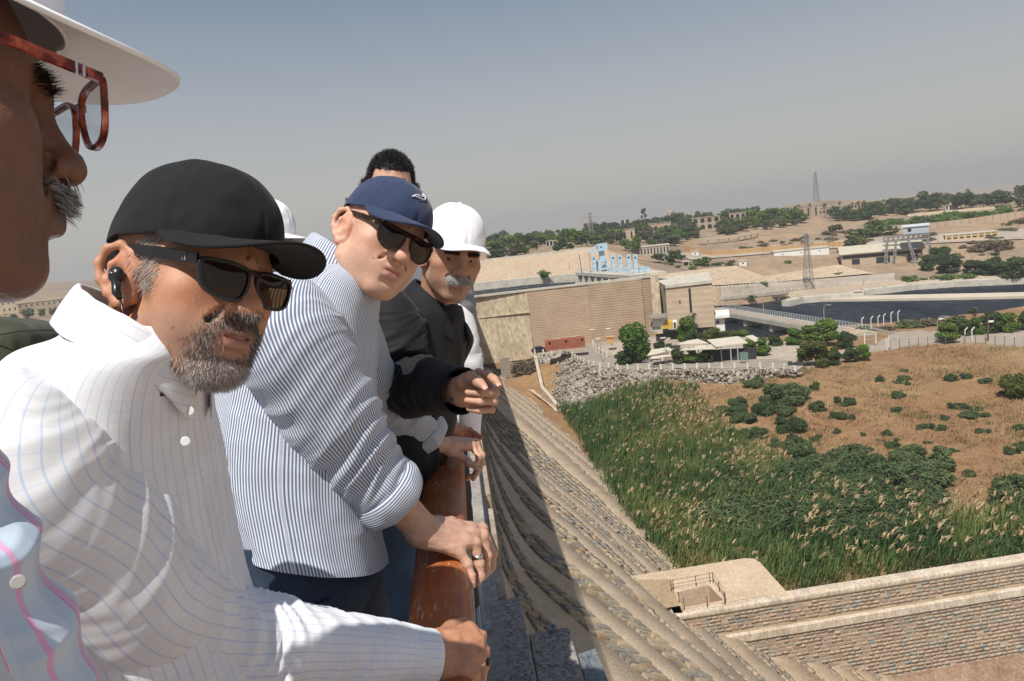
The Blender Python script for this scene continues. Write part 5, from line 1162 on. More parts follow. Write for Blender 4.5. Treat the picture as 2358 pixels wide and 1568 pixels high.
KN = {'bright': 'broadleaf_tree', 'mid': 'broadleaf_tree', 'dark': 'broadleaf_tree', 'grey': 'acacia_tree', 'olive': 'broadleaf_tree', 'tallgum': 'gum_tree', 'conifer': 'cypress_tree', 'palm': 'palm_tree', 'shrub': 'shrub', 'dryshrub': 'dry_shrub', 'greenshrub': 'shrub', 'tamarisk': 'tamarisk_bush', 'big': 'broadleaf_tree', 'bigdark': 'broadleaf_tree', 'bigolive': 'broadleaf_tree'}
tg = np.random.default_rng(77)
def plant(kind, p, H, label, group=None, wide=1.0, rz=None, var=None, parts=True):
 ps = PRO[kind]; c_, t_, h = ps[int(tg.integers(len(ps))) if var is None else var % len(ps)]; s = H / h
 o = empty(KN[kind], p, label, 'shrub' if 'shrub' in KN[kind] or 'bush' in KN[kind] else 'tree', group); o.scale = (s * wide, s * wide, s); o.rotation_euler.z = tg.uniform(0, 6.28) if rz is None else rz
 a = link('crown', c_, o); b = link('trunk', t_, o); return o
LAND = [(1132, 592, 'the low white house by the white cap'), (1160, 590, 'the pink walled house'), (1190, 560, 'the flat brown house'), (1245, 560, 'the low pale house'), (1270, 566, 'the white town house'), (1310, 558, 'the long blue white building'), (1345, 562, 'the small yellow house'), (1364, 556, 'the three armed pylon'), (1432, 556, 'the buttressed house'), (1440, 512, 'the bright white ridge house'), (1486, 530, 'the tall gum tree'), (1497, 588, 'the finned office'), (1523, 536, 'the brown house'), (1545, 512, 'the water tank'), (1590, 515, 'the low pink house'), (1627, 530, 'the arched villa'), (1675, 524, 'the villa wing'), (1700, 520, 'the single arched villa'), (1700, 556, 'the walkway roof'), (1265, 535, 'the brown roofed house'), (1168, 546, 'the stilted long building'), (1862, 502, 'the twin towers'), (1905, 496, 'the pink palace'), (1990, 480, 'the verandah building'), (2122, 478, 'the square pink block'), (2192, 482, 'the white pavilion'), (2333, 452, 'the cream villa'), (1845, 588, 'the long white shed'), (2030, 606, 'the workshop'), (2237, 552, 'the ochre barrack'), (1711, 612, 'the white hut'), (1580, 612, 'the cream hut'), (1880, 459, 'the radio mast'), (2080, 603, 'the gantry'), (2150, 520, 'the pale boundary wall'), (1780, 578, 'the ochre wall'), (110, 718, 'the tan apartment block'), (5, 722, 'the pale apartment block'), (215, 706, 'the low tan block')]
ADJ = {'bright': 'bright green tree', 'mid': 'mid green tree', 'dark': 'dark tree', 'grey': 'grey green acacia', 'olive': 'olive tree', 'conifer': 'pointed cypress', 'palm': 'palm tree', 'shrub': 'green bush', 'greenshrub': 'bright bush', 'dryshrub': 'dry brown bush', 'tallgum': 'gum tree'}
def zone(poly, n, h, kinds, label, group, where='h', wide=(1.0, 1.45), mind=5):
 """n plants inside a pixel polygon, each at its own spot on the terrain"""
 P = np.array(poly, float); x0, y0 = P.min(0); x1, y1 = P.max(0); pts = []; tries = 0
 def inside(x, y):
  c = False; j = len(P) - 1
  for i in range(len(P)):
   if (P[i, 1] > y) != (P[j, 1] > y) and x < (P[j, 0] - P[i, 0]) * (y - P[i, 1]) / (P[j, 1] - P[i, 1]) + P[i, 0]: c = not c
   j = i
  return c
 while len(pts) < n and tries < 4000:
  tries += 1; x, y = tg.uniform(x0, x1), tg.uniform(y0, y1)
  if inside(x, y) and all((x - a) ** 2 + ((y - b_) * 1.6) ** 2 > mind ** 2 for a, b_ in pts): pts.append((x, y))
 for x, y in pts:
  q = hit(x, y, where); k = kinds[int(tg.integers(len(kinds)))]; H = tg.uniform(*h)
  near = min(LAND, key=lambda l: (x - l[0]) ** 2 + ((y - l[1]) * 2) ** 2); dx, dy = x - near[0], y - near[1]
  far_ = 'just ' if math.hypot(dx, dy) < 22 else '' if math.hypot(dx, dy) < 60 else 'well '
  rel = ('left of' if dx < 0 else 'right of') if abs(dx) > 14 else ('in front of' if dy > 0 else 'behind'); rel2 = ' and downhill' if dy > 9 and abs(dx) > 14 else ' and uphill' if dy < -9 and abs(dx) > 14 else ''
  sz = 'small' if H < h[0] + (h[1] - h[0]) * .3 else 'tall' if H > h[0] + (h[1] - h[0]) * .7 else 'middling'; lb = f'{sz} {ADJ[k]} {far_}{rel}{rel2} {near[2]}' if not rel2 else f'{sz} {ADJ[k]} {far_}{rel.replace(" of", "")}{rel2} of {near[2]}'
  plant(k, q - [0, 0, .2], H * 1.2 * mpp(q), lb, group, tg.uniform(*wide))
M3 = ['mid', 'dark', 'grey']
zone([(1125, 566), (1204, 556), (1290, 548), (1350, 538), (1420, 534), (1420, 548), (1300, 558), (1125, 572)], 56, (13, 24), M3 + ['conifer'], 'small tree in the dense belt on the town skyline', 'trees on the town skyline', mind=3.5)
zone([(1420, 534), (1500, 522), (1500, 538), (1420, 548)], 22, (14, 24), M3, 'tree on the ridge between the pylon and the tall gum tree', 'ridge trees beside the pylon')
zone([(1125, 600), (1125, 560), (1260, 556), (1400, 545), (1500, 535), (1500, 560), (1395, 566), (1345, 572), (1230, 590)], 66, (16, 32), M3 + ['bright', 'palm'], 'leafy town tree standing among the houses above the canal bank', 'trees among the town houses', mind=6)
zone([(1500, 522), (1590, 508), (1740, 498), (1742, 508), (1640, 516), (1500, 534)], 46, (14, 24), ['dark', 'mid', 'grey'], 'tree of the dark belt behind the arched villas', 'dark belt behind the villas', mind=5)
zone([(1505, 575), (1500, 548), (1600, 538), (1610, 545), (1575, 562)], 24, (16, 34), ['mid', 'bright', 'grey', 'palm'], 'tree on the slope below the brown house', 'slope trees below the brown house', mind=9)
zone([(1560, 528), (1600, 525), (1605, 538), (1560, 540)], 7, (14, 24), ['mid', 'grey', 'palm'], 'tree between the brown house and the arched villa', 'trees between the two villas', mind=7)
zone([(1655, 545), (1690, 540), (1740, 532), (1830, 520), (1850, 512), (1850, 498), (1750, 510), (1660, 530)], 32, (14, 30), ['mid', 'grey', 'bright', 'olive'], 'tree on the slope between the arched villas and the palace', 'slope trees before the palace', mind=9)
zone([(1745, 503), (1850, 494), (1850, 500), (1750, 510)], 10, (12, 20), M3, 'small tree at the foot of the bare hill', 'trees at the foot of the bare hill', mind=7)
zone([(1905, 502), (2080, 482), (2110, 492), (1985, 508), (1905, 512)], 36, (16, 32), ['palm', 'palm', 'mid', 'dark'], 'palm or leafy tree in front of the ridge palace', 'palace garden trees', mind=7)
zone([(2050, 480), (2358, 455), (2480, 442), (2480, 460), (2358, 476), (2240, 482), (2060, 492)], 64, (18, 36), ['mid', 'dark', 'palm', 'dark', 'grey'], 'tall tree of the garden belt on the right ridge', 'garden belt on the right ridge', mind=8)
zone([(2020, 520), (2100, 512), (2290, 492), (2358, 480), (2358, 490), (2230, 508), (2060, 530), (2020, 530)], 30, (9, 16), ['greenshrub', 'shrub', 'greenshrub'], 'low green hedge bush on the garden terrace', 'terrace hedge bushes', mind=9, wide=(1.2, 2))
zone([(1600, 600), (1700, 580), (1740, 560), (1900, 540), (2000, 530), (2000, 560), (1900, 566), (1750, 580)], 26, (5, 11), ['dryshrub', 'dryshrub', 'shrub'], 'small dry bush on the bare slope', 'dry bushes on the bare slope', mind=13, wide=(1, 1.7))
zone([(2030, 560), (2358, 510), (2358, 590), (2200, 600), (2160, 570)], 24, (5, 12), ['dryshrub', 'shrub', 'dryshrub'], 'scrubby bush on the open ground right of the workshop', 'scrub right of the workshop', mind=15, wide=(1, 1.8))
zone([(1520, 600), (1580, 590), (1700, 612), (1640, 620), (1540, 622)], 9, (5, 12), ['shrub', 'greenshrub'], 'green bush beside the road above the embankment', 'bushes above the embankment', mind=12)
zone([(0, 742), (20, 725), (230, 705), (230, 722), (120, 735)], 14, (10, 22), ['mid', 'grey', 'palm'], 'tree among the apartment blocks on the left bank', 'trees by the apartment blocks', mind=8)
for i, (k, x, y, h, w, lab) in enumerate((
 ('tallgum', 1486, 530, 52, .7, 'tall thin gum tree standing above the ridge with a bare pale trunk'), ('mid', 1668, 538, 36, 1.1, 'round green tree covering the wing of the arched villa'),
 ('dark', 1552, 604, 34, 1.4, 'dark spreading tree in front of the grey office'), ('dark', 1518, 606, 26, 1.5, 'dark low tree left of the date palm'), ('palm', 1532, 606, 28, 1.1, 'date palm above the embankment beside the crane columns'),
 ('palm', 1450, 590, 40, 1.0, 'palm with a brown skirt beside the crane cab'), ('palm', 1405, 560, 34, 1.0, 'slender palm behind the crane jib'), ('bright', 1462, 584, 44, 1.0, 'bright green tree above the crane columns'), ('bright', 1440, 578, 30, 1.1, 'bright green tree just right of the crane cab'),
 ('mid', 1957, 573, 36, 1.15, 'green tree behind the left end of the workshop'), ('olive', 1985, 574, 34, 1.2, 'olive grey tree behind the middle of the workshop roof'), ('shrub', 1997, 543, 24, 2.6, 'broad rounded green thicket on the slope below the palace'), ('olive', 1925, 535, 22, 1.8, 'wide olive bush below the palace'),
 ('bigdark', 2138, 622, 44, 1.1, 'dark round tree left in the grove by the far quay'), ('bigdark', 2165, 606, 44, 1.3, 'tall dark tree at the back of the grove by the quay'), ('bigdark', 2185, 628, 48, 1.3, 'dark broad tree in the middle of the quay grove'), ('bigdark', 2245, 632, 40, 1.6, 'dark spreading tree right of the quay grove'), ('bigdark', 2290, 632, 48, 1.5, 'dark leafy tree second from the right edge of the far bank'), ('bigdark', 2340, 640, 58, 1.4, 'dark tree at the right edge of the far bank'),
 ('greenshrub', 2098, 647, 15, 1.6, 'clipped bush by the quay nearest the pylon'), ('greenshrub', 2127, 645, 8, 1.4, 'smallest clipped bush on the quay'), ('greenshrub', 2170, 643, 13, 2.4, 'long clipped bush in the middle of the quay'), ('greenshrub', 2222, 640, 12, 2.4, 'clipped double bush at the right on the quay'),
 ('dryshrub', 2292, 571, 20, 2.2, 'wide dry brown bush in front of the barrack'), ('palm', 2345, 530, 26, 1.1, 'lone palm by the right boundary wall'), ('greenshrub', 1754, 653, 7, 3.0, 'green creeper hedge along the gravel bank'), ('greenshrub', 1817, 606, 9, 1.3, 'single round bush on the plain above the embankment'), ('shrub', 1622, 611, 22, 1.3, 'bushy tree beside the upper road'), ('greenshrub', 1925, 634, 8, 2, 'creeper patch on the gravel bank near the pylon'))):
 q = hit(x, y); plant(k, q - [0, 0, .2], h * mpp(q), lab, None, w)
for i, (x, lab) in enumerate(((1900, 'leftmost tall palm in front of the pink palace'), (1866, 'palm by the twin towers'), (1935, 'tall palm right of the palace door'), (1990, 'tall palm in front of the verandah building'), (2001, 'palm above the garden hedge'), (2058, 'paired palm beside the square pink block'), (2062, 'second paired palm beside the square pink block'), (2300, 'palm near the cream villa'))):
 q = hit(x, 503 - (x - 1900) * .06); plant('palm', q, (42 if x < 2000 else 36) * mpp(q), lab, None, .75)
near_trees = [('big', 1462, 834, 96, 1.05, 27.9, 'big bright green tree between the road bend and the kiosk'), ('bigdark', 1437, 838, 38, 1.5, 28, 'dark bush under the big bright tree'), ('bigdark', 1562, 836, 44, 1.0, 28, 'leftmost dark bush in front of the awning'), ('big', 1592, 835, 42, 1.1, 28, 'bright bush second from the kiosk'),
 ('bigdark', 1628, 834, 44, 1.0, 28, 'dark bush against the awning stalls'), ('bigdark', 1522, 808, 30, 1.5, 28, 'low dark bush behind the kiosk roof'), ('big', 1585, 784, 60, 1.0, 28, 'bright tree against the powerhouse wall'), ('palm', 1602, 784, 74, .8, 28, 'palm sticking out above the tree by the powerhouse'), ('bigdark', 1600, 790, 34, 1.6, 28, 'dark bushes below the powerhouse tree'), ('bigolive', 1642, 790, 42, 1.2, 28, 'olive bush left of the pale annex'), ('bigolive', 1676, 784, 32, 1.6, 28.2, 'spreading olive bush by the water under the bridge'), ('big', 1712, 780, 24, 1.8, 28.6, 'low green bush at the water edge behind the awning'), ('big', 1728, 822, 46, .9, 28, 'bright bush at the right end of the stalls'), ('big', 1752, 818, 46, 1.1, 28, 'bright tree right of the small sheet roof'), ('bigdark', 1785, 798, 34, 1.2, 28.3, 'green bush by the water left of the rounded trees'),
 ('big', 1832, 796, 46, 1.2, 28.3, 'bright rounded tree under the bridge end'), ('big', 1866, 786, 44, 1.3, 28.3, 'bright tree in the middle of the bridge end clump'), ('big', 1905, 790, 62, 1.2, 28.3, 'tallest bright tree at the bridge end'), ('bigdark', 1948, 796, 40, 1.4, 28.3, 'darker tree right of the bridge end clump'), ('bigolive', 1878, 838, 64, 1.25, 28.4, 'yellow green dome of a tree at the end of the road'), ('bigdark', 1916, 836, 40, 1.2, 28.5, 'dark bush right of the yellow green dome'), ('bigdark', 1958, 830, 36, 1.2, 28.6, 'round dark bush near the field gate'), ('big', 1988, 826, 38, 1.2, 28.6, 'round bright bush by the field gate'), ('bigolive', 1922, 815, 24, .9, 28.4, 'small upright bush on the sandy patch'),
 ('big', 2185, 786, 50, 1.25, 28.1, 'spreading bright tree at the near left of the yard hedge'), ('bigdark', 2222, 772, 46, 1.1, 28.2, 'dark tree in the middle of the yard hedge'), ('big', 2250, 770, 44, 1.0, 28.2, 'bright tree behind the brown lamp post'), ('bigdark', 2285, 766, 60, 1.1, 28.2, 'tallest dark tree of the yard hedge'), ('big', 2322, 764, 48, 1.1, 28.2, 'bright tree at the right part of the yard hedge'), ('bigdark', 2362, 758, 50, 1.1, 28.2, 'dark tree cut by the right picture edge'), ('tallgum', 2240, 752, 50, .9, 28.5, 'thin grey tree leaning over the river'),
 ('dryshrub', 2130, 752, 20, 2.2, 28.8, 'brown scrub on the near river bank'), ('shrub', 2085, 755, 16, 2.6, 28.8, 'olive scrub on the near river bank'), ('dryshrub', 2035, 758, 12, 2.6, 28.8, 'reddish scrub by the crash barrier'), ('shrub', 1995, 760, 14, 2.0, 28.8, 'green scrub at the end of the bridge railing'), ('shrub', 2190, 742, 16, 2.2, 28.9, 'yellowish scrub behind the white lantern'),
 ('dryshrub', 1700, 690, 10, 2, 29.5, 'brown bush on the rocky far bank'), ('shrub', 1728, 688, 11, 2, 29.5, 'olive bush on the rocky far bank'), ('shrub', 1657, 698, 12, 1.2, 29.5, 'olive bush beside the powerhouse corner'), ('dryshrub', 1800, 686, 11, 2, 29.5, 'yellow bush left of the dividing wall'), ('greenshrub', 1247, 638, 18, 1.3, 14.2, 'single green bush on the canal bank'),
 ('bigolive', 2338, 908, 60, 1.15, 29, 'bushy olive tree in the dry field at the right edge'), ('tamarisk', 2330, 1158, 66, 1.2, 29.8, 'dark bush at the right edge near the reeds'), ('dryshrub', 1215, 858, 34, 1.2, 31.5, 'dry yellow scrub in the niche by the ramp wall')]
for k, x, y, h, w, dr_v, lab in near_trees:
 q = drop(x, y, dr_v); plant(k, q - [0, 0, .3], h * mpp(q) * 1.03, lab, None, w)
shr = [(1180, 200, 60, 1.5), (1060, 250, 44, 1.2), (930, 215, 36, 1.3), (1470, 205, 30, 1.6), (1200, 335, 46, 1.3), (1640, 92, 26, .8), (1320, 235, 34, 1.3), (830, 260, 34, 1.2), (905, 375, 40, 1.5), (1215, 455, 44, 1.6), (1465, 500, 50, 1.9), (1690, 580, 36, 2.1), (880, 500, 50, 1.3), (1250, 620, 64, 2.1), (980, 590, 56, 1.4), (1560, 660, 62, 1.5), (1890, 720, 60, 1.9), (1350, 850, 90, 1.7), (1610, 880, 76, 1.4), (1120, 740, 60, 1.3), (1760, 720, 50, 1.5), (1450, 780, 56, 1.5), (1700, 420, 26, 1.5), (1440, 270, 26, 1.6), (1315, 130, 26, 1.0), (1020, 120, 36, 1.5), (700, 130, 26, 1.6), (600, 170, 26, 2.0), (720, 210, 26, 1.6), (1985, 90, 26, 1.3), (1430, 350, 22, .8), (1560, 365, 20, .6), (1675, 360, 26, .9), (1715, 240, 20, 1.4), (1500, 280, 22, .8), (1320, 385, 24, 1.2), (1200, 385, 24, 1.2), (1930, 490, 26, 1.4), (2300, 450, 36, 1.0), (1970, 280, 20, 1.2), (2090, 560, 26, 1.2), (1780, 110, 20, .7), (1740, 90, 22, .8), (650, 390, 30, 1.2), (2280, 990, 70, 1.5), (1010, 470, 40, 1.3)]
_sg = np.random.default_rng(9); shr += [(float(_sg.uniform(860, 1950)), float(_sg.uniform(500, 900)), float(_sg.uniform(46, 84)), float(_sg.uniform(1.5, 2.2))) for _ in range(24)] + [(float(_sg.uniform(640, 1300)), float(_sg.uniform(120, 470)), float(_sg.uniform(22, 40)), float(_sg.uniform(1.3, 2))) for _ in range(14)] + [(float(_sg.uniform(1500, 2350)), float(_sg.uniform(20, 480)), float(_sg.uniform(12, 26)), float(_sg.uniform(1., 2))) for _ in range(26)]
def sdrop(x, y):
 q = hit(x, y, 'f'); return q
for i, (zx, zy, h, w) in enumerate(shr):
 x, y = 1266.5 + .4629 * zx, 834.8 + .4629 * zy; q = sdrop(x, y); H = h * .4629 * mpp(q) * (1.75 if h >= 44 else 1.3); w /= (1.35 if h >= 44 else 1.1)
 big = h >= 44
 plant('tamarisk', q - [0, 0, .2], H * 1.15, f"{('large', 'broad', 'tall', 'spreading')[i % 4] if big else ('small', 'tiny', 'low', 'sparse')[i % 4]} dark feathery bush {('beside the green reeds', 'between the reeds and the dry field', 'at the edge of the dry field', 'out on the dry field')[int(np.clip((x - 1640) / 170, 0, 3))]}, {('far back', 'midway', 'near the long wall')[int(np.clip((y - 860) / 130, 0, 2))]}", 'large dark bushes by the reeds' if big else 'small dark bushes on the dry field', w)
def inpoly(X, Y, P):
 P = np.array(P, float); c = np.zeros(len(X), bool); j = len(P) - 1
 for i in range(len(P)):
  m = ((P[i, 1] > Y) != (P[j, 1] > Y)) & (X < (P[j, 0] - P[i, 0]) * (Y - P[i, 1]) / (P[j, 1] - P[i, 1] + 1e-9) + P[i, 0]); c ^= m; j = i
 return c
def scatter(n, poly, seed, box=(-5, 140, 50, 200)):
 g = np.random.default_rng(seed); x = g.uniform(box[0], box[1], n); y = g.uniform(box[2], box[3], n); z = np.clip(gz(x, y), -1.5, 6.5); P = np.c_[x, y, z]; X, Y = projv(P); k = inpoly(X, Y, poly); return P[k]
def blades(P, seed, nb, h, w, lean, mat, name, label, cat, tintbase=None, wind=(.5, .15), spread=.3, droop=.4, start=(.0, .45)):
 g = np.random.default_rng(seed); n = len(P); C = np.repeat(P, nb, 0); m = len(C); H = h[0] + (h[1] - h[0]) * g.random(m)
 if isinstance(tintbase, np.ndarray): T0 = np.repeat(tintbase, nb)
 else: T0 = g.random(m)
 a = g.uniform(0, 2 * math.pi, m); d = np.c_[np.cos(a), np.sin(a), np.zeros(m)] * lean * g.uniform(.2, 1, m)[:, None] + np.array([wind[0], wind[1], 0]) * g.uniform(.2, 1, m)[:, None] * lean
 C = C + np.c_[g.normal(size=(m, 2)) * spread, np.zeros(m)]; b0 = C + np.c_[np.zeros((m, 2)), H * g.uniform(start[0], start[1], m)]
 side = np.c_[-np.sin(a), np.cos(a), np.zeros(m)] * (w * g.uniform(.6, 1.3, m))[:, None]
 mid = b0 + np.c_[d[:, :2] * (H * .45)[:, None], H * .42]; tip = b0 + np.c_[d[:, :2] * (H * 1.0)[:, None], H * (.62 - droop * g.random(m) * .5)]
 V = np.stack([b0 - side * .5, b0 + side * .5, mid + side * .45, mid - side * .45, tip], 1).reshape(-1, 3); k = np.arange(m)[:, None] * 5
 Fq = (k + [0, 1, 2, 3]); Ft = (k + [3, 2, 4]); Tt = np.repeat(np.clip(T0 + g.normal(size=m) * .12, 0, 1), 5)
 me = bpy.data.meshes.new(name); me.vertices.add(len(V)); me.vertices.foreach_set('co', V.astype(np.float32).ravel())
 li = np.concatenate([Fq.ravel(), Ft.ravel()]).astype(np.int32); me.loops.add(len(li)); me.loops.foreach_set('vertex_index', li); me.polygons.add(2 * m)
 me.polygons.foreach_set('loop_start', np.concatenate([np.arange(m) * 4, m * 4 + np.arange(m) * 3]).astype(np.int32)); me.update(calc_edges=True)
 at = me.attributes.new('tint', 'FLOAT', 'POINT'); at.data.foreach_set('value', Tt.astype(np.float32)); me.materials.append(mat)
 o = link(name, me); tag(o, label, cat, kind='stuff'); return o
REED = leafmat('reed leaves', [(.058, .105, .036), (.095, .155, .05), (.145, .20, .062), (.26, .255, .095), (.42, .34, .16)], .4, 0)
PLUME = leafmat('reed plumes', [(.36, .27, .14), (.45, .35, .19), (.54, .43, .26)], .2, 0)
DRY = leafmat('dry grass', [(.17, .09, .045), (.24, .14, .07), (.32, .21, .10), (.42, .32, .15)], .15, 0)
reed_poly = [(1284, 945), (1330, 1010), (1400, 1140), (1470, 1240), (1525, 1318), (1440, 1345), (1720, 1370), (1815, 1372), (2380, 1300), (2380, 1170), (2250, 1200), (2080, 1180), (1950, 1150), (1850, 1110), (1760, 1050), (1690, 1010), (1640, 960), (1600, 910), (1520, 890), (1440, 900), (1390, 925), (1330, 950)]
RP = scatter(64000, reed_poly, 61)
def clear_of(P):
 pw = np.array([p[:2] for p in outer]); k = ~inpoly(P[:, 0], P[:, 1], pw); s_ = (P[:, :2] - wl[:2]) @ wn[:2]; k &= s_ < -1.6
 toe = np.interp(P[:, 1], YG, XS[-3]); return k & (P[:, 0] > np.interp(P[:, 1], YG, XS[16]) + .3) & (P[:, 2] > -9)
RP = RP[clear_of(RP)]
X, Y = projv(RP); tan_zone = np.exp(-(((X - 1610) / 90) ** 2 + ((Y - 960) / 45) ** 2)) + np.exp(-(((X - 1720) / 60) ** 2 + ((Y - 1090) / 40) ** 2)) * .5 + .35 * np.exp(-((X - 1590) / 70) ** 2 - ((Y - 1250) / 60) ** 2)
rt = np.clip(.34 + fbm(RP * [.10, .10, 0], 3) * .48 + tan_zone * .55 - .12 * (X < 1450), 0, 1)
RP[:, 2] -= .1
hs_ = 1.0
blades(RP, 62, 7, (1.5, 3.3), .075, .42, REED, 'reeds', 'dense green reeds filling the ground between the dam and the dry field', 'reeds', rt, wind=(.7, -.2), spread=.28)
g = np.random.default_rng(65); pk = g.random(len(RP)) < np.clip(.10 + tan_zone * 1.3 + .28 * ((X > 1850) & (Y > 1150)) - .06 * (X < 1400), 0, 1) * .75
PP = RP[pk] + np.c_[np.zeros((pk.sum(), 2)), g.uniform(2.0, 2.9, pk.sum())]
blades(PP, 66, 5, (.5, .9), .11, .6, PLUME, 'reed_plumes', 'pale feathery seed heads standing above the reeds', 'reed plumes', None, wind=(1.0, -.3), spread=.05, start=(0, .1))
field_poly = [(1500, 905), (1700, 890), (1800, 868), (1850, 845), (2020, 815), (2130, 805), (2250, 800), (2400, 806), (2400, 1300), (1900, 1200), (1600, 1000)]
FP = scatter(64000, field_poly, 71, (10, 200, 50, 190)); FP = FP[clear_of(FP)]
dn = fbm(FP * [.10, .10, 0], 3); FP = FP[(dn + np.random.default_rng(72).normal(size=len(FP)) * .25) > -.1]; dn = fbm(FP * [.06, .06, 0], 3)
blades(FP, 73, 6, (.35, .95), .05, .7, DRY, 'dry_grass', 'dry reddish and straw coloured grass over the field', 'dry grass', np.clip(.42 + dn * .5, 0, 1), wind=(.4, -.1), spread=.35, start=(0, .05))
gk = fbm(FP * [.035, .035, 5.0], 2) > .18; GP = FP[gk][::3]
blades(GP, 75, 8, (.4, 1.2), .05, .6, leafmat('green weeds', [(.10, .13, .05), (.16, .18, .07), (.26, .25, .10)], .2, 0), 'weeds', 'patches of yellow green weeds in the dry field', 'weeds', None, wind=(.3, 0), spread=.4, start=(0, .1))
# =================================================================== haze
hz = MB(); hz.box(np.array([250, 900, 45.]), (3400, 3000, 112)); 
ho = hz.build('haze', None); m = bpy.data.materials.new('haze'); m.use_nodes = True; n = m.node_tree; n.nodes.remove(n.nodes['Principled BSDF'])
vp = n.nodes.new('ShaderNodeVolumePrincipled'); vp.inputs['Color'].default_value = (.95, .94, .92, 1); vp.inputs['Density'].default_value = .00042; vp.inputs['Anisotropy'].default_value = .3
n.links.new(vp.outputs[0], n.nodes['Material Output'].inputs['Volume']); ho.data.materials.append(m); tag(ho, 'thin dusty haze over the valley', 'haze', kind='stuff')
# =================================================================== people: implicit surfaces and cloth tubes
class Sdf:
 def __init__(s, lo, hi, h):
  s.h = h; s.lo = np.array(lo, float); n = np.ceil((np.array(hi) - s.lo) / h).astype(int) + 1
  s.ax = [s.lo[i] + h * np.arange(n[i]) for i in range(3)]; s.F = np.full(n, 1.0, np.float32)
 def sl(s, lo, hi, pad):
  r = []
  for i in range(3):
   a = int(np.floor((lo[i] - pad - s.lo[i]) / s.h)); b = int(np.ceil((hi[i] + pad - s.lo[i]) / s.h)) + 1; r.append(slice(max(0, a), max(0, min(b, s.F.shape[i]))))
  return tuple(r)
 def g(s, q): return (s.ax[0][q[0]][:, None, None], s.ax[1][q[1]][None, :, None], s.ax[2][q[2]][None, None, :])
 def comb(s, q, d, k, op):
  F = s.F[q]
  if F.size == 0: return
  d = d.astype(np.float32)
  if op == 's':
   h = np.clip(.5 - .5 * (F + d) / k, 0, 1); s.F[q] = F + (-d - F) * h + k * h * (1 - h)
  else:
   h = np.clip(.5 + .5 * (F - d) / k, 0, 1); s.F[q] = F + (d - F) * h - k * h * (1 - h)
 def ell(s, c, r, k=.01, op='u', R=None):
  c = np.array(c, float); r = np.array(r, float) if hasattr(r, '__len__') else np.full(3, float(r)); m = r if R is None else np.full(3, r.max())
  q = s.sl(c - m, c + m, k + .012); X, Y, Z = s.g(q); X, Y, Z = X - c[0], Y - c[1], Z - c[2]
  if R is not None:
   R = np.asarray(R, float); X, Y, Z = (X * R[0, i] + Y * R[1, i] + Z * R[2, i] for i in range(3))
  k0 = np.sqrt((X / r[0]) ** 2 + (Y / r[1]) ** 2 + (Z / r[2]) ** 2); k1 = np.sqrt((X / r[0] ** 2) ** 2 + (Y / r[1] ** 2) ** 2 + (Z / r[2] ** 2) ** 2) + 1e-9
  s.comb(q, k0 * (k0 - 1) / k1, k, op)
 def cap(s, a, b, ra, rb=None, k=.01, op='u'):
  a, b = np.array(a, float), np.array(b, float); rb = ra if rb is None else rb; m = max(ra, rb); q = s.sl(np.minimum(a, b) - m, np.maximum(a, b) + m, k + .012)
  X, Y, Z = s.g(q); d = b - a; L = d @ d + 1e-12; t = np.clip(((X - a[0]) * d[0] + (Y - a[1]) * d[1] + (Z - a[2]) * d[2]) / L, 0, 1)
  s.comb(q, np.sqrt((X - a[0] - t * d[0]) ** 2 + (Y - a[1] - t * d[1]) ** 2 + (Z - a[2] - t * d[2]) ** 2) - (ra + (rb - ra) * t), k, op)
 def chain(s, P, r, k=.01, op='u'):
  r = r if hasattr(r, '__len__') else [r] * len(P)
  for i in range(len(P) - 1): s.cap(P[i], P[i + 1], r[i], r[i + 1], k, op)
 def mesh(s):
  F = s.F; S_ = F < 0; nx, ny, nz = F.shape; cnt = np.zeros((nx - 1, ny - 1, nz - 1), np.int8)
  for a in (0, 1):
   for b in (0, 1):
    for c in (0, 1): cnt += S_[a:nx - 1 + a, b:ny - 1 + b, c:nz - 1 + c]
  act = (cnt > 0) & (cnt < 8); I = np.argwhere(act); idx = np.full(act.shape, -1, np.int64); idx[act] = np.arange(len(I))
  acc = np.zeros((len(I), 3)); n = np.zeros(len(I))
  cs = [(a, b, c) for a in (0, 1) for b in (0, 1) for c in (0, 1)]
  for i, p in enumerate(cs):
   for q in cs[i + 1:]:
    if sum(abs(u - v) for u, v in zip(p, q)) != 1: continue
    f0 = F[I[:, 0] + p[0], I[:, 1] + p[1], I[:, 2] + p[2]].astype(float); f1 = F[I[:, 0] + q[0], I[:, 1] + q[1], I[:, 2] + q[2]].astype(float)
    m = (f0 < 0) != (f1 < 0); t = np.where(m, f0 / (f0 - f1 + 1e-20), 0)
    P = np.array(p) + (np.array(q) - np.array(p)) * t[:, None]; acc += P * m[:, None]; n += m
  V = s.lo + (I + acc / n[:, None]) * s.h; out = []
  for ax in range(3):
   sh = [slice(None)] * 3; sh2 = [slice(None)] * 3; sh[ax] = slice(0, -1); sh2[ax] = slice(1, None); A, B = S_[tuple(sh)], S_[tuple(sh2)]; E_ = np.argwhere(A != B)
   u, v = (ax + 1) % 3, (ax + 2) % 3; E_ = E_[(E_[:, u] > 0) & (E_[:, v] > 0) & (E_[:, u] < F.shape[u] - 1) & (E_[:, v] < F.shape[v] - 1)]
   def cell(du, dv): c = E_.copy(); c[:, u] += du; c[:, v] += dv; return idx[c[:, 0], c[:, 1], c[:, 2]]
   qd = np.stack([cell(-1, -1), cell(0, -1), cell(0, 0), cell(-1, 0)], 1); ins = A[E_[:, 0], E_[:, 1], E_[:, 2]]; qd[~ins] = qd[~ins][:, ::-1]; out.append(qd)
  Q = np.concatenate(out); Q = Q[(Q >= 0).all(1)]; return V, Q
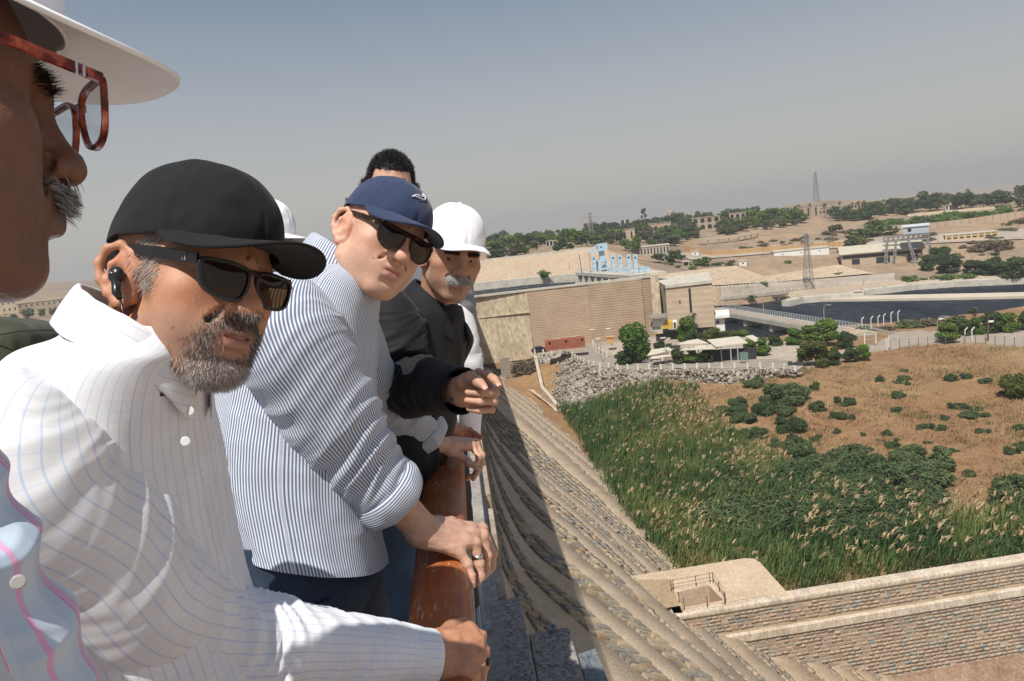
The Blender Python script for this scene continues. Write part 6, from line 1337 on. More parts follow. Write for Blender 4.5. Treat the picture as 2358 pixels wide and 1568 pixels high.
def vnormals(V, Q):
 n = np.cross(V[Q[:, 2]] - V[Q[:, 0]], V[Q[:, 3]] - V[Q[:, 1]]); N_ = np.zeros_like(V)
 for i in range(4): np.add.at(N_, Q[:, i], n)
 return N_ / (np.linalg.norm(N_, axis=1)[:, None] + 1e-12)
def q2w(q): q = np.asarray(q, float); return CAM + q[..., 0:1] * crt + q[..., 1:2] * cfw + q[..., 2:3] * cup
def cq(x, y, d): return np.array([(x - CX) * d / FPX, d, (CY - y) * d / FPX])
def smooth_(x, a, b): t = np.clip((x - a) / (b - a), 0, 1); return t * t * (3 - 2 * t)
class Head:
 """local frame: x to the person's right, y out of the face, z up, origin between the ears"""
 def __init__(s, Rw, cw): s.R = np.array(Rw, float); s.c = np.array(cw, float)
 def w(s, P): return s.c + np.asarray(P, float) @ s.R.T
def axes_head(f, up, c):
 f = np.array(f, float); f /= np.linalg.norm(f); up = np.array(up, float); up -= f * (up @ f); up /= np.linalg.norm(up); return Head(np.stack([np.cross(f, up), f, up], 1), c)
def head_mesh(h=.0024, nose=1.0, jaw=1.0, cheek=1.0, lip=1.0, fat=0.0, folds=1.0, necklen=.2, neckdir=(0, -.16, -1), eyes=False, age=1.0, neckr=.058):
 s = Sdf((-.105, -.14, -.1 - necklen), (.105, .15, .15), h)
 s.ell((0, -.006, .045), (.075, .097, .088), .01); s.ell((0, .040, -.004), (.063, .055, .078), .03); s.ell((0, .044, -.05), (.052 + fat, .05, .05), .03)
 for m in (-1, 1):
  s.cap((m * (.050 + fat) * jaw, .012, -.056), (m * .018, .078, -.084), .017 + fat * .5, .016 + fat * .3, .022)
  s.ell((m * .043, .060, -.004), np.array((.024, .021, .016)) * cheek, .022); s.ell((m * .040, .056, -.036), (.02 + fat * .6, .022, .026), .022)
  s.cap((m * .004, .091, .037), (m * .042, .073, .036), .011, .009, .014)
 s.ell((0, .079, -.084), (.021 * jaw, .018, .017), .018)
 s.ell((0, .078, -.044), (.035, .025, .030), .018)
 for m in (-1, 1): s.ell((m * .032, .100, .018), (.019, .018, .013), .010, 's')
 for m in (-1, 1):
  s.ell((m * .032, .071, .018), (.0135, .0135, .0130), .004)
  s.cap((m * .020, .082, .0245), (m * .046, .074, .0235), .0038, .0032, .007); s.cap((m * .020, .081, .011), (m * .046, .073, .0105), .0036, .0030, .008)
  s.cap((m * .018, .081, .004), (m * .046, .073, .001), .0018 * age, .0012, .006, 's')
 s.cap((0, .091, .030), (0, .1085 * 1, -.004), .0085, .0105 * nose, .011); s.ell((0, .1135, -.011), np.array((.0128, .0125, .0115)) * nose, .008)
 for m in (-1, 1): s.ell((m * .0135 * nose, .1005, -.0145), np.array((.0080, .0105, .0080)) * nose, .006); s.ell((m * .0070 * nose, .1065, -.0225), (.0042, .0060, .0042), .003, 's')
 s.chain([(-.023, .091, -.0425), (-.010, .1005, -.0385), (0, .1015, -.0398), (.010, .1005, -.0385), (.023, .091, -.0425)], [.003, .0055 * lip, .0055 * lip, .0055 * lip, .003], .006)
 s.chain([(-.021, .090, -.0480), (-.009, .0985, -.0525), (.009, .0985, -.0525), (.021, .090, -.0480)], [.003, .0072 * lip, .0072 * lip, .003], .006)
 s.chain([(-.026, .0905, -.0455), (-.010, .1055, -.0455), (.010, .1055, -.0455), (.026, .0905, -.0455)], .0016, .003, 's')
 s.cap((-.010, .1005, -.066), (.010, .1005, -.066), .004, .004, .010, 's'); s.cap((0, .106, -.026), (0, .106, -.034), .002, .002, .004, 's')
 for m in (-1, 1):
  s.chain([(m * .0175, .0985, -.013), (m * .030, .088, -.032), (m * .034, .080, -.052)], [.0022 * folds, .003 * folds, .0015 * folds], .007, 's')
  if age > 1.2: s.chain([(m * .045, .075, .000), (m * .049, .066, -.022), (m * .047, .062, -.045)], [.001, .002, .001], .008, 's')
  s.chain([(m * .005, .1005, .037), (m * .007, .0985, .052)], .0012 * age, .004, 's')
  e = lambda y, z, x=.0: np.array([m * (.0755 + x - .30 * (y + .002)), y, z])
  s.chain([e(.006, -.012, -.002), e(.010, .010, .000), e(.004, .027, .003), e(-.010, .034, .006), e(-.024, .027, .008), e(-.029, .010, .009), e(-.024, -.008, .008), e(-.014, -.022, .005), e(-.003, -.031, .001), e(.006, -.024, -.002), e(.008, -.012, -.003)], [.0045, .0045, .0042, .0042, .0043, .0043, .0044, .0048, .0062, .0055, .0045], .005)
  s.ell(e(-.010, .002, -.004), (.0105, .021, .029), .006); s.ell(e(-.004, .017, -.004), (.011, .014, .013), .006); s.chain([e(-.006, .022, .005), e(-.016, .010, .006), e(-.016, -.006, .005), e(-.006, -.017, .003)], .0034, .005)
  s.ell(e(-.004, -.001, .0105), (.0075, .0095, .012), .004, 's'); s.ell(e(.005, -.004, .004), (.004, .004, .006), .004)
 nd = np.array(neckdir, float); nd /= np.linalg.norm(nd); b = np.array((0, -.022, -.045)); s.cap(b, b + nd * (necklen + .04), neckr, neckr * 1.08, .022)
 for m in (-1, 1): s.cap((m * .055, -.03, -.03), b + nd * necklen * .95 + [m * .012, .045, 0], .014, .012, .016)
 s.ell((0, .034, -.115), (.012, .012, .014), .014)
 return s.mesh()
def gmask(V, c, r): c = np.array(c); r = np.array(r) if hasattr(r, '__len__') else np.full(3, r); return np.exp(-(((V - c) / r) ** 2).sum(1))
def skin_cols(V, base, lipc, stub=None, stub_c=(.16, .13, .12), red=.12, moles=0, seed=0):
 b = np.array(base); C = np.tile(b, (len(V), 1)); n = fbm(V * 38, 3)[:, None]; n2 = fbm(V * 160, 2)[:, None]; C *= 1 + .09 * n + .07 * n2
 rd = np.array([1 + red, 1 - red * .35, 1 - red * .45]); X = np.abs(V[:, 0:1])
 A = np.c_[np.abs(V[:, 0]), V[:, 1], V[:, 2]]
 m = gmask(A, (0, .115, -.010), .016) + gmask(A, (.045, .068, -.010), (.02, .03, .018)) * .8 + gmask(A, (.08, -.01, .005), (.015, .03, .035)) * .9; m = np.clip(m, 0, 1)[:, None]; C = C * (1 - m) + C * rd * m
 dk = gmask(A, (.032, .085, .012), (.018, .02, .012))[:, None]; C *= 1 - .22 * dk
 lm = (np.exp(-((A[:, 2] + .0455) / .0085) ** 2) * smooth_(A[:, 1], .086, .096) * (1 - smooth_(A[:, 0], .019, .026)))[:, None]; lm = np.clip(lm * 1.3, 0, 1); C = C * (1 - lm) + np.array(lipc) * lm
 if stub:
  sm = (smooth_(V[:, 1], .0, .03) * (1 - smooth_(V[:, 2], -.042, -.018)) * smooth_(V[:, 2], -.13, -.095))[:, None] * (1 - lm); f = stub * sm * (.75 + .5 * np.clip(gnoise(V * 420)[:, None], -1, 1)); C = C * (1 - f) + np.array(stub_c) * f
 g = np.random.default_rng(seed)
 for _ in range(moles):
  p = V[g.integers(len(V))]
  if p[1] < .02 or p[2] < -.09: continue
  k = gmask(V, p, g.uniform(.0011, .002))[:, None] * .75; C = C * (1 - k) + np.array((.10, .05, .035)) * k
 return np.clip(C, .005, .9)
def skin_mat(name, sss=.12, rough=.48, sp=.42, bmp=.35, hairline=None):
 m, n, b = newmat(name); at = n.nodes.new('ShaderNodeAttribute'); at.attribute_name = 'Col'; n.links.new(at.outputs['Color'], b.inputs['Base Color'])
 b.inputs['Roughness'].default_value = rough; b.inputs['Specular IOR Level'].default_value = sp
 b.inputs['Subsurface Weight'].default_value = sss; b.inputs['Subsurface Radius'].default_value = (1, .35, .2); b.inputs['Subsurface Scale'].default_value = .004
 v = coords(n, 'Object'); f = noise(n, v, 420, 3, .7); f2 = noise(n, v, 1500, 2, .6); h = mathn(n, 'ADD', f, mathn(n, 'MULTIPLY', f2, .6)); bump(n, b, h, bmp, .0012)
 r = noise(n, v, 60, 3, .6); n.links.new(mathn(n, 'MULTIPLY_ADD', r, .25, rough - .13), b.inputs['Roughness']); return m
def strands(name, P, D, L, w, mat, parent, nseg=3, curl=.3, grav=(0, 0, -1), gw=.4, seed=0, tint=None):
 """hair: P roots, D directions, as thin three sided blades"""
 g = np.random.default_rng(seed); n = len(P); L = L * g.uniform(.6, 1.2, n) if np.isscalar(L) else L; p = P.copy(); d = D / (np.linalg.norm(D, axis=1)[:, None] + 1e-9); cv = g.normal(size=(n, 3)) * curl
 rings = []; sd = np.cross(d, g.normal(size=(n, 3))); sd /= np.linalg.norm(sd, axis=1)[:, None] + 1e-9
 for k in range(nseg + 1):
  t = k / nseg; ww = w * (1 - .75 * t); rings.append(np.stack([p - sd * ww * .5, p + sd * ww * .5, p + np.cross(sd, d) * ww * .6], 1))
  p = p + d * (L / nseg)[:, None]; d = d + (cv + np.array(grav) * gw) / nseg; d /= np.linalg.norm(d, axis=1)[:, None]
 V = np.stack(rings, 1).reshape(-1, 3); b = np.arange(n)[:, None, None] * (3 * (nseg + 1)) + np.arange(nseg)[None, :, None] * 3
 F = np.concatenate([b + np.array([[i, (i + 1) % 3, (i + 1) % 3 + 3, i + 3]]) for i in range(3)], 0).reshape(-1, 4)
 T = np.repeat(g.random(n) if tint is None else tint, 3 * (nseg + 1)); me = npmesh(name, V, F, mat, True, attrs={'tint': T}); o = link(name, me); unparent_origin(o, parent); return o
def hair_mat(name, stops, rough=.45):
 m, n, b = newmat(name); at = n.nodes.new('ShaderNodeAttribute'); at.attribute_name = 'tint'; c = ramp(n, at.outputs['Fac'], stops); n.links.new(c, b.inputs['Base Color']); b.inputs['Roughness'].default_value = rough; b.inputs['Specular IOR Level'].default_value = .4; return m
def sample_on(V, Q, Nn, fn, n, seed):
 g = np.random.default_rng(seed); w = fn(V); ar = np.linalg.norm(np.cross(V[Q[:, 2]] - V[Q[:, 0]], V[Q[:, 3]] - V[Q[:, 1]]), axis=1); p = ar * w[Q].mean(1); p /= p.sum(); k = g.choice(len(Q), n, p=p)
 a, b = g.random(n)[:, None], g.random(n)[:, None]; q = Q[k]; P = (V[q[:, 0]] * (1 - a) + V[q[:, 1]] * a) * (1 - b) + (V[q[:, 3]] * (1 - a) + V[q[:, 2]] * a) * b; return P, Nn[q[:, 0]]
def crom(P, n):
 P = np.asarray(P, float); k = len(P); t = np.linspace(0, k - 1, n); i = np.clip(t.astype(int), 0, k - 2); f = (t - i)[:, None]
 p0, p1, p2, p3 = P[np.maximum(i - 1, 0)], P[i], P[i + 1], P[np.minimum(i + 2, k - 1)]
 return .5 * (2 * p1 + (p2 - p0) * f + (2 * p0 - 5 * p1 + 4 * p2 - p3) * f ** 2 + (3 * p1 - p0 - 3 * p2 + p3) * f ** 3)
def cloth_tube(name, C, A, B, ra, rb, mat, parent, nu=180, nv=120, fold=None, pw=2.0, seed=0, thick=.0016, th=(0, 2 * math.pi), open_=False):
 """C centres, A/B cross section axes, ra/rb radii (all per control ring, camera frame). fold(u, v, length, P) -> displacement along the normal."""
 C = crom(C, nv); A = crom(A, nv); B = crom(B, nv); ra = crom(np.array(ra)[:, None], nv)[:, 0]; rb = crom(np.array(rb)[:, None], nv)[:, 0]
 A /= np.linalg.norm(A, axis=1)[:, None]; B -= A * (A * B).sum(1)[:, None]; B /= np.linalg.norm(B, axis=1)[:, None]
 t = np.linspace(th[0], th[1], nu, endpoint=open_); c, s_ = np.cos(t), np.sin(t); e = 2 / pw; cc, ss = np.sign(c) * np.abs(c) ** e, np.sign(s_) * np.abs(s_) ** e
 P = C[:, None] + A[:, None] * (ra[:, None] * cc)[..., None] + B[:, None] * (rb[:, None] * ss)[..., None]
 dl = np.r_[0, np.cumsum(np.linalg.norm(np.diff(C, axis=0), axis=1))]; circ = 2 * math.pi * np.mean((ra + rb) / 2); U = np.broadcast_to(t / (2 * math.pi) * circ, (nv, nu)); Vv = np.broadcast_to(dl[:, None], (nv, nu))
 F = grid_faces(nv, nu)
 if not open_:
  a = np.arange(nv * nu).reshape(nv, nu); F = np.concatenate([F, np.stack([a[:-1, -1], a[1:, -1], a[1:, 0], a[:-1, 0]], -1)])
 P = P.reshape(-1, 3); Nn = vnormals(P, F); ct = np.repeat(C, nu, 0)
 if ((P - ct) * Nn).sum() < 0: Nn = -Nn; F = F[:, ::-1]
 U, Vv = U.ravel(), Vv.ravel(); T = np.tile(t, nv)
 if fold is not None: P = P + Nn * fold(T, Vv, dl[-1], P)[:, None]
 Pw = q2w(P)
 if not open_:
  pass
 me = npmesh(name, Pw, np.ascontiguousarray(F), mat, True, attrs={'st': np.c_[U, Vv], 'ang': T}); o = link(name, me); unparent_origin(o, parent)
 if thick: md = o.modifiers.new('s', 'SOLIDIFY'); md.thickness = thick; md.offset = -1
 return o
def wrinkle(P, freq, amp, dirv, stretch=5.0, oct=2, seed=0.0, sharp=1.6):
 """soft ridges running along dirv"""
 d = np.array(dirv, float); d /= np.linalg.norm(d); al = P @ d; Q_ = P - np.outer(al, d) + np.outer(al / stretch, d); n = gnoise(Q_ * freq + seed)
 if oct > 1: n = n + .5 * gnoise(Q_ * freq * 2.1 + seed + 9)
 r = 1 - np.abs(n) * sharp; return amp * (np.clip(r, -.4, 1) - .3)
def st_nodes(n): a = n.nodes.new('ShaderNodeAttribute'); a.attribute_name = 'st'; x = n.nodes.new('ShaderNodeSeparateXYZ'); n.links.new(a.outputs['Vector'], x.inputs[0]); return a, x
def band(n, x, period, width, off=0.0):
 f = mathn(n, 'FRACT', mathn(n, 'ADD', mathn(n, 'DIVIDE', x, period), off)); return mathn(n, 'LESS_THAN', mathn(n, 'ABSOLUTE', mathn(n, 'SUBTRACT', f, .5)), width / 2)
def cloth_mat(name, base, lines=(), rough=.8, bmp=.25, dist=.0006, weave=900, sheen=.15):
 """lines: (axis 0 around / 1 along, period, duty, colour, strength, offset)"""
 m, n, b = newmat(name); a, x = st_nodes(n); c = None; v = coords(n, 'Object'); f = noise(n, v, 25, 3, .5); c = mixc(n, 1, base, ramp(n, f, [(.3, .93), (.7, 1.05)]), 'MULTIPLY')
 for ax, per, duty, col, st, off in lines: c = mixc(n, mathn(n, 'MULTIPLY', band(n, x.outputs[ax], per, duty, off), st), c, col)
 n.links.new(c, b.inputs['Base Color']); b.inputs['Roughness'].default_value = rough; b.inputs['Specular IOR Level'].default_value = .2; b.inputs['Sheen Weight'].default_value = sheen
 w = noise(n, v, weave, 2, .6); bump(n, b, w, bmp, dist); return m
def hand_sdf(s, W_, K, fingers, thumb, r=1.0, forearm=None, fr=(.027, .036)):
 """W_ wrist, K four knuckles index..little, fingers: lists of later joints, thumb: joint list"""
 kr = [.0118, .0120, .0114, .0102]; fr_ = [(.0108, .0092, .0084, .0068), (.0110, .0094, .0086, .0070), (.0104, .0090, .0082, .0066), (.0094, .0080, .0073, .0060)]
 W_ = np.array(W_); mid = np.mean(K, 0)
 for i, k in enumerate(K):
  off = (np.array(k) - mid) * .45; s.cap(W_ + off, np.array(k), .0185 * r, kr[i] * r, .014)
  J = [np.array(k)] + [np.array(j) for j in fingers[i]]
  for a in range(len(J) - 1): s.cap(J[a], J[a + 1], fr_[i][a] * r * (1.06 if a == 0 else 1), fr_[i][a + 1] * r, .0042)
  s.ell(J[0], .0122 * r, .006); s.ell(J[1], fr_[i][1] * 1.1 * r, .004)
 for i in range(3): s.cap((np.array(K[i]) * .8 + W_ * .2), (np.array(K[i + 1]) * .8 + W_ * .2), .0115 * r, .0110 * r, .012)
 T = [np.array(t) for t in thumb]; s.cap(W_ * .75 + T[0] * .25, T[0], .018 * r, .0165 * r, .014); s.chain(T, [.0160 * r, .0122 * r, .0112 * r, .0078 * r], .007)
 s.cap(T[0], np.array(K[0]) * .55 + W_ * .45, .014 * r, .014 * r, .014)
 if forearm is not None: s.cap(W_, forearm, fr[0], fr[1], .018)
def hand_mesh(W_, K, fingers, thumb, forearm=None, r=1.0, h=.0018, fr=(.027, .036)):
 A = [W_] + list(K) + [j for f in fingers for j in f] + list(thumb) + ([forearm] if forearm is not None else []); A = np.array(A); s = Sdf(A.min(0) - .045, A.max(0) + .045, h); hand_sdf(s, W_, K, fingers, thumb, r, forearm, fr); return s.mesh()
def nail(P, d, up, mat, parent, r=.0062):
 """a small curved plate near the fingertip P (camera frame)"""
 d = np.array(d, float); d /= np.linalg.norm(d); up = np.array(up, float); up -= d * (up @ d); up /= np.linalg.norm(up); sd = np.cross(d, up); V = []
 for i in range(6):
  for j in range(6):
   a, b_ = (i / 5 - .5) * 2, (j / 5 - .5) * 2; sc = 1 - .12 * max(0, abs(b_) - .4); V.append(np.array(P) + d * b_ * r * 1.15 + sd * math.sin(a * .95) * r * sc + up * (math.cos(a * .95) - 1) * r * .8 - up * .0006 * b_ * b_)
 o = mesh('fingernail', q2w(np.array(V)), grid_faces(6, 6), mat, smooth=True); md = o.modifiers.new('s', 'SOLIDIFY'); md.thickness = .0008; unparent_origin(o, parent)
def join(parts):
 V, Q, Cc, n = [], [], [], 0
 for v, q, c in parts: V.append(v); Q.append(q + n); Cc.append(c); n += len(v)
 return np.concatenate(V), np.concatenate(Q), np.concatenate(Cc)
def w2q(P): v = np.asarray(P, float) - CAM; return np.stack([v @ crt, v @ cfw, v @ cup], -1)
def d2q(v): v = np.asarray(v, float); return np.array([v @ crt, v @ cfw, v @ cup])
DOWN = d2q([0, 0, -1.])
def lmesh(name, H, P, F, mat, parent, smooth=True, thick=0, sub=0, attrs=None, offset=-1):
 o = link(name, npmesh(name, H.w(P), np.ascontiguousarray(F), mat, smooth, attrs=attrs)); 
 base = parent.matrix_parent_inverse.inverted() if False else None
 if parent.type == 'EMPTY': unparent_origin(o, parent)
 else: o.parent = parent
 if sub: md = o.modifiers.new('u', 'SUBSURF'); md.levels = md.render_levels = sub
 if thick: md = o.modifiers.new('s', 'SOLIDIFY'); md.thickness = thick; md.offset = offset
 return o
def ltube(name, H, pts, r, mat, parent, n=10):
 b = MB(); b.tube([H.w(p) for p in pts], r, n); o = b.build(name, mat, smooth=True)
 if parent.type == 'EMPTY': unparent_origin(o, parent)
 else: o.parent = parent
 return o
def cap_build(H, person, mat, under, rx=.083, ry=.106, hgt=.112, rim=.040, tilt=.10, brimL=.075, arch=3.0, bdrop=.018, front=1.0, button=True, strap=None, seam=.0024, pw=.80):
 """a six panel cap: crown with seams, brim, button"""
 nu, nv = 120, 40; th = np.linspace(0, 2 * math.pi, nu, endpoint=False); ph = np.linspace(0, math.pi / 2 * .995, nv); V = []
 for p in ph:
  cr_, sr = max(math.cos(p), 0) ** pw, math.sin(p) ** 1.08
  for t in th:
   fr = max(0, math.sin(t)); k = cr_ * (1 + .03 * fr * front * math.sin(2 * p)); x, y = rx * k * math.cos(t), ry * k * math.sin(t)
   sm = min(abs((t - math.pi / 2 + math.pi / 6 * 0) % (math.pi / 3) - 0), math.pi / 3 - abs((t - math.pi / 2) % (math.pi / 3))); g_ = -seam * math.exp(-(sm / .035) ** 2) * (cr_ > .08)
   z = rim + hgt * sr * (1 + .05 * fr * math.cos(p)) + tilt * y * (1 - sr) ; L_ = math.hypot(x, y) + 1e-6; V.append((x * (1 + g_ / max(L_, .02)), y * (1 + g_ / max(L_, .02)), z))
 V = np.array(V); V += fbm(V * 26, 2)[:, None] * .0016 * np.array([1, 1, .6]); a = np.arange(nu * nv).reshape(nv, nu); F = np.concatenate([np.stack([a[:-1], np.roll(a[:-1], -1, 1), np.roll(a[1:], -1, 1), a[1:]], -1).reshape(-1, 4)])
 st = np.c_[np.tile(th, nv) * .09, np.repeat(ph, nu) * .1]
 crown = lmesh('cap', H, V, F, mat, person, thick=.002, attrs={'st': st})
 na, nb = 64, 18; V = []
 for i in range(na):
  q = -1 + 2 * i / (na - 1); t1 = q * 1.20; I = np.array((rx * .99 * math.sin(t1), ry * .99 * math.cos(t1))); w_ = max(math.cos(q * math.pi / 2), 0) ** .50
  O = np.array((I[0] * (1 + .10 * w_), I[1] + brimL * w_ + .012 * w_ * abs(q)))
  for j in range(nb):
   s_ = j / (nb - 1); P = I * (1 - s_) + O * s_; z = rim + tilt * I[1] + .003 + (tilt * .75 * (P[1] - I[1])) - arch * (P[0] ** 2) * (s_ * w_) ** .7 - bdrop * (s_ * w_) ** 1.3; V.append((P[0], P[1], z))
 br_ = lmesh('brim', H, np.array(V), grid_faces(na, nb), [mat, under], crown, thick=.0034, attrs={'st': np.array(V)[:, :2]}, offset=0)
 if under is not mat:
  md = br_.modifiers[-1]; md.material_offset = 0
 for s_ in (.3, .5, .7, .9):
  pts = []
  for i in range(2, na - 2, 2):
   j = int(s_ * (nb - 1)); p = np.array(V[i * nb + j]); pts.append(p + [0, 0, .0017])
  ltube('stitching', H, pts, .0005, mat, crown, 4)
 if button: lmesh('button', H, *[(lambda v, q: (v, q))(*_sphere((0, -.003, rim + hgt * 1.0 + .001), (.007, .007, .004)))][0], mat, crown)
 if strap is not None:
  pts = [(rx * .93 * math.cos(t), ry * .99 * math.sin(t), rim + tilt * ry * math.sin(t) + .006) for t in np.linspace(math.pi * 1.12, math.pi * 1.88, 14)]; b = MB()
  for p, q in zip(pts[:-1], pts[1:]): b.bar(H.w(np.array(p) * [1.03, 1.03, 1]), H.w(np.array(q) * [1.03, 1.03, 1]), .002, .02)
  e = np.array(pts[0]) * [1.05, 1.05, 1]; b.bar(H.w(e), H.w(e + np.array((.030, -.022, -.006))), .003, .016); o = b.build('strap', strap); o.parent = crown
 return crown
def _sphere(c, r, n=12):
 V, F = [], []
 for i in range(n + 1):
  for j in range(2 * n): a, b = math.pi * i / n, math.pi * j / n; V.append((c[0] + r[0] * math.sin(a) * math.cos(b), c[1] + r[1] * math.sin(a) * math.sin(b), c[2] + r[2] * math.cos(a)))
 a = np.arange((n + 1) * 2 * n).reshape(n + 1, 2 * n); F = np.stack([a[:-1], a[1:], np.roll(a[1:], -1, 1), np.roll(a[:-1], -1, 1)], -1).reshape(-1, 4); return np.array(V), F
def glasses(H, person, name, frame, lens, outline, y0=.104, wrap=2.0, z0=.018, fw=.0042, fd=.004, bar=None, temple=(.0042, .009), tmat=None, pant=-.10, off=(0, 0, 0), hinge=True, ear=(.079, -.012, .030)):
 """outline: half-lens control points (x outwards from the nose, z) about the lens centre"""
 cp2 = np.array(outline, float); m = len(cp2); C2 = crom(np.r_[cp2[-1:], cp2, cp2[:2]], 12 * (m + 2) + 1); C2 = C2[12:12 * (m + 1)]; n = len(C2)
 def loc(x, z, dy=0): return np.array((x, y0 - wrap * x * x + dy + pant * (z - z0), z)) + off
 d = np.roll(C2, -1, 0) - np.roll(C2, 1, 0); nn = np.stack([d[:, 1], -d[:, 0]], 1); nn /= np.linalg.norm(nn, axis=1)[:, None]
 if ((C2 - C2.mean(0)) * nn).sum() < 0: nn = -nn
 b = MB(); root = None
 for sx in (1, -1):
  V = []
  for i in range(n):
   for (o_, dy) in ((0, fd / 2), (fw, fd / 2), (fw, -fd / 2), (0, -fd / 2)): q = C2[i] + nn[i] * o_; V.append(loc(sx * q[0], q[1] + z0, dy))
  F = [(i * 4 + k, i * 4 + (k + 1) % 4, ((i + 1) % n) * 4 + (k + 1) % 4, ((i + 1) % n) * 4 + k) for i in range(n) for k in range(4)]; b.add([H.w(v) for v in V], F)
 iL = np.argmin(C2[:, 0] - .4 * C2[:, 1]); nb_ = C2[iL]; xs = np.linspace(-nb_[0], nb_[0], 7)
 pts = [loc(x, nb_[1] + z0 + .003 * (1 - (x / nb_[0]) ** 2), .001) for x in xs]
 for p, q in zip(pts[:-1], pts[1:]): b.bar(H.w(p), H.w(q), fd, fw * 1.5)
 if bar is not None:
  zz = C2[:, 1].max() + z0 + bar[0]; xs = np.linspace(-bar[1], bar[1], 15); P_ = [loc(x, zz + bar[2] * (1 - (x / bar[1]) ** 2), .001) for x in xs]
  for p, q in zip(P_[:-1], P_[1:]): b.bar(H.w(p), H.w(q), fd, fw * 1.6)
 xm = C2[:, 0].max() + fw; zt = C2[np.argmax(C2[:, 0] + .6 * C2[:, 1])][1] + z0
 o = b.build(name, frame, smooth=False); md = o.modifiers.new('b', 'BEVEL'); md.width = .0007; md.segments = 2; md.limit_method = 'ANGLE'; unparent_origin(o, person)
 for sx in (1, -1):
  ctr = C2.mean(0); V = [loc(sx * ctr[0], ctr[1] + z0, .0012)]; 
  for r_ in (.5, 1.0): V += [loc(sx * (ctr[0] + (q[0] - ctr[0]) * r_), ctr[1] + (q[1] - ctr[1]) * r_ + z0, .0012 * (1 - r_)) for q in C2]
  F = [(0, 1 + i, 1 + (i + 1) % n) for i in range(n)] + [(1 + i, 1 + n + i, 1 + n + (i + 1) % n, 1 + (i + 1) % n) for i in range(n)]
  l = MB(); l.add([H.w(v) for v in V], F); lo_ = l.build('lens', lens, smooth=True); lo_.parent = o
  t = MB(); E0 = loc(sx * (xm - .001), zt + .002, -.001); e = np.array(ear) * [sx, 1, 1] + off; P_ = [E0, E0 + [sx * .004, -.010, .000], E0 * .5 + e * .5 + [sx * .004, 0, .001], e, e + [0, -.018, -.006], e + [0, -.030, -.022]]
  for p, q in zip(P_[:-1], P_[1:]): t.bar(H.w(p), H.w(q), temple[0], temple[1])
  to = t.build('temple', tmat or frame); to.parent = o
  if hinge:
   t = MB(); q = E0 + [sx * .0055, -.012, 0]; t.bar(H.w(q + [sx * .001, 0, -.004]), H.w(q + [sx * .001, 0, .004]), .0008, .0016); t.bar(H.w(q + [sx * .001, -.004, -.004]), H.w(q + [sx * .001, -.004, .004]), .0008, .0016); ho_ = t.build('hinge', SILVER); ho_.parent = o
 return o
SILVER = plain('silver', (.62, .61, .58), .25, 1.0)
def collar(name, c, A, B, U, ra, rb, stand, fall, tip, th0, mat, person, drop_front=.03, spread=.016, nu=90, tipw=.4, flare=0.0, seed=0):
 c, A, B, U = (np.array(v, float) for v in (c, A, B, U)); A /= np.linalg.norm(A); B /= np.linalg.norm(B); U /= np.linalg.norm(U)
 prof = [(0, .006, 0.), (.0, .004, .5), (.0, .0025, .9), (0, .004, 1.02), (.02, .007, 1.0), (.25, .010, 0), (.5, .013, 0), (.75, .016, 0), (1, .018, 0)]
 th = np.linspace(th0, 2 * math.pi - th0, nu); V = []; ST = []
 for k, (f, o_, s_) in enumerate(prof):
  for t in th:
   e = min(t - th0, 2 * math.pi - th0 - t); tl = fall + tip * math.exp(-(e / tipw) ** 2); base = c + A * ra * math.sin(t) + B * rb * math.cos(t) - U * drop_front * (1 + math.cos(t)) / 2
   rad = A * math.sin(t) + B * math.cos(t); h = stand * s_ if k <= 4 else stand - tl * f; V.append(base + rad * (o_ + (spread * f + flare * f * f) * (k > 4)) + U * h); ST.append((t * .08, (stand + tl * f) if k > 4 else h))
 V = np.array(V); V += fbm(V * 30, 2)[:, None] * .0012; nk = len(prof)
 me = npmesh(name, q2w(V), grid_faces(nk, nu), mat, True, attrs={'st': np.array(ST)[:, ::-1].copy()}); o = link(name, me); unparent_origin(o, person); md = o.modifiers.new('u', 'SUBSURF'); md.levels = md.render_levels = 1; md = o.modifiers.new('s', 'SOLIDIFY'); md.thickness = .0018; return o
def disc(name, P, nrm, r, mat, parent, t=.002, hole=True):
 P = q2w(P); n_ = q2w(np.array(nrm, float)) - CAM; n_ /= np.linalg.norm(n_); b = MB(); b.tube([P - n_ * t / 2, P + n_ * t * .3, P + n_ * t * .5], [r, r, r * .8], 14); o = b.build(name, mat, smooth=False)
 if parent.type == 'EMPTY': unparent_origin(o, parent)
 else: o.parent = parent
 return o
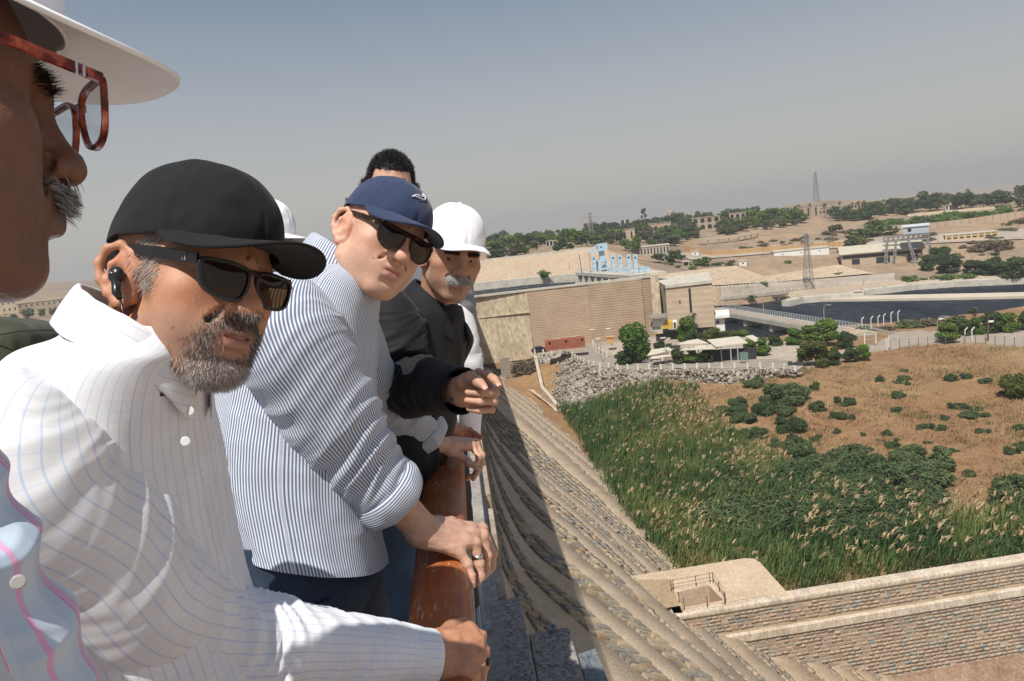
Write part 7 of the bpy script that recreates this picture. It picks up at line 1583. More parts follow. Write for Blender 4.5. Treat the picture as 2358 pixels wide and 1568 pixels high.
def trousers(person, hipL, hipR, fwd, mat, rw=.11, foot=True, kn=(.0, .0), top=None, waist=(.17, .13)):
 """two legs straight down to the deck plus a hip piece, camera frame hips"""
 hL, hR = np.array(hipL, float), np.array(hipR, float); F_ = np.array(fwd, float); F_ -= DOWN * (F_ @ DOWN); F_ /= np.linalg.norm(F_); Sd = hR - hL; Sd -= DOWN * (Sd @ DOWN); Sd /= np.linalg.norm(Sd)
 for h in (hL, hR):
  zw = q2w(h)[2]; Lg = zw - DECK - .07; C = [h - DOWN * .02, h + DOWN * Lg * .3 + F_ * .01, h + DOWN * Lg * .55 + F_ * .02, h + DOWN * Lg * .8, h + DOWN * Lg]
  cloth_tube('trouser_leg', C, [Sd] * 5, [F_] * 5, [rw * 1.05, rw * .95, rw * .78, rw * .7, rw * .68], [rw * 1.1, rw, rw * .8, rw * .72, rw * .7], mat, person, 60, 60, fold=lambda T, v, L, P: wrinkle(P, 22, .004, Sd, 3, seed=h[0]))
  b = MB(); e = h + DOWN * (Lg + .03); P_ = [q2w(e - F_ * .08), q2w(e + F_ * .02), q2w(e + F_ * .13 + DOWN * .01), q2w(e + F_ * .19 + DOWN * .015)]; b.tube(P_, [.045, .05, .047, .03], 10); unparent_origin(b.build('shoe', plain('shoe leather', (.03, .025, .02), .5), smooth=True), person)
 m = (hL + hR) / 2; C = [m - DOWN * .16, m - DOWN * .08, m + DOWN * .0, m + DOWN * .08]
 cloth_tube('trouser_seat', C, [Sd] * 4, [F_] * 4, [waist[0], waist[0] * 1.06, waist[0] * 1.05, waist[0] * .8], [waist[1], waist[1] * 1.05, waist[1] * 1.02, waist[1] * .7], mat, person, 80, 40, fold=lambda T, v, L, P: wrinkle(P, 18, .004, Sd, 3))
LENS_DARK = None
def lens_mat(name, tint, dark, tr):
 m, n, b = newmat(name); b.inputs['Base Color'].default_value = (*dark, 1); b.inputs['Roughness'].default_value = .05; b.inputs['Specular IOR Level'].default_value = .5
 t = n.nodes.new('ShaderNodeBsdfTransparent'); t.inputs[0].default_value = (*tint, 1); mx = n.nodes.new('ShaderNodeMixShader'); mx.inputs[0].default_value = tr; n.links.new(b.outputs[0], mx.inputs[1]); n.links.new(t.outputs[0], mx.inputs[2]); n.links.new(mx.outputs[0], n.nodes['Material Output'].inputs[0]); return m
def denim(name, c):
 m, n, b = newmat(name); v = coords(n, 'Object'); f = noise(n, v, 14, 5, .6); f2 = noise(n, v, 700, 2, .7)
 cc = ramp(n, f, [(.3, tuple(x * .7 for x in c)), (.7, tuple(x * 1.5 for x in c))]); cc = mixc(n, 1, cc, ramp(n, f2, [(.3, .7), (.7, 1.35)]), 'MULTIPLY'); n.links.new(cc, b.inputs['Base Color']); b.inputs['Roughness'].default_value = .85; bump(n, b, f2, .3, .0008); return m
NAIL = plain('fingernail', (.62, .40, .33), .3)
# =================================================================== the six men and the two half hidden ones
def person(c, label, group=None): return empty('person', q2w(np.array(c, float)), label, 'person')
def body(p, parts, mat, names='body'):
 V, Q, C_ = join(parts); o = link('body', npmesh('body', V, Q, mat, True, attrs={'Col': C_})); unparent_origin(o, p); return o
def sleeve(name, P, r, mat, p, fold=.004, nu=110, nv=110, seed=0., flat=1.0, axisB=None, elbow=.5, ew=.16, tw=(0, 0, 1.), freq=26):
 P = np.array(P, float); d = np.gradient(P, axis=0); d /= np.linalg.norm(d, axis=1)[:, None]; hint = np.array((0, -1., .2)) if axisB is None else np.array(axisB, float); A = np.cross(d, hint); A /= np.linalg.norm(A, axis=1)[:, None]; B = np.cross(A, d)
 def f(T, v, L, X):
  t = v / L; e = np.exp(-((t - elbow) / ew) ** 2); a = fold * (.55 + 1.5 * e); q = np.c_[np.cos(T) * .05, np.sin(T) * .05, v * (1 + .0 * T)]
  q[:, 2] += .035 * np.sin(T + seed * 2) + .02 * np.sin(2 * T + seed); w1 = 1 - np.abs(gnoise(q * [9, 9, freq] + seed)) * 1.9; w2 = 1 - np.abs(gnoise(q * [16, 16, freq * 1.9] + seed + 4)) * 1.8
  return a * (np.clip(w1, -.5, 1) + .45 * np.clip(w2, -.5, 1) - .45) + fold * .8 * gnoise(q * [14, 14, 7] + seed)
 return cloth_tube(name, P, A, B, r, np.array(r) * flat, mat, p, nu, nv, fold=f)
H2 = Head([[-.4582, .8441, .2786], [-.8277, -.5194, .2123], [.3239, -.1334, .9366]], [-.3801, .8262, 32.9803])
p2 = person((-.45, .85, -.5), 'man in a black cap and sunglasses wearing a pale checked shirt')
V, Q = head_mesh(.0021, nose=1.12, fat=.003, folds=1.1, age=1.3); Nn = vnormals(V, Q); C2 = skin_cols(V, (.46, .235, .140), (.30, .135, .105), .42, (.22, .18, .165), .16, 26, 3)
SK2 = skin_mat('tanned skin', .12)
wrist, elb = cq(990, 1517, 1.06), cq(520, 1500, .88)
K = [cq(1081, 1452, 1.125), cq(1097, 1480, 1.11), cq(1099, 1509, 1.092), cq(1086, 1547, 1.072)]
fing = [[cq(1106, 1466, 1.13), cq(1104, 1487, 1.125), cq(1094, 1502, 1.12)], [cq(1112, 1500, 1.115), cq(1108, 1527, 1.11), cq(1096, 1542, 1.105)], [cq(1112, 1532, 1.097), cq(1106, 1562, 1.09), cq(1094, 1578, 1.085)], [cq(1100, 1575, 1.075), cq(1092, 1600, 1.07), cq(1078, 1612, 1.07)]]
thumb = [cq(1008, 1478, 1.11), cq(1040, 1447, 1.15), cq(1066, 1441, 1.17), cq(1086, 1450, 1.18)]
hv, hq = hand_mesh(wrist, K, fing, thumb, wrist * .35 + elb * .65, 1.05, .0017, (.030, .036))
hv += vnormals(hv, hq) * (wrinkle(hv, 70, .0012, K[1] - wrist, 4) + fbm(hv * 60, 2) * .0006)[:, None]
hc = np.array((.44, .215, .125)) * (1 + .16 * fbm(hv * 45, 3)[:, None] + .08 * fbm(hv * 170, 2)[:, None])
body(p2, [(H2.w(V), Q, C2), (q2w(hv), hq, hc)], SK2)
SHIRT2 = cloth_mat('pale blue checked cotton', (.79, .80, .825), [(0, .0125, .13, (.45, .58, .82), .6, 0), (1, .0105, .09, (.60, .68, .84), .5, 0), (0, .0875, .012, (.70, .50, .70), .7, .3)], .75, .2)
N2 = np.array((-.432, .80, .002)); LAT = np.array((.10, -1., .06)); FR = np.array((1., .10, -.12))
Cc = [N2 + (.012, 0, .012), N2 + (-.002, 0, -.010), N2 + (-.035, .01, -.040), N2 + (-.055, .03, -.13), N2 + (-.052, .05, -.28), N2 + (-.025, .075, -.43), N2 + (.0, .09, -.58), N2 + (.0, .11, -.72)]
def fold2(T, v, L, P):
 w = wrinkle(P, 13, .006, (.35, .2, -1), 4, 2, 1.0) + wrinkle(P, 26, .0025, (.6, .2, -.7), 3, 1, 5.0); return w * smooth_(v, .05, .2)
cloth_tube('shirt', Cc, [LAT] * 8, [FR] * 8, [.070, .090, .145, .185, .185, .185, .185, .19], [.072, .080, .094, .112, .128, .138, .14, .14], SHIRT2, p2, 220, 150, fold=fold2, pw=2.25)
sh = np.array((-.487, .665, -.128)); e1 = np.array((-.43, .77, -.30)); e2 = cq(470, 1490, .87)
sleeve('sleeve', [sh + (.012, .035, .088), sh + (.004, .018, .070), sh + (-.002, .006, .035), sh + (.0, .0, -.02), (sh + e1) / 2, e1, e2, e2 * .62 + wrist * .38 + (0, 0, -.005), e2 * .25 + wrist * .75, wrist + (-.008, -.002, 0)], [.012, .060, .088, .098, .097, .090, .078, .066, .054, .042], SHIRT2, p2, .0050, 150, 190, 1.3, axisB=(.3, -1., .3), elbow=.60, ew=.15)
d = (wrist - e2) / np.linalg.norm(wrist - e2); a = np.cross(d, (0, -1., .3)); b_ = np.cross(a, d)
cloth_tube('cuff', [wrist - d * .070, wrist - d * .045, wrist - d * .015, wrist - d * .002], [a] * 4, [b_] * 4, [.0475, .0455, .0445, .0445], [.0475, .0455, .0445, .0445], SHIRT2, p2, 90, 20, fold=lambda T, v, L, P: wrinkle(P, 20, .001, d, 3))
collar('collar', N2 + (.002, -.004, .006), LAT, FR + (0, 0, -.1), (.20, -.03, .98), .069, .066, .040, .046, .036, .34, SHIRT2, p2, .046, .005, tipw=.5)
trousers(p2, N2 + (-.0, .22, -.74), N2 + (-.0, .02, -.74), FR, denim('charcoal trousers', (.03, .03, .035)), .105)
for k, (x, y) in enumerate(((436, 946), (427, 1016))): disc('button', cq(x, y, .765 - .01 * k), (.3, -1, .2), .0052, plain('pearl button', (.60, .60, .58), .25), p2)
BLACKC = cloth_mat('black cap cotton', (.011, .011, .012), (), .85, .4, .0008, 700, .06)
cap_build(H2, p2, BLACKC, BLACKC, rx=.087, ry=.110, hgt=.108, rim=.046, tilt=.10, brimL=.078, arch=5.0, bdrop=.002, front=1.6, pw=.72)
FRB = plain('black frame', (.012, .012, .013), .28); LB = lens_mat('brown lens', (.30, .17, .08), (.012, .007, .005), .22)
glasses(H2, p2, 'sunglasses', FRB, LB, [(.008, .012), (.020, .0165), (.040, .017), (.0585, .0145), (.060, .003), (.054, -.012), (.036, -.018), (.018, -.0165), (.010, -.006)], y0=.110, wrap=2.4, z0=.014, fw=.0040, fd=.005, temple=(.005, .012), pant=-.12)
HG = hair_mat('grizzled hair', [(0, (.03, .026, .024)), (.38, (.07, .062, .056)), (.55, (.30, .28, .26)), (1, (.66, .64, .61))])
def beard2(V): A = np.abs(V[:, 0]); m = np.exp(-((np.hypot(V[:, 0], (V[:, 2] + .062) * .95) - .033) / .011) ** 2) * (V[:, 1] > .055) + (V[:, 2] < -.070) * np.exp(-(A / .027) ** 2) * (V[:, 1] > .055) * (V[:, 2] > -.112); lip = np.exp(-((V[:, 2] + .0460) / .0075) ** 2) * (A < .024); mu = np.exp(-((V[:, 2] + .0315) / .0055) ** 2) * (A < .028) * (V[:, 1] > .075); return np.clip(m + mu, 0, 1) * (1 - np.clip(lip * 1.6, 0, 1))
def dirs(P, N_, fl): return N_ * .55 + fl
P_, n_ = sample_on(V, Q, Nn, beard2, 5200, 1); strands('beard', H2.w(P_), (dirs(P_, n_, np.c_[P_[:, 0] * 6, np.full(len(P_), .15), np.full(len(P_), -.75)])) @ H2.R.T, .0075, .00055, HG, p2, 3, .7, gw=.25, seed=2, tint=np.clip(np.random.default_rng(5).random(len(P_)) * .8 + .40 * (P_[:, 2] < -.075) + .05, 0, 1))
def side2(V): return (np.exp(-((V[:, 1] - .028) / .013) ** 2) * smooth_(V[:, 2], -.018, -.002) * (1 - smooth_(V[:, 2], .05, .06)) + (V[:, 1] < -.045) * smooth_(V[:, 2], -.065, -.045) * (1 - smooth_(V[:, 2], .05, .06))) * (np.abs(V[:, 0]) > .03)
P_, n_ = sample_on(V, Q, Nn, side2, 3800, 2); strands('hair', H2.w(P_), (n_ * .35 + [0, -.5, -.6]) @ H2.R.T, .013, .0006, HG, p2, 3, .4, gw=.2, seed=3, tint=np.clip(np.random.default_rng(6).random(len(P_)) * .7 + .38 * (P_[:, 1] > 0), 0, 1))
BP = plain('black plastic', (.014, .014, .015), .3)
eb = lmesh('earphone', H2, *_sphere((.089, .002, -.001), (.0075, .0095, .0095)), BP, p2); ltube('lead', H2, [(.091, .006, -.004), (.092, .014, -.020), (.090, .020, -.026)], [.005, .0045, .003], BP, eb, 10)
ltube('lead', H2, [(.090, .020, -.026), (.083, .027, -.050), (.071, .034, -.075), (.060, .040, -.092), (.055, .046, -.098)], .0013, BP, eb, 8); ltube('neck_band', H2, [(.055, .046, -.098), (.050, .056, -.112), (.047, .062, -.122)], [.0025, .0044, .0044], BP, eb, 10); lmesh('badge', H2, *_sphere((.0965, .002, .0), (.0008, .0045, .0012)), SILVER, eb)
rg = (K[2] * .45 + fing[2][0] * .55); b = MB(); dd = q2w(fing[2][0]) - q2w(K[2]); dd /= np.linalg.norm(dd); b.tube([q2w(rg) - dd * .003, q2w(rg) + dd * .003], .0125, 16); rgo = b.build('ring', SILVER, smooth=True); unparent_origin(rgo, p2); lmesh('stone', Head(np.eye(3), q2w(rg + (.0125, -.003, .0))), *_sphere((0, 0, 0), (.004, .006, .007)), plain('dark gem', (.02, .015, .015), .08), rgo)
H4 = Head([[-.6436, .5748, .5054], [-.5989, -.7894, .135], [.4766, -.2158, .8522]], [-.252, 1.418, 33.0214])
p4 = person((-.30, 1.45, -.5), 'man in a navy cap, aviator sunglasses and blue striped shirt leaning on the rail')
V, Q = head_mesh(.0026, nose=1.18, fat=.010, cheek=1.1, lip=1.05, folds=.9, age=1.0, neckr=.066); Nn = vnormals(V, Q); C4 = skin_cols(V, (.55, .325, .225), (.44, .20, .165), .16, (.36, .26, .22), .16, 8, 8)
SK4 = skin_mat('fair skin', .14)
wr4 = cq(978, 1222, 1.43); el4 = cq(840, 1085, 1.35)
Z = lambda x, y: (892.3 + .18358 * x, 1122.6 + .18358 * y)
K = [cq(*Z(1180, 520), 1.545), cq(*Z(1190, 600), 1.505), cq(*Z(1095, 695), 1.465), cq(*Z(905, 810), 1.435)]
fing = [[cq(*Z(1315, 830), 1.55), cq(*Z(1310, 990), 1.55), cq(*Z(1240, 1090), 1.545)], [cq(*Z(1250, 850), 1.505), cq(*Z(1240, 1040), 1.505), cq(*Z(1190, 1130), 1.50)], [cq(*Z(1150, 950), 1.465), cq(*Z(1170, 1110), 1.462), cq(*Z(1140, 1200), 1.458)], [cq(*Z(1010, 960), 1.43), cq(*Z(1055, 1110), 1.425), cq(*Z(1068, 1225), 1.42)]]
thumb = [cq(*Z(640, 470), 1.50), cq(*Z(800, 440), 1.56), cq(*Z(900, 470), 1.60), cq(*Z(960, 520), 1.62)]
hv, hq = hand_mesh(wr4, K, fing, thumb, wr4 * .2 + el4 * .8, 1.08, .0019, (.031, .041)); hv += vnormals(hv, hq) * (wrinkle(hv, 60, .0009, K[1] - wr4, 4) + fbm(hv * 50, 2) * .0006)[:, None]
def handcol(v, base): return np.array(base) * (1 + .10 * fbm(v * 40, 3)[:, None] + .06 * fbm(v * 150, 2)[:, None])
Zc = lambda x, y: (863.5 + .20193 * x, 834.8 + .20193 * y)
wl4 = cq(*Zc(690, 905), 2.02); ell4 = cq(872, 905, 1.86)
K2 = [cq(*Zc(1110, 960), 2.10), cq(*Zc(1150, 930), 2.13), cq(*Zc(1160, 920), 2.16), cq(*Zc(1150, 905), 2.19)]
fing2 = [[cq(*Zc(1185, 1070), 2.08), cq(*Zc(1165, 1150), 2.07), cq(*Zc(1120, 1160), 2.06)], [cq(*Zc(1220, 1060), 2.11), cq(*Zc(1200, 1200), 2.10), cq(*Zc(1120, 1330), 2.09)], [cq(*Zc(1225, 1060), 2.14), cq(*Zc(1180, 1240), 2.12), cq(*Zc(1050, 1330), 2.11)], [cq(*Zc(1220, 1040), 2.17), cq(*Zc(1190, 1200), 2.15), cq(*Zc(1100, 1300), 2.14)]]
th2 = [cq(*Zc(860, 1000), 2.03), cq(*Zc(960, 1060), 2.03), cq(*Zc(1060, 1130), 2.02), cq(*Zc(1165, 1205), 2.01)]
gv, gq = hand_mesh(wl4, K2, fing2, th2, wl4 * .4 + ell4 * .6, 1.0, .0022, (.029, .036))
body(p4, [(H4.w(V), Q, C4), (q2w(hv), hq, handcol(hv, (.53, .315, .225))), (q2w(gv), gq, handcol(gv, (.53, .31, .22)))], SK4)
nail(cq(*Z(1072, 1218), 1.411), cq(*Z(1068, 1225), 1.42) - cq(*Z(1055, 1110), 1.425), (.1, -1, .1), NAIL, p4); nail(cq(*Zc(1158, 1205), 2.002), th2[3] - th2[2], (-.1, -1, .3), NAIL, p4, .0068)
STR = cloth_mat('blue striped cotton', (.66, .69, .74), [(0, .0052, .52, (.105, .145, .245), .95, 0)], .75, .2)
N4 = np.array((-.352, 1.43, .140)); LA4 = np.array((.20, -1., .10)); FR4 = np.array((1., .22, -.22))
C_ = [N4 + (.012, 0, .018), N4 + (-.002, 0, -.006), N4 + (-.036, .01, -.042), N4 + (-.068, .0, -.14), N4 + (-.095, 0, -.29), N4 + (-.105, .01, -.43), N4 + (-.092, .01, -.53), N4 + (-.080, .01, -.585)]
def fold4(T, v, L, P): return (wrinkle(P, 9, .006, (.25, .3, -1), 4, 2, 2.0) + wrinkle(P, 22, .0022, (.8, .2, -.5), 3, 1, 6.0)) * smooth_(v, .05, .2) + .012 * smooth_(v / L, .84, 1.0) * np.sin(T * 4 + 1) * .35
cloth_tube('shirt', C_, [LA4] * 8, [FR4] * 8, [.078, .105, .165, .20, .205, .205, .20, .20], [.080, .090, .11, .135, .160, .172, .168, .165], STR, p4, 260, 170, fold=fold4, pw=2.2)
s4 = np.array((-.402, 1.235, .010)); m4 = np.array((-.348, 1.29, -.13))
cu = wr4 * .40 + el4 * .60
sleeve('sleeve', [s4 + (.012, .04, .095), s4 + (.004, .02, .076), s4 + (-.002, .008, .040), s4 + (.002, .0, -.012), m4, el4 + (-.008, 0, .012), cu + (.005, 0, -.004)], [.012, .062, .092, .102, .094, .080, .068], STR, p4, .0042, 170, 150, 3.1, axisB=(.3, -1., .3), elbow=.72, ew=.2)
d = (wr4 - el4) / np.linalg.norm(wr4 - el4); a = np.cross(d, (0, -1., .3)); b_ = np.cross(a, d)
def rollf(T, v, L, P): return .004 * np.sin(v / L * math.pi) + wrinkle(P, 16, .004, b_, 2, 1, 3.)
STRX = cloth_mat('blue striped cotton turned', (.66, .69, .74), [(1, .0052, .52, (.105, .145, .245), .95, 0)], .75, .2)
cloth_tube('rolled_cuff', [cu - d * .045, cu - d * .03, cu + d * .01, cu + d * .022], [a] * 4, [b_] * 4, [.064, .073, .072, .062], [.064, .075, .072, .062], STRX, p4, 110, 30, fold=rollf)
cloth_tube('cuff_tab', [cu - d * .03 - b_ * .06 + a * -.02, cu - d * .012 - b_ * .075 + a * -.03, cu + d * .004 - b_ * .082 + a * -.034], [d] * 3, [a] * 3, [.022, .026, .012], [.008, .010, .006], STR, p4, 40, 14)
sL = np.array((-.405, 1.61, .02)); dl_ = (wl4 - ell4) / np.linalg.norm(wl4 - ell4); cl_ = wl4 - dl_ * .035
sleeve('sleeve', [sL + (-.05, -.05, .02), sL, (sL + ell4) / 2 + (0, 0, -.02), ell4 + (-.01, 0, -.01), (ell4 + cl_) / 2, cl_], [.085, .088, .082, .075, .068, .062], STR, p4, .005, 90, 100, 4.4, axisB=(.3, -1., .3), elbow=.62, ew=.2)
a = np.cross(dl_, (0, -1., .3)); b_ = np.cross(a, dl_); cloth_tube('rolled_cuff', [cl_ - dl_ * .055, cl_ - dl_ * .04, cl_ - dl_ * .006, cl_ + dl_ * .006], [a] * 4, [b_] * 4, [.060, .070, .068, .060], [.060, .070, .068, .060], STRX, p4, 80, 24, fold=lambda T, v, L, P: wrinkle(P, 18, .004, b_, 2, 1, 3.))
cloth_tube('cuff_tab', [cl_ - dl_ * .03 + a * .05, cl_ - dl_ * .01 + a * .078, cl_ + dl_ * .004 + a * .095], [dl_] * 3, [b_] * 3, [.02, .03, .012], [.006, .007, .004], STR, p4, 30, 12)
cloth_tube('wrist_strap', [wl4 - dl_ * .032, wl4 - dl_ * .004], [a] * 2, [b_] * 2, [.033, .033], [.031, .031], plain('black strap', (.02, .02, .022), .5), p4, 40, 6, thick=.004)
collar('collar', N4 + (.002, -.004, .010), LA4, FR4 + (0, 0, -.15), (.28, 0, .96), .078, .076, .042, .050, .032, .36, STRX, p4, .056, .006, tipw=.45)
NAVY = cloth_mat('navy cap cotton', (.022, .036, .085), (), .8, .35, .0008, 700, .2)
cp4 = cap_build(H4, p4, NAVY, NAVY, rx=.085, ry=.107, hgt=.092, rim=.046, tilt=.10, brimL=.068, arch=5.0, bdrop=.010, front=.6, strap=NAVY, pw=.84, button=True)
def on_crown(a, e, r=1.012, rx=.085, ry=.107, hgt=.092, rim=.046, tilt=.10, pw=.84):
 p = e; cr_ = math.cos(p) ** pw; t = a; fr = max(0, math.sin(t)); sr = math.sin(p) ** 1.08; x, y = rx * cr_ * math.cos(t) * r, ry * cr_ * math.sin(t) * r * (1 + .03 * .6 * fr * math.sin(2 * p)); return np.array((x, y, rim + hgt * sr * (1 + .05 * fr * math.cos(p)) * (1 + (r - 1) * .5) + tilt * y * (1 - sr)))
EMB = plain('white thread', (.72, .73, .75), .6)
em = [(1.76, .90), (1.80, .86), (1.79, .80), (1.73, .73), (1.62, .70), (1.48, .695), (1.36, .665), (1.30, .63)]; em2 = [(1.76, .90), (1.72, .92), (1.70, .88), (1.72, .84), (1.66, .79), (1.52, .775), (1.40, .73), (1.30, .63)]
for e_ in (em, em2): ltube('emblem', H4, [on_crown(a_, b2, 1.02) for a_, b2 in e_], .0011, EMB, cp4, 6)
TORT = mottled('tortoise frame', [(.010, .007, .006), (.03, .014, .008), (.14, .055, .02)], 90, 3, .25, 0, 0, lo=.4, hi=.75)
LD = lens_mat('dark lens', (.2, .12, .08), (.010, .007, .006), .12)
glasses(H4, p4, 'sunglasses', TORT, LD, [(.010, .012), (.020, .0165), (.042, .0165), (.0595, .0145), (.0615, .004), (.057, -.012), (.040, -.023), (.022, -.019), (.012, -.004)], y0=.112, wrap=2.4, z0=.015, fw=.0034, fd=.004, bar=(.002, .060, .0), temple=(.004, .009), pant=-.12)
def teeth(H, p): lmesh('teeth', H, *_sphere((0, .0935, -.0462), (.014, .006, .0028)), plain('teeth', (.62, .58, .50), .3), p)
teeth(H4, p4)
def stub4(V): return (V[:, 1] < -.03) * smooth_(V[:, 2], -.03, -.01) * (1 - smooth_(V[:, 2], .055, .065)) + np.exp(-((V[:, 1] - .024) / .012) ** 2) * smooth_(V[:, 2], .0, .012) * (V[:, 2] < .055) * (np.abs(V[:, 0]) > .04) * .6
P_, n_ = sample_on(V, Q, Nn, stub4, 1800, 5); strands('hair', H4.w(P_), (n_ * .5 + [0, -.4, -.5]) @ H4.R.T, .004, .0005, hair_mat('short grey hair', [(0, (.10, .09, .08)), (1, (.40, .38, .36))]), p4, 2, .3, seed=6)
rg = K[2] * .35 + fing[2][0] * .65; dd = q2w(fing[2][0]) - q2w(K[2]); dd /= np.linalg.norm(dd); b = MB(); b.tube([q2w(rg) - dd * .0035, q2w(rg) + dd * .0035], .0118, 20); unparent_origin(b.build('ring', SILVER, smooth=True), p4)
JEAN = denim('dark blue denim', (.018, .034, .066)); hm = N4 + (-.095, .01, -.63)
trousers(p4, hm + np.array((.03, .12, -.02)), hm + np.array((-.0, -.09, -.02)), FR4, JEAN, .105, waist=(.185, .145))
H6 = Head([[-.8901, .336, .308], [-.3966, -.904, -.16], [.2246, -.2646, .9378]], [-.1478, 1.9465, 32.9626])
p6 = person((-.22, 2.02, -.5), 'moustached man in a plain white cap and black shirt pointing over the rail')
V, Q = head_mesh(.0027, nose=1.1, fat=-.002, cheek=1.05, folds=1.2, age=1.4); Nn = vnormals(V, Q); C6 = skin_cols(V, (.40, .215, .135), (.30, .125, .10), .30, (.28, .21, .18), .14, 6, 5)
SK6 = skin_mat('brown skin', .1)
Zd = lambda x, y: (863.5 + .20193 * x, 834.8 + .20193 * y)
wr6 = cq(*Zd(985, 330), 1.62); el6 = cq(935, 885, 1.84)
K = [cq(*Zd(1180, 135), 1.57), cq(*Zd(1290, 235), 1.585), cq(*Zd(1290, 360), 1.59), cq(*Zd(1260, 470), 1.60)]
fing = [[cq(*Zd(1290, 140), 1.515), cq(*Zd(1365, 195), 1.475), cq(*Zd(1412, 255), 1.445)], [cq(*Zd(1365, 345), 1.535), cq(*Zd(1220, 345), 1.515), cq(*Zd(1060, 335), 1.525)], [cq(*Zd(1350, 440), 1.54), cq(*Zd(1200, 445), 1.52), cq(*Zd(1050, 430), 1.53)], [cq(*Zd(1325, 535), 1.555), cq(*Zd(1190, 545), 1.535), cq(*Zd(1070, 530), 1.545)]]
thumb = [cq(*Zd(1030, 220), 1.56), cq(*Zd(1090, 165), 1.53), cq(*Zd(1180, 215), 1.50), cq(*Zd(1250, 285), 1.475)]
hv, hq = hand_mesh(wr6, K, fing, thumb, wr6 * .4 + el6 * .6, 1.04, .0019, (.031, .036)); hv += vnormals(hv, hq) * (fbm(hv * 55, 2) * .0008)[:, None]
wl6 = cq(*Zd(760, 745), 2.30); ell6 = cq(900, 960, 2.10)
K2 = [cq(*Zd(960, 740), 2.33), cq(*Zd(1010, 770), 2.36), cq(*Zd(1030, 800), 2.38), cq(*Zd(1020, 830), 2.40)]
fing2 = [[cq(*Zd(1080, 770), 2.34), cq(*Zd(1150, 815), 2.33), cq(*Zd(1215, 860), 2.32)], [cq(*Zd(1110, 820), 2.37), cq(*Zd(1170, 890), 2.36), cq(*Zd(1200, 960), 2.35)], [cq(*Zd(1120, 860), 2.40), cq(*Zd(1170, 930), 2.38), cq(*Zd(1190, 1000), 2.37)], [cq(*Zd(1100, 880), 2.42), cq(*Zd(1150, 950), 2.40), cq(*Zd(1170, 1010), 2.39)]]
th2 = [cq(*Zd(810, 690), 2.29), cq(*Zd(850, 660), 2.28), cq(*Zd(900, 680), 2.27), cq(*Zd(910, 730), 2.26)]
gv, gq = hand_mesh(wl6, K2, fing2, th2, wl6 * .4 + ell6 * .6, 1.0, .0024)
body(p6, [(H6.w(V), Q, C6), (q2w(hv), hq, handcol(hv, (.50, .29, .20))), (q2w(gv), gq, handcol(gv, (.42, .20, .15)))], SK6)
nail(cq(*Zd(1405, 240), 1.437), fing[0][2] - fing[0][1], (.0, -1, .5), NAIL, p6, .0068); nail(cq(*Zd(1246, 272), 1.466), thumb[3] - thumb[2], (.0, -1, .5), NAIL, p6, .0075)
for i, (x, y, z) in enumerate(((.032, .0835, .018), (-.032, .0835, .018))):
 ey = lmesh('eye', H6, *_sphere((x, .0722, .018), (.0128, .0128, .0122)), plain('eye white', (.55, .50, .46), .2), p6); lmesh('iris', H6, *_sphere((x + .002, .0832, .0165), (.0052, .003, .0052)), plain('dark iris', (.018, .012, .01), .12), ey)
BLK = cloth_mat('black shirt cotton', (.010, .0105, .013), (), .72, .3, .0006, 800, .08)
N6 = np.array((-.222, 2.02, .105)); LA6 = np.array((-.30, -.95, .06)); FR6 = np.array((.93, -.32, -.30))
C_ = [N6 + (.0, 0, .020), N6 + (-.004, 0, -.004), N6 + (-.025, .01, -.04), N6 + (-.05, .02, -.12), N6 + (-.085, .03, -.27), N6 + (-.12, .04, -.42), N6 + (-.14, .05, -.53)]
cloth_tube('shirt', C_, [LA6] * 7, [FR6] * 7, [.074, .10, .16, .195, .19, .185, .185], [.076, .085, .10, .12, .135, .135, .13], BLK, p6, 140, 110, fold=lambda T, v, L, P: (wrinkle(P, 9, .007, (.4, .1, -1), 4, 2, 2.0) + wrinkle(P, 20, .003, (.7, .1, -.6), 3, 1, 6.0)) * smooth_(v, .05, .2), pw=2.2)
s6 = np.array((-.330, 1.875, .035)); d6 = (wr6 - el6) / np.linalg.norm(wr6 - el6)
sleeve('sleeve', [s6 + (.02, .05, .090), s6 + (.008, .02, .066), s6 + (0, .005, .035), s6, (s6 + el6) / 2 + (-.01, -.01, -.01), el6, (el6 + wr6) / 2 + (0, 0, .005), wr6 - d6 * .002], [.012, .058, .082, .092, .088, .082, .070, .056], BLK, p6, .006, 120, 130, 2.2, axisB=(.5, -.6, .5), elbow=.55, ew=.25)
a = np.cross(d6, (.2, -1., .3)); b_ = np.cross(a, d6); cloth_tube('cuff', [wr6 - d6 * .065, wr6 - d6 * .04, wr6 - d6 * .008, wr6 + d6 * .002], [a] * 4, [b_] * 4, [.060, .058, .056, .055], [.060, .058, .056, .055], BLK, p6, 70, 16)
for q in (cq(*Zd(610, 365), 1.74), cq(*Zd(885, 405), 1.60)): disc('button', q + (0, -.035, 0), (.1, -1, .2), .0055, plain('black button', (.02, .02, .022), .2), p6)
sl6 = np.array((-.195, 2.20, .01)); sleeve('sleeve', [sl6 + (-.05, -.04, .02), sl6, (sl6 + ell6) / 2 + (0, .03, -.02), ell6, (ell6 + wl6) / 2, wl6], [.07, .075, .075, .07, .06, .05], BLK, p6, .006, 70, 80, 5.2)
collar('collar', N6 + (.004, -.006, .010), LA6, FR6, (.2, -.2, 1.), .072, .075, .044, .060, .030, .55, BLK, p6, .060, .024, tipw=.5)
WCAP = cloth_mat('white cap cotton', (.80, .81, .83), (), .8, .2, .0006, 700, .1)
cap_build(H6, p6, WCAP, WCAP, rx=.085, ry=.108, hgt=.104, rim=.050, tilt=.11, brimL=.068, arch=4.6, bdrop=.004, front=1.6, pw=.74)
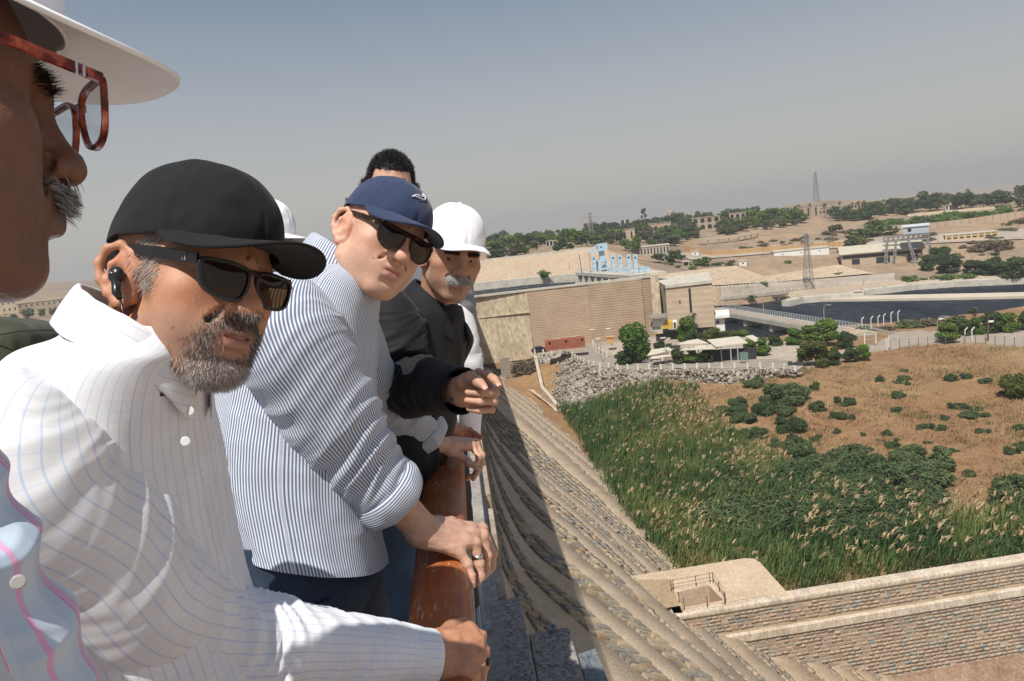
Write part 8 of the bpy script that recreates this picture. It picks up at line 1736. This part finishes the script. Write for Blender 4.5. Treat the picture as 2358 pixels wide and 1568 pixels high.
def must(V, w=.030): A = np.abs(V[:, 0]); return np.exp(-((V[:, 2] + .0318 + .10 * A) / .0055) ** 2) * (A < w) * (V[:, 1] > .07)
P_, n_ = sample_on(V, Q, Nn, must, 2400, 4); GREYH = hair_mat('grey moustache hair', [(0, (.26, .25, .24)), (.5, (.60, .59, .57)), (1, (.82, .81, .79))])
strands('moustache', H6.w(P_), (n_ * .7 + np.c_[P_[:, 0] * 16, np.full(len(P_), .1), np.full(len(P_), -.6)]) @ H6.R.T, .0125, .0008, GREYH, p6, 3, .25, gw=.35, seed=8)
def brows(V): A = np.abs(V[:, 0]); return np.exp(-((V[:, 2] - .0375 + .15 * (A - .03) * (A > .03)) / .0042) ** 2) * (A > .010) * (A < .047) * (V[:, 1] > .06)
P_, n_ = sample_on(V, Q, Nn, brows, 900, 7); DKH = hair_mat('dark hair', [(0, (.012, .010, .009)), (1, (.06, .05, .045))]); strands('eyebrow', H6.w(P_), (n_ * .4 + np.c_[P_[:, 0] * 20, np.zeros(len(P_)), np.full(len(P_), .1)]) @ H6.R.T, .008, .0007, DKH, p6, 2, .2, seed=9)
def sides(V): return (np.exp(-((V[:, 1] - .026) / .014) ** 2) * smooth_(V[:, 2], -.006, .006) * (V[:, 2] < .055) + (V[:, 1] < -.04) * smooth_(V[:, 2], -.05, -.03) * (V[:, 2] < .06)) * (np.abs(V[:, 0]) > .03)
P_, n_ = sample_on(V, Q, Nn, sides, 1800, 9); strands('hair', H6.w(P_), (n_ * .4 + [0, -.4, -.6]) @ H6.R.T, .009, .0007, GREYH, p6, 2, .3, seed=10)
hm = N6 + (-.155, .06, -.54); trousers(p6, hm + np.array((.03, .10, -.02)), hm + np.array((-.03, -.09, -.02)), FR6, denim('mid blue denim', (.022, .05, .10)), .10, waist=(.18, .135))
b = MB(); bp_ = [hm + LA6 / np.linalg.norm(LA6) * .186 * math.cos(t) + FR6 / np.linalg.norm(FR6) * .140 * math.sin(t) + (0, 0, .145) for t in np.linspace(0, 2 * math.pi, 33)]
for p, q in zip(bp_[:-1], bp_[1:]): b.bar(q2w(p), q2w(q), .004, .036)
unparent_origin(b.build('belt', plain('black leather belt', (.012, .012, .012), .35)), p6)
H5 = axes_head(crt * .22 - cfw * .95 - cup * .25, cup * 1 + crt * .05, q2w(cq(899, 444, 2.32)))
p5 = person((-.40, 2.35, -.3), 'bare headed man with short black curly hair standing behind the navy cap'); V, Q = head_mesh(.0036); Nn = vnormals(V, Q); C5 = skin_cols(V, (.50, .29, .20), (.4, .18, .14), .2)
N5 = w2q(H5.w((0, -.05, -.16))); hm5 = (smooth_(V[:, 2] - .35 * V[:, 1], .012, .034) * (1 - ((V[:, 1] > .05) & (V[:, 2] < .076))))[:, None]; C5 = C5 * (1 - hm5) + np.array((.012, .010, .009)) * hm5; body(p5, [(H5.w(V), Q, C5)], SK4)
def hair5(V): return smooth_(V[:, 2] - .35 * V[:, 1], .010, .034) * (V[:, 1] < .085) * (1 - ((V[:, 1] > .05) & (V[:, 2] < .076)) * 1.0) + (V[:, 1] < -.02) * smooth_(V[:, 2], -.04, -.02)
P_, n_ = sample_on(V, Q, Nn, hair5, 9000, 12); strands('hair', H5.w(P_), (n_ + np.random.default_rng(3).normal(size=n_.shape) * .5) @ H5.R.T, .015, .0022, hair_mat('black hair', [(0, (.006, .005, .005)), (1, (.028, .024, .022))], .35), p5, 4, 1.6, gw=-.1, seed=12)
P_, n_ = sample_on(V, Q, Nn, brows, 500, 7); strands('eyebrow', H5.w(P_), (n_ * .4 + np.c_[P_[:, 0] * 20, np.zeros(len(P_)), np.full(len(P_), .1)]) @ H5.R.T, .008, .0008, DKH, p5, 2, .2, seed=9)
def simple_torso(p, N_, LAx, FRx, mat, seed, L_=.6, legs=None, a=1.0, lean=(0, 0, 0)):
 DN = DOWN + np.array(lean, float)
 N_ = np.array(N_, float); C_ = [N_ + (0, 0, .02), N_ + (0, 0, -.005), N_ + DN * .045, N_ + DN * .13, N_ + DN * .3, N_ + DN * .45, N_ + DN * L_]
 o = cloth_tube('shirt', C_, [LAx] * 7, [FRx] * 7, [.074, .10, .16 * a, .20 * a, .195 * a, .19 * a, .19 * a], [.076, .085, .10, .12, .13, .13, .13], mat, p, 100, 80, fold=lambda T, v, L, P: wrinkle(P, 10, .006, (.2, .1, -1), 4, 2, seed) * smooth_(v, .05, .2), pw=2.2)
 A_ = np.array(LAx, float) / np.linalg.norm(LAx)
 for sd_ in (1, -1):
  s_ = N_ + A_ * .165 * sd_ * a + DOWN * .06; sleeve('sleeve', [s_ - A_ * .08 * sd_ - DOWN * .02, s_, s_ + A_ * .035 * sd_ + DOWN * .12, s_ + A_ * .04 * sd_ + DOWN * .28, s_ + A_ * .02 * sd_ + DOWN * .5], [.06, .085, .085, .07, .05], mat, p, .004, 50, 50, seed)
 if legs is not None: h = N_ + DN * (L_ - .02); trousers(p, h - A_ * .09, h + A_ * .09, FRx, legs, .10)
DKJ = denim('dark trousers', (.02, .022, .03))
simple_torso(p5, N5, (-1., -.25, 0), (.25, -1., 0), cloth_mat('grey shirt', (.20, .21, .23)), 3., legs=DKJ)
H3 = axes_head(crt * .93 - cfw * .30 - cup * .16, cup + crt * .10, q2w(cq(590, 572, 1.95)))
p3 = person((-.75, 1.98, -.2), 'man mostly hidden behind the black cap, wearing a white cap with a small printed badge'); V, Q = head_mesh(.004); C3 = skin_cols(V, (.40, .22, .14), (.3, .14, .1), .3); body(p3, [(H3.w(V), Q, C3)], SK6)
cp3 = cap_build(H3, p3, WCAP, WCAP, rx=.084, ry=.107, hgt=.104, rim=.044, tilt=.04, brimL=.066, arch=4.0, bdrop=.006, front=1.4, pw=.76)
kw = dict(rx=.084, ry=.107, hgt=.104, rim=.044, tilt=.04, pw=.76)
def oc(a, e, r=1.018): return on_crown(a, e, r, **kw)
def badge(name, pts, mat):
 b = MB(); n = len(pts); b.add([H3.w(oc(a, e)) for a, e in pts], [tuple(range(n))]); o = b.build(name, mat, fix=False); md = o.modifiers.new('s', 'SOLIDIFY'); md.thickness = .0006; md.offset = 0; o.parent = cp3
PB, PG, PR, PU = plain('print brown', (.08, .045, .02)), plain('print green', (.10, .32, .12)), plain('print red', (.45, .06, .07)), plain('print blue', (.05, .09, .28))
c0, e0_ = .98, .66
badge('printed_map', [(c0 + .10 * math.cos(t) + .03 * math.cos(3 * t), e0_ + .10 * math.sin(t) - .03 * math.sin(2 * t)) for t in np.linspace(0, 2 * math.pi, 14, endpoint=False)], PB)
badge('printed_leaf', [(c0 + .15, e0_ + .02), (c0 + .19, e0_ - .05), (c0 + .14, e0_ - .08), (c0 + .12, e0_ - .02)], PG); badge('printed_sun', [(c0 - .11, e0_ + .12), (c0 - .07, e0_ + .15), (c0 - .05, e0_ + .10)], PR)
ltube('printed_swoosh', H3, [oc(c0 + .17 - .34 * t, e0_ - .14 - .03 * math.sin(math.pi * t)) for t in np.linspace(0, 1, 8)], .0009, PU, cp3, 5)
cuv = bpy.data.curves.new('letters', 'FONT'); cuv.body = 'CCLTD'; cuv.size = .012; cuv.extrude = .0003; cuv.align_x = 'CENTER'; cuv.materials.append(plain('print grey', (.12, .12, .18))); to = bpy.data.objects.new('letters', cuv); COL.objects.link(to); bpy.context.view_layer.update(); _me = bpy.data.meshes.new_from_object(to.evaluated_get(bpy.context.evaluated_depsgraph_get())); bpy.data.objects.remove(to); to = link('letters', _me)
def place_flat(o, a, e, parent):
 p = oc(a, e); n_ = oc(a, e, 1.1) - oc(a, e, 1.0); n_ = H3.R @ (n_ / np.linalg.norm(n_)); up = H3.R @ np.array((0, 0, 1.)); up = up - n_ * (n_ @ up); up /= np.linalg.norm(up); x = np.cross(up, n_); m = Matrix.Identity(4); w_ = H3.w(p)
 for r in range(3): m[r][0], m[r][1], m[r][2], m[r][3] = x[r], up[r], n_[r], w_[r]
 o.parent = parent; o.matrix_parent_inverse = Matrix.Identity(4); o.matrix_basis = m
place_flat(to, c0 + .01, e0_ - .30, cp3)
badge('printed_flag', [(c0 + .14, e0_ - .36), (c0 + .0, e0_ - .36), (c0 + .0, e0_ - .44), (c0 + .14, e0_ - .44)], PR); badge('printed_canton', [(c0 + .142, e0_ - .357), (c0 + .09, e0_ - .357), (c0 + .09, e0_ - .40), (c0 + .142, e0_ - .40)], PU); badge('printed_mark', [(c0 - .05, e0_ - .36), (c0 - .13, e0_ - .36), (c0 - .13, e0_ - .43), (c0 - .05, e0_ - .43)], plain('print pale blue', (.35, .45, .62)))
simple_torso(p3, w2q(H3.w((0, -.05, -.16))) , (0, -1., 0), (1., 0, 0), cloth_mat('sand shirt', (.42, .36, .27)), 5., legs=DKJ)
p7 = person((-.10, 2.62, -.3), 'man in a white shirt almost entirely hidden behind the pointing man'); H7 = axes_head(crt * .5 + cfw * .6 - cup * .3, cup, q2w(cq(992, 610, 2.62))); V, Q = head_mesh(.0045, necklen=.16); body(p7, [(H7.w(V), Q, skin_cols(V, (.4, .22, .14), (.3, .14, .1)))], SK6)
simple_torso(p7, w2q(H7.w((0, -.05, -.16))), (.86, -.5, 0), (.5, .86, 0), cloth_mat('white shirt', (.80, .80, .82)), 7., legs=DKJ, a=.9, lean=(-.55, .1, 0))
p0 = person((-1.0, 1.35, 0), 'person in an olive green jacket mostly cut off by the left picture edge'); OLV = cloth_mat('olive jacket cloth', (.050, .052, .030), (), .8, .4, .001, 500)
c0_ = [cq(-420, 800, 1.36), cq(-250, 800, 1.36), cq(-60, 805, 1.36), cq(70, 812, 1.36), cq(118, 830, 1.36), cq(132, 860, 1.36)]
cloth_tube('jacket', c0_ , [(0, 0, 1.)] * 6, [(0, -1., 0)] * 6, [.05, .062, .066, .064, .055, .02], [.09, .12, .12, .11, .09, .03], OLV, p0, 90, 90, fold=lambda T, v, L, P: wrinkle(P, 16, .004, (.1, 0, 1), 4, 2, 3.), pw=3.2)
cloth_tube('jacket_body', [cq(-40, 830, 1.38), cq(-45, 900, 1.38), cq(-60, 1100, 1.4), cq(-80, 1500, 1.45)], [(1., 0, 0)] * 4, [(0, -1., 0)] * 4, [.14, .155, .165, .165], [.09, .11, .12, .12], OLV, p0, 80, 60, fold=lambda T, v, L, P: wrinkle(P, 12, .006, (.1, 0, 1), 4, 2, 4.))
b = MB(); b.tube([q2w(cq(x, y, 1.238)) for x, y in ((-80, 778), (0, 771), (40, 763), (80, 760), (128, 760))], .0012, 5); unparent_origin(b.build('seam', plain('dark seam', (.012, .012, .009), .9)), p0)
H0 = axes_head(crt * .2 + cfw * .9, cup, q2w(cq(-190, 640, 1.36))); V, Q = head_mesh(.0045); body(p0, [(H0.w(V), Q, skin_cols(V, (.25, .13, .08), (.2, .1, .07)))], SK6)
P_, n_ = sample_on(V, Q, vnormals(V, Q), lambda V: smooth_(V[:, 2], .02, .04), 1500, 12); strands('hair', H0.w(P_), n_ @ H0.R.T, .01, .002, DKH, p0, 2, 1., seed=1)
h = w2q(q2w(cq(-80, 1500, 1.45))); trousers(p0, h + (.08, 0, 0), h - (.08, 0, 0), (0, 1., 0), DKJ, .1)
f1 = crt * .66 + cup * .0 + cfw * .75; u1 = cup * 1. - crt * .02
_h = axes_head(f1, u1, (0, 0, 0)); nose_w = q2w(cq(196, 398, .485)); H1 = Head(_h.R, nose_w - _h.R @ np.array((0, .1255, -.0115)))
p1 = person(w2q(H1.c - np.array([0, 0, .6])), 'dark skinned man in profile with glasses and a white cap filling the left edge'); V, Q = head_mesh(.0017, nose=1.05, jaw=1.05, cheek=1.0, lip=1.5, folds=1.5, age=1.5); Nn = vnormals(V, Q)
V = V + Nn * (wrinkle(V, 95, .0006, (.2, .3, 1), 3, 2, 2.) * (V[:, 2] < .0))[:, None]
C1 = skin_cols(V, (.165, .072, .042), (.10, .05, .042), .25, (.10, .07, .06), .10, 10, 4); body(p1, [(H1.w(V), Q, C1)], skin_mat('dark skin', .06, .40, .55, .6))
cap1 = cap_build(H1, p1, WCAP, WCAP, rx=.086, ry=.112, hgt=.110, rim=.066, tilt=.03, brimL=.074, arch=2.4, bdrop=.010, front=1.8, pw=.72)
RT = mottled('red tortoise frame', [(.02, .008, .006), (.16, .022, .012), (.42, .10, .05), (.55, .40, .33)], 60, 4, .15, 0, 0, lo=.35, hi=.72); CLR = lens_mat('clear lens', (.93, .95, .96), (.25, .27, .29), .72)
glasses(H1, p1, 'glasses', RT, CLR, [(.008, .008), (.016, .0155), (.036, .0165), (.0555, .0150), (.0575, .004), (.052, -.014), (.036, -.0205), (.018, -.017), (.010, -.006)], y0=.122, wrap=.8, z0=.022, fw=.0036, fd=.0042, temple=(.0036, .0062), pant=-.08, ear=(.080, -.012, .046))
ey = lmesh('eye', H1, *_sphere((.032, .0722, .018), (.0128, .0128, .0122)), plain('eye white', (.45, .40, .36), .2), p1); lmesh('iris', H1, *_sphere((.031, .0832, .017), (.0052, .003, .0052)), plain('dark iris', (.012, .01, .008), .12), ey)
P_, n_ = sample_on(V, Q, Nn, lambda V: must(V, .024), 3000, 4); strands('moustache', H1.w(P_), (n_ * .9 + np.c_[P_[:, 0] * 14, np.full(len(P_), .1), np.full(len(P_), -.55)]) @ H1.R.T, .0105, .00055, hair_mat('salt and pepper moustache', [(0, (.02, .018, .017)), (.4, (.10, .09, .085)), (.6, (.6, .59, .57)), (1, (.85, .84, .82))]), p1, 3, .4, gw=.3, seed=15)
P_, n_ = sample_on(V, Q, Nn, brows, 450, 7); strands('eyebrow', H1.w(P_), (n_ * .4 + np.c_[P_[:, 0] * 20, np.zeros(len(P_)), np.full(len(P_), .1)]) @ H1.R.T, .009, .0006, DKH, p1, 2, .2, seed=9)
PINK = cloth_mat('pink and blue striped cotton', (.55, .66, .80), [(0, .034, .42, (.60, .70, .82), .9, .1), (0, .034, .12, (.80, .40, .62), .9, .42), (0, .068, .10, (.82, .80, .84), .9, .8), (0, .051, .05, (.78, .30, .55), .9, .2)], .75, .2)
N1 = w2q(H1.w((0, -.05, -.17))); simple_torso(p1, N1 + (-.03, -.0, -.02), (.75, -.66, 0), (.66, .75, 0), cloth_mat('pale shirt body', (.6, .66, .74), [(0, .034, .12, (.80, .40, .62), .9, .4)]), 9., legs=DKJ)
sleeve('sleeve', [cq(-330, 930, .40), cq(-255, 1080, .41), cq(-200, 1200, .42), cq(-140, 1340, .42), cq(-60, 1520, .43), cq(30, 1740, .45)], [.045, .050, .050, .052, .053, .053], PINK, p1, .0050, 120, 120, 6.3, axisB=(.2, -1., .1), elbow=.5, ew=.35, freq=16)
disc('button', cq(42, 1340, .378), (.6, -1, .1), .004, plain('grey button', (.4, .39, .37), .3), p1)
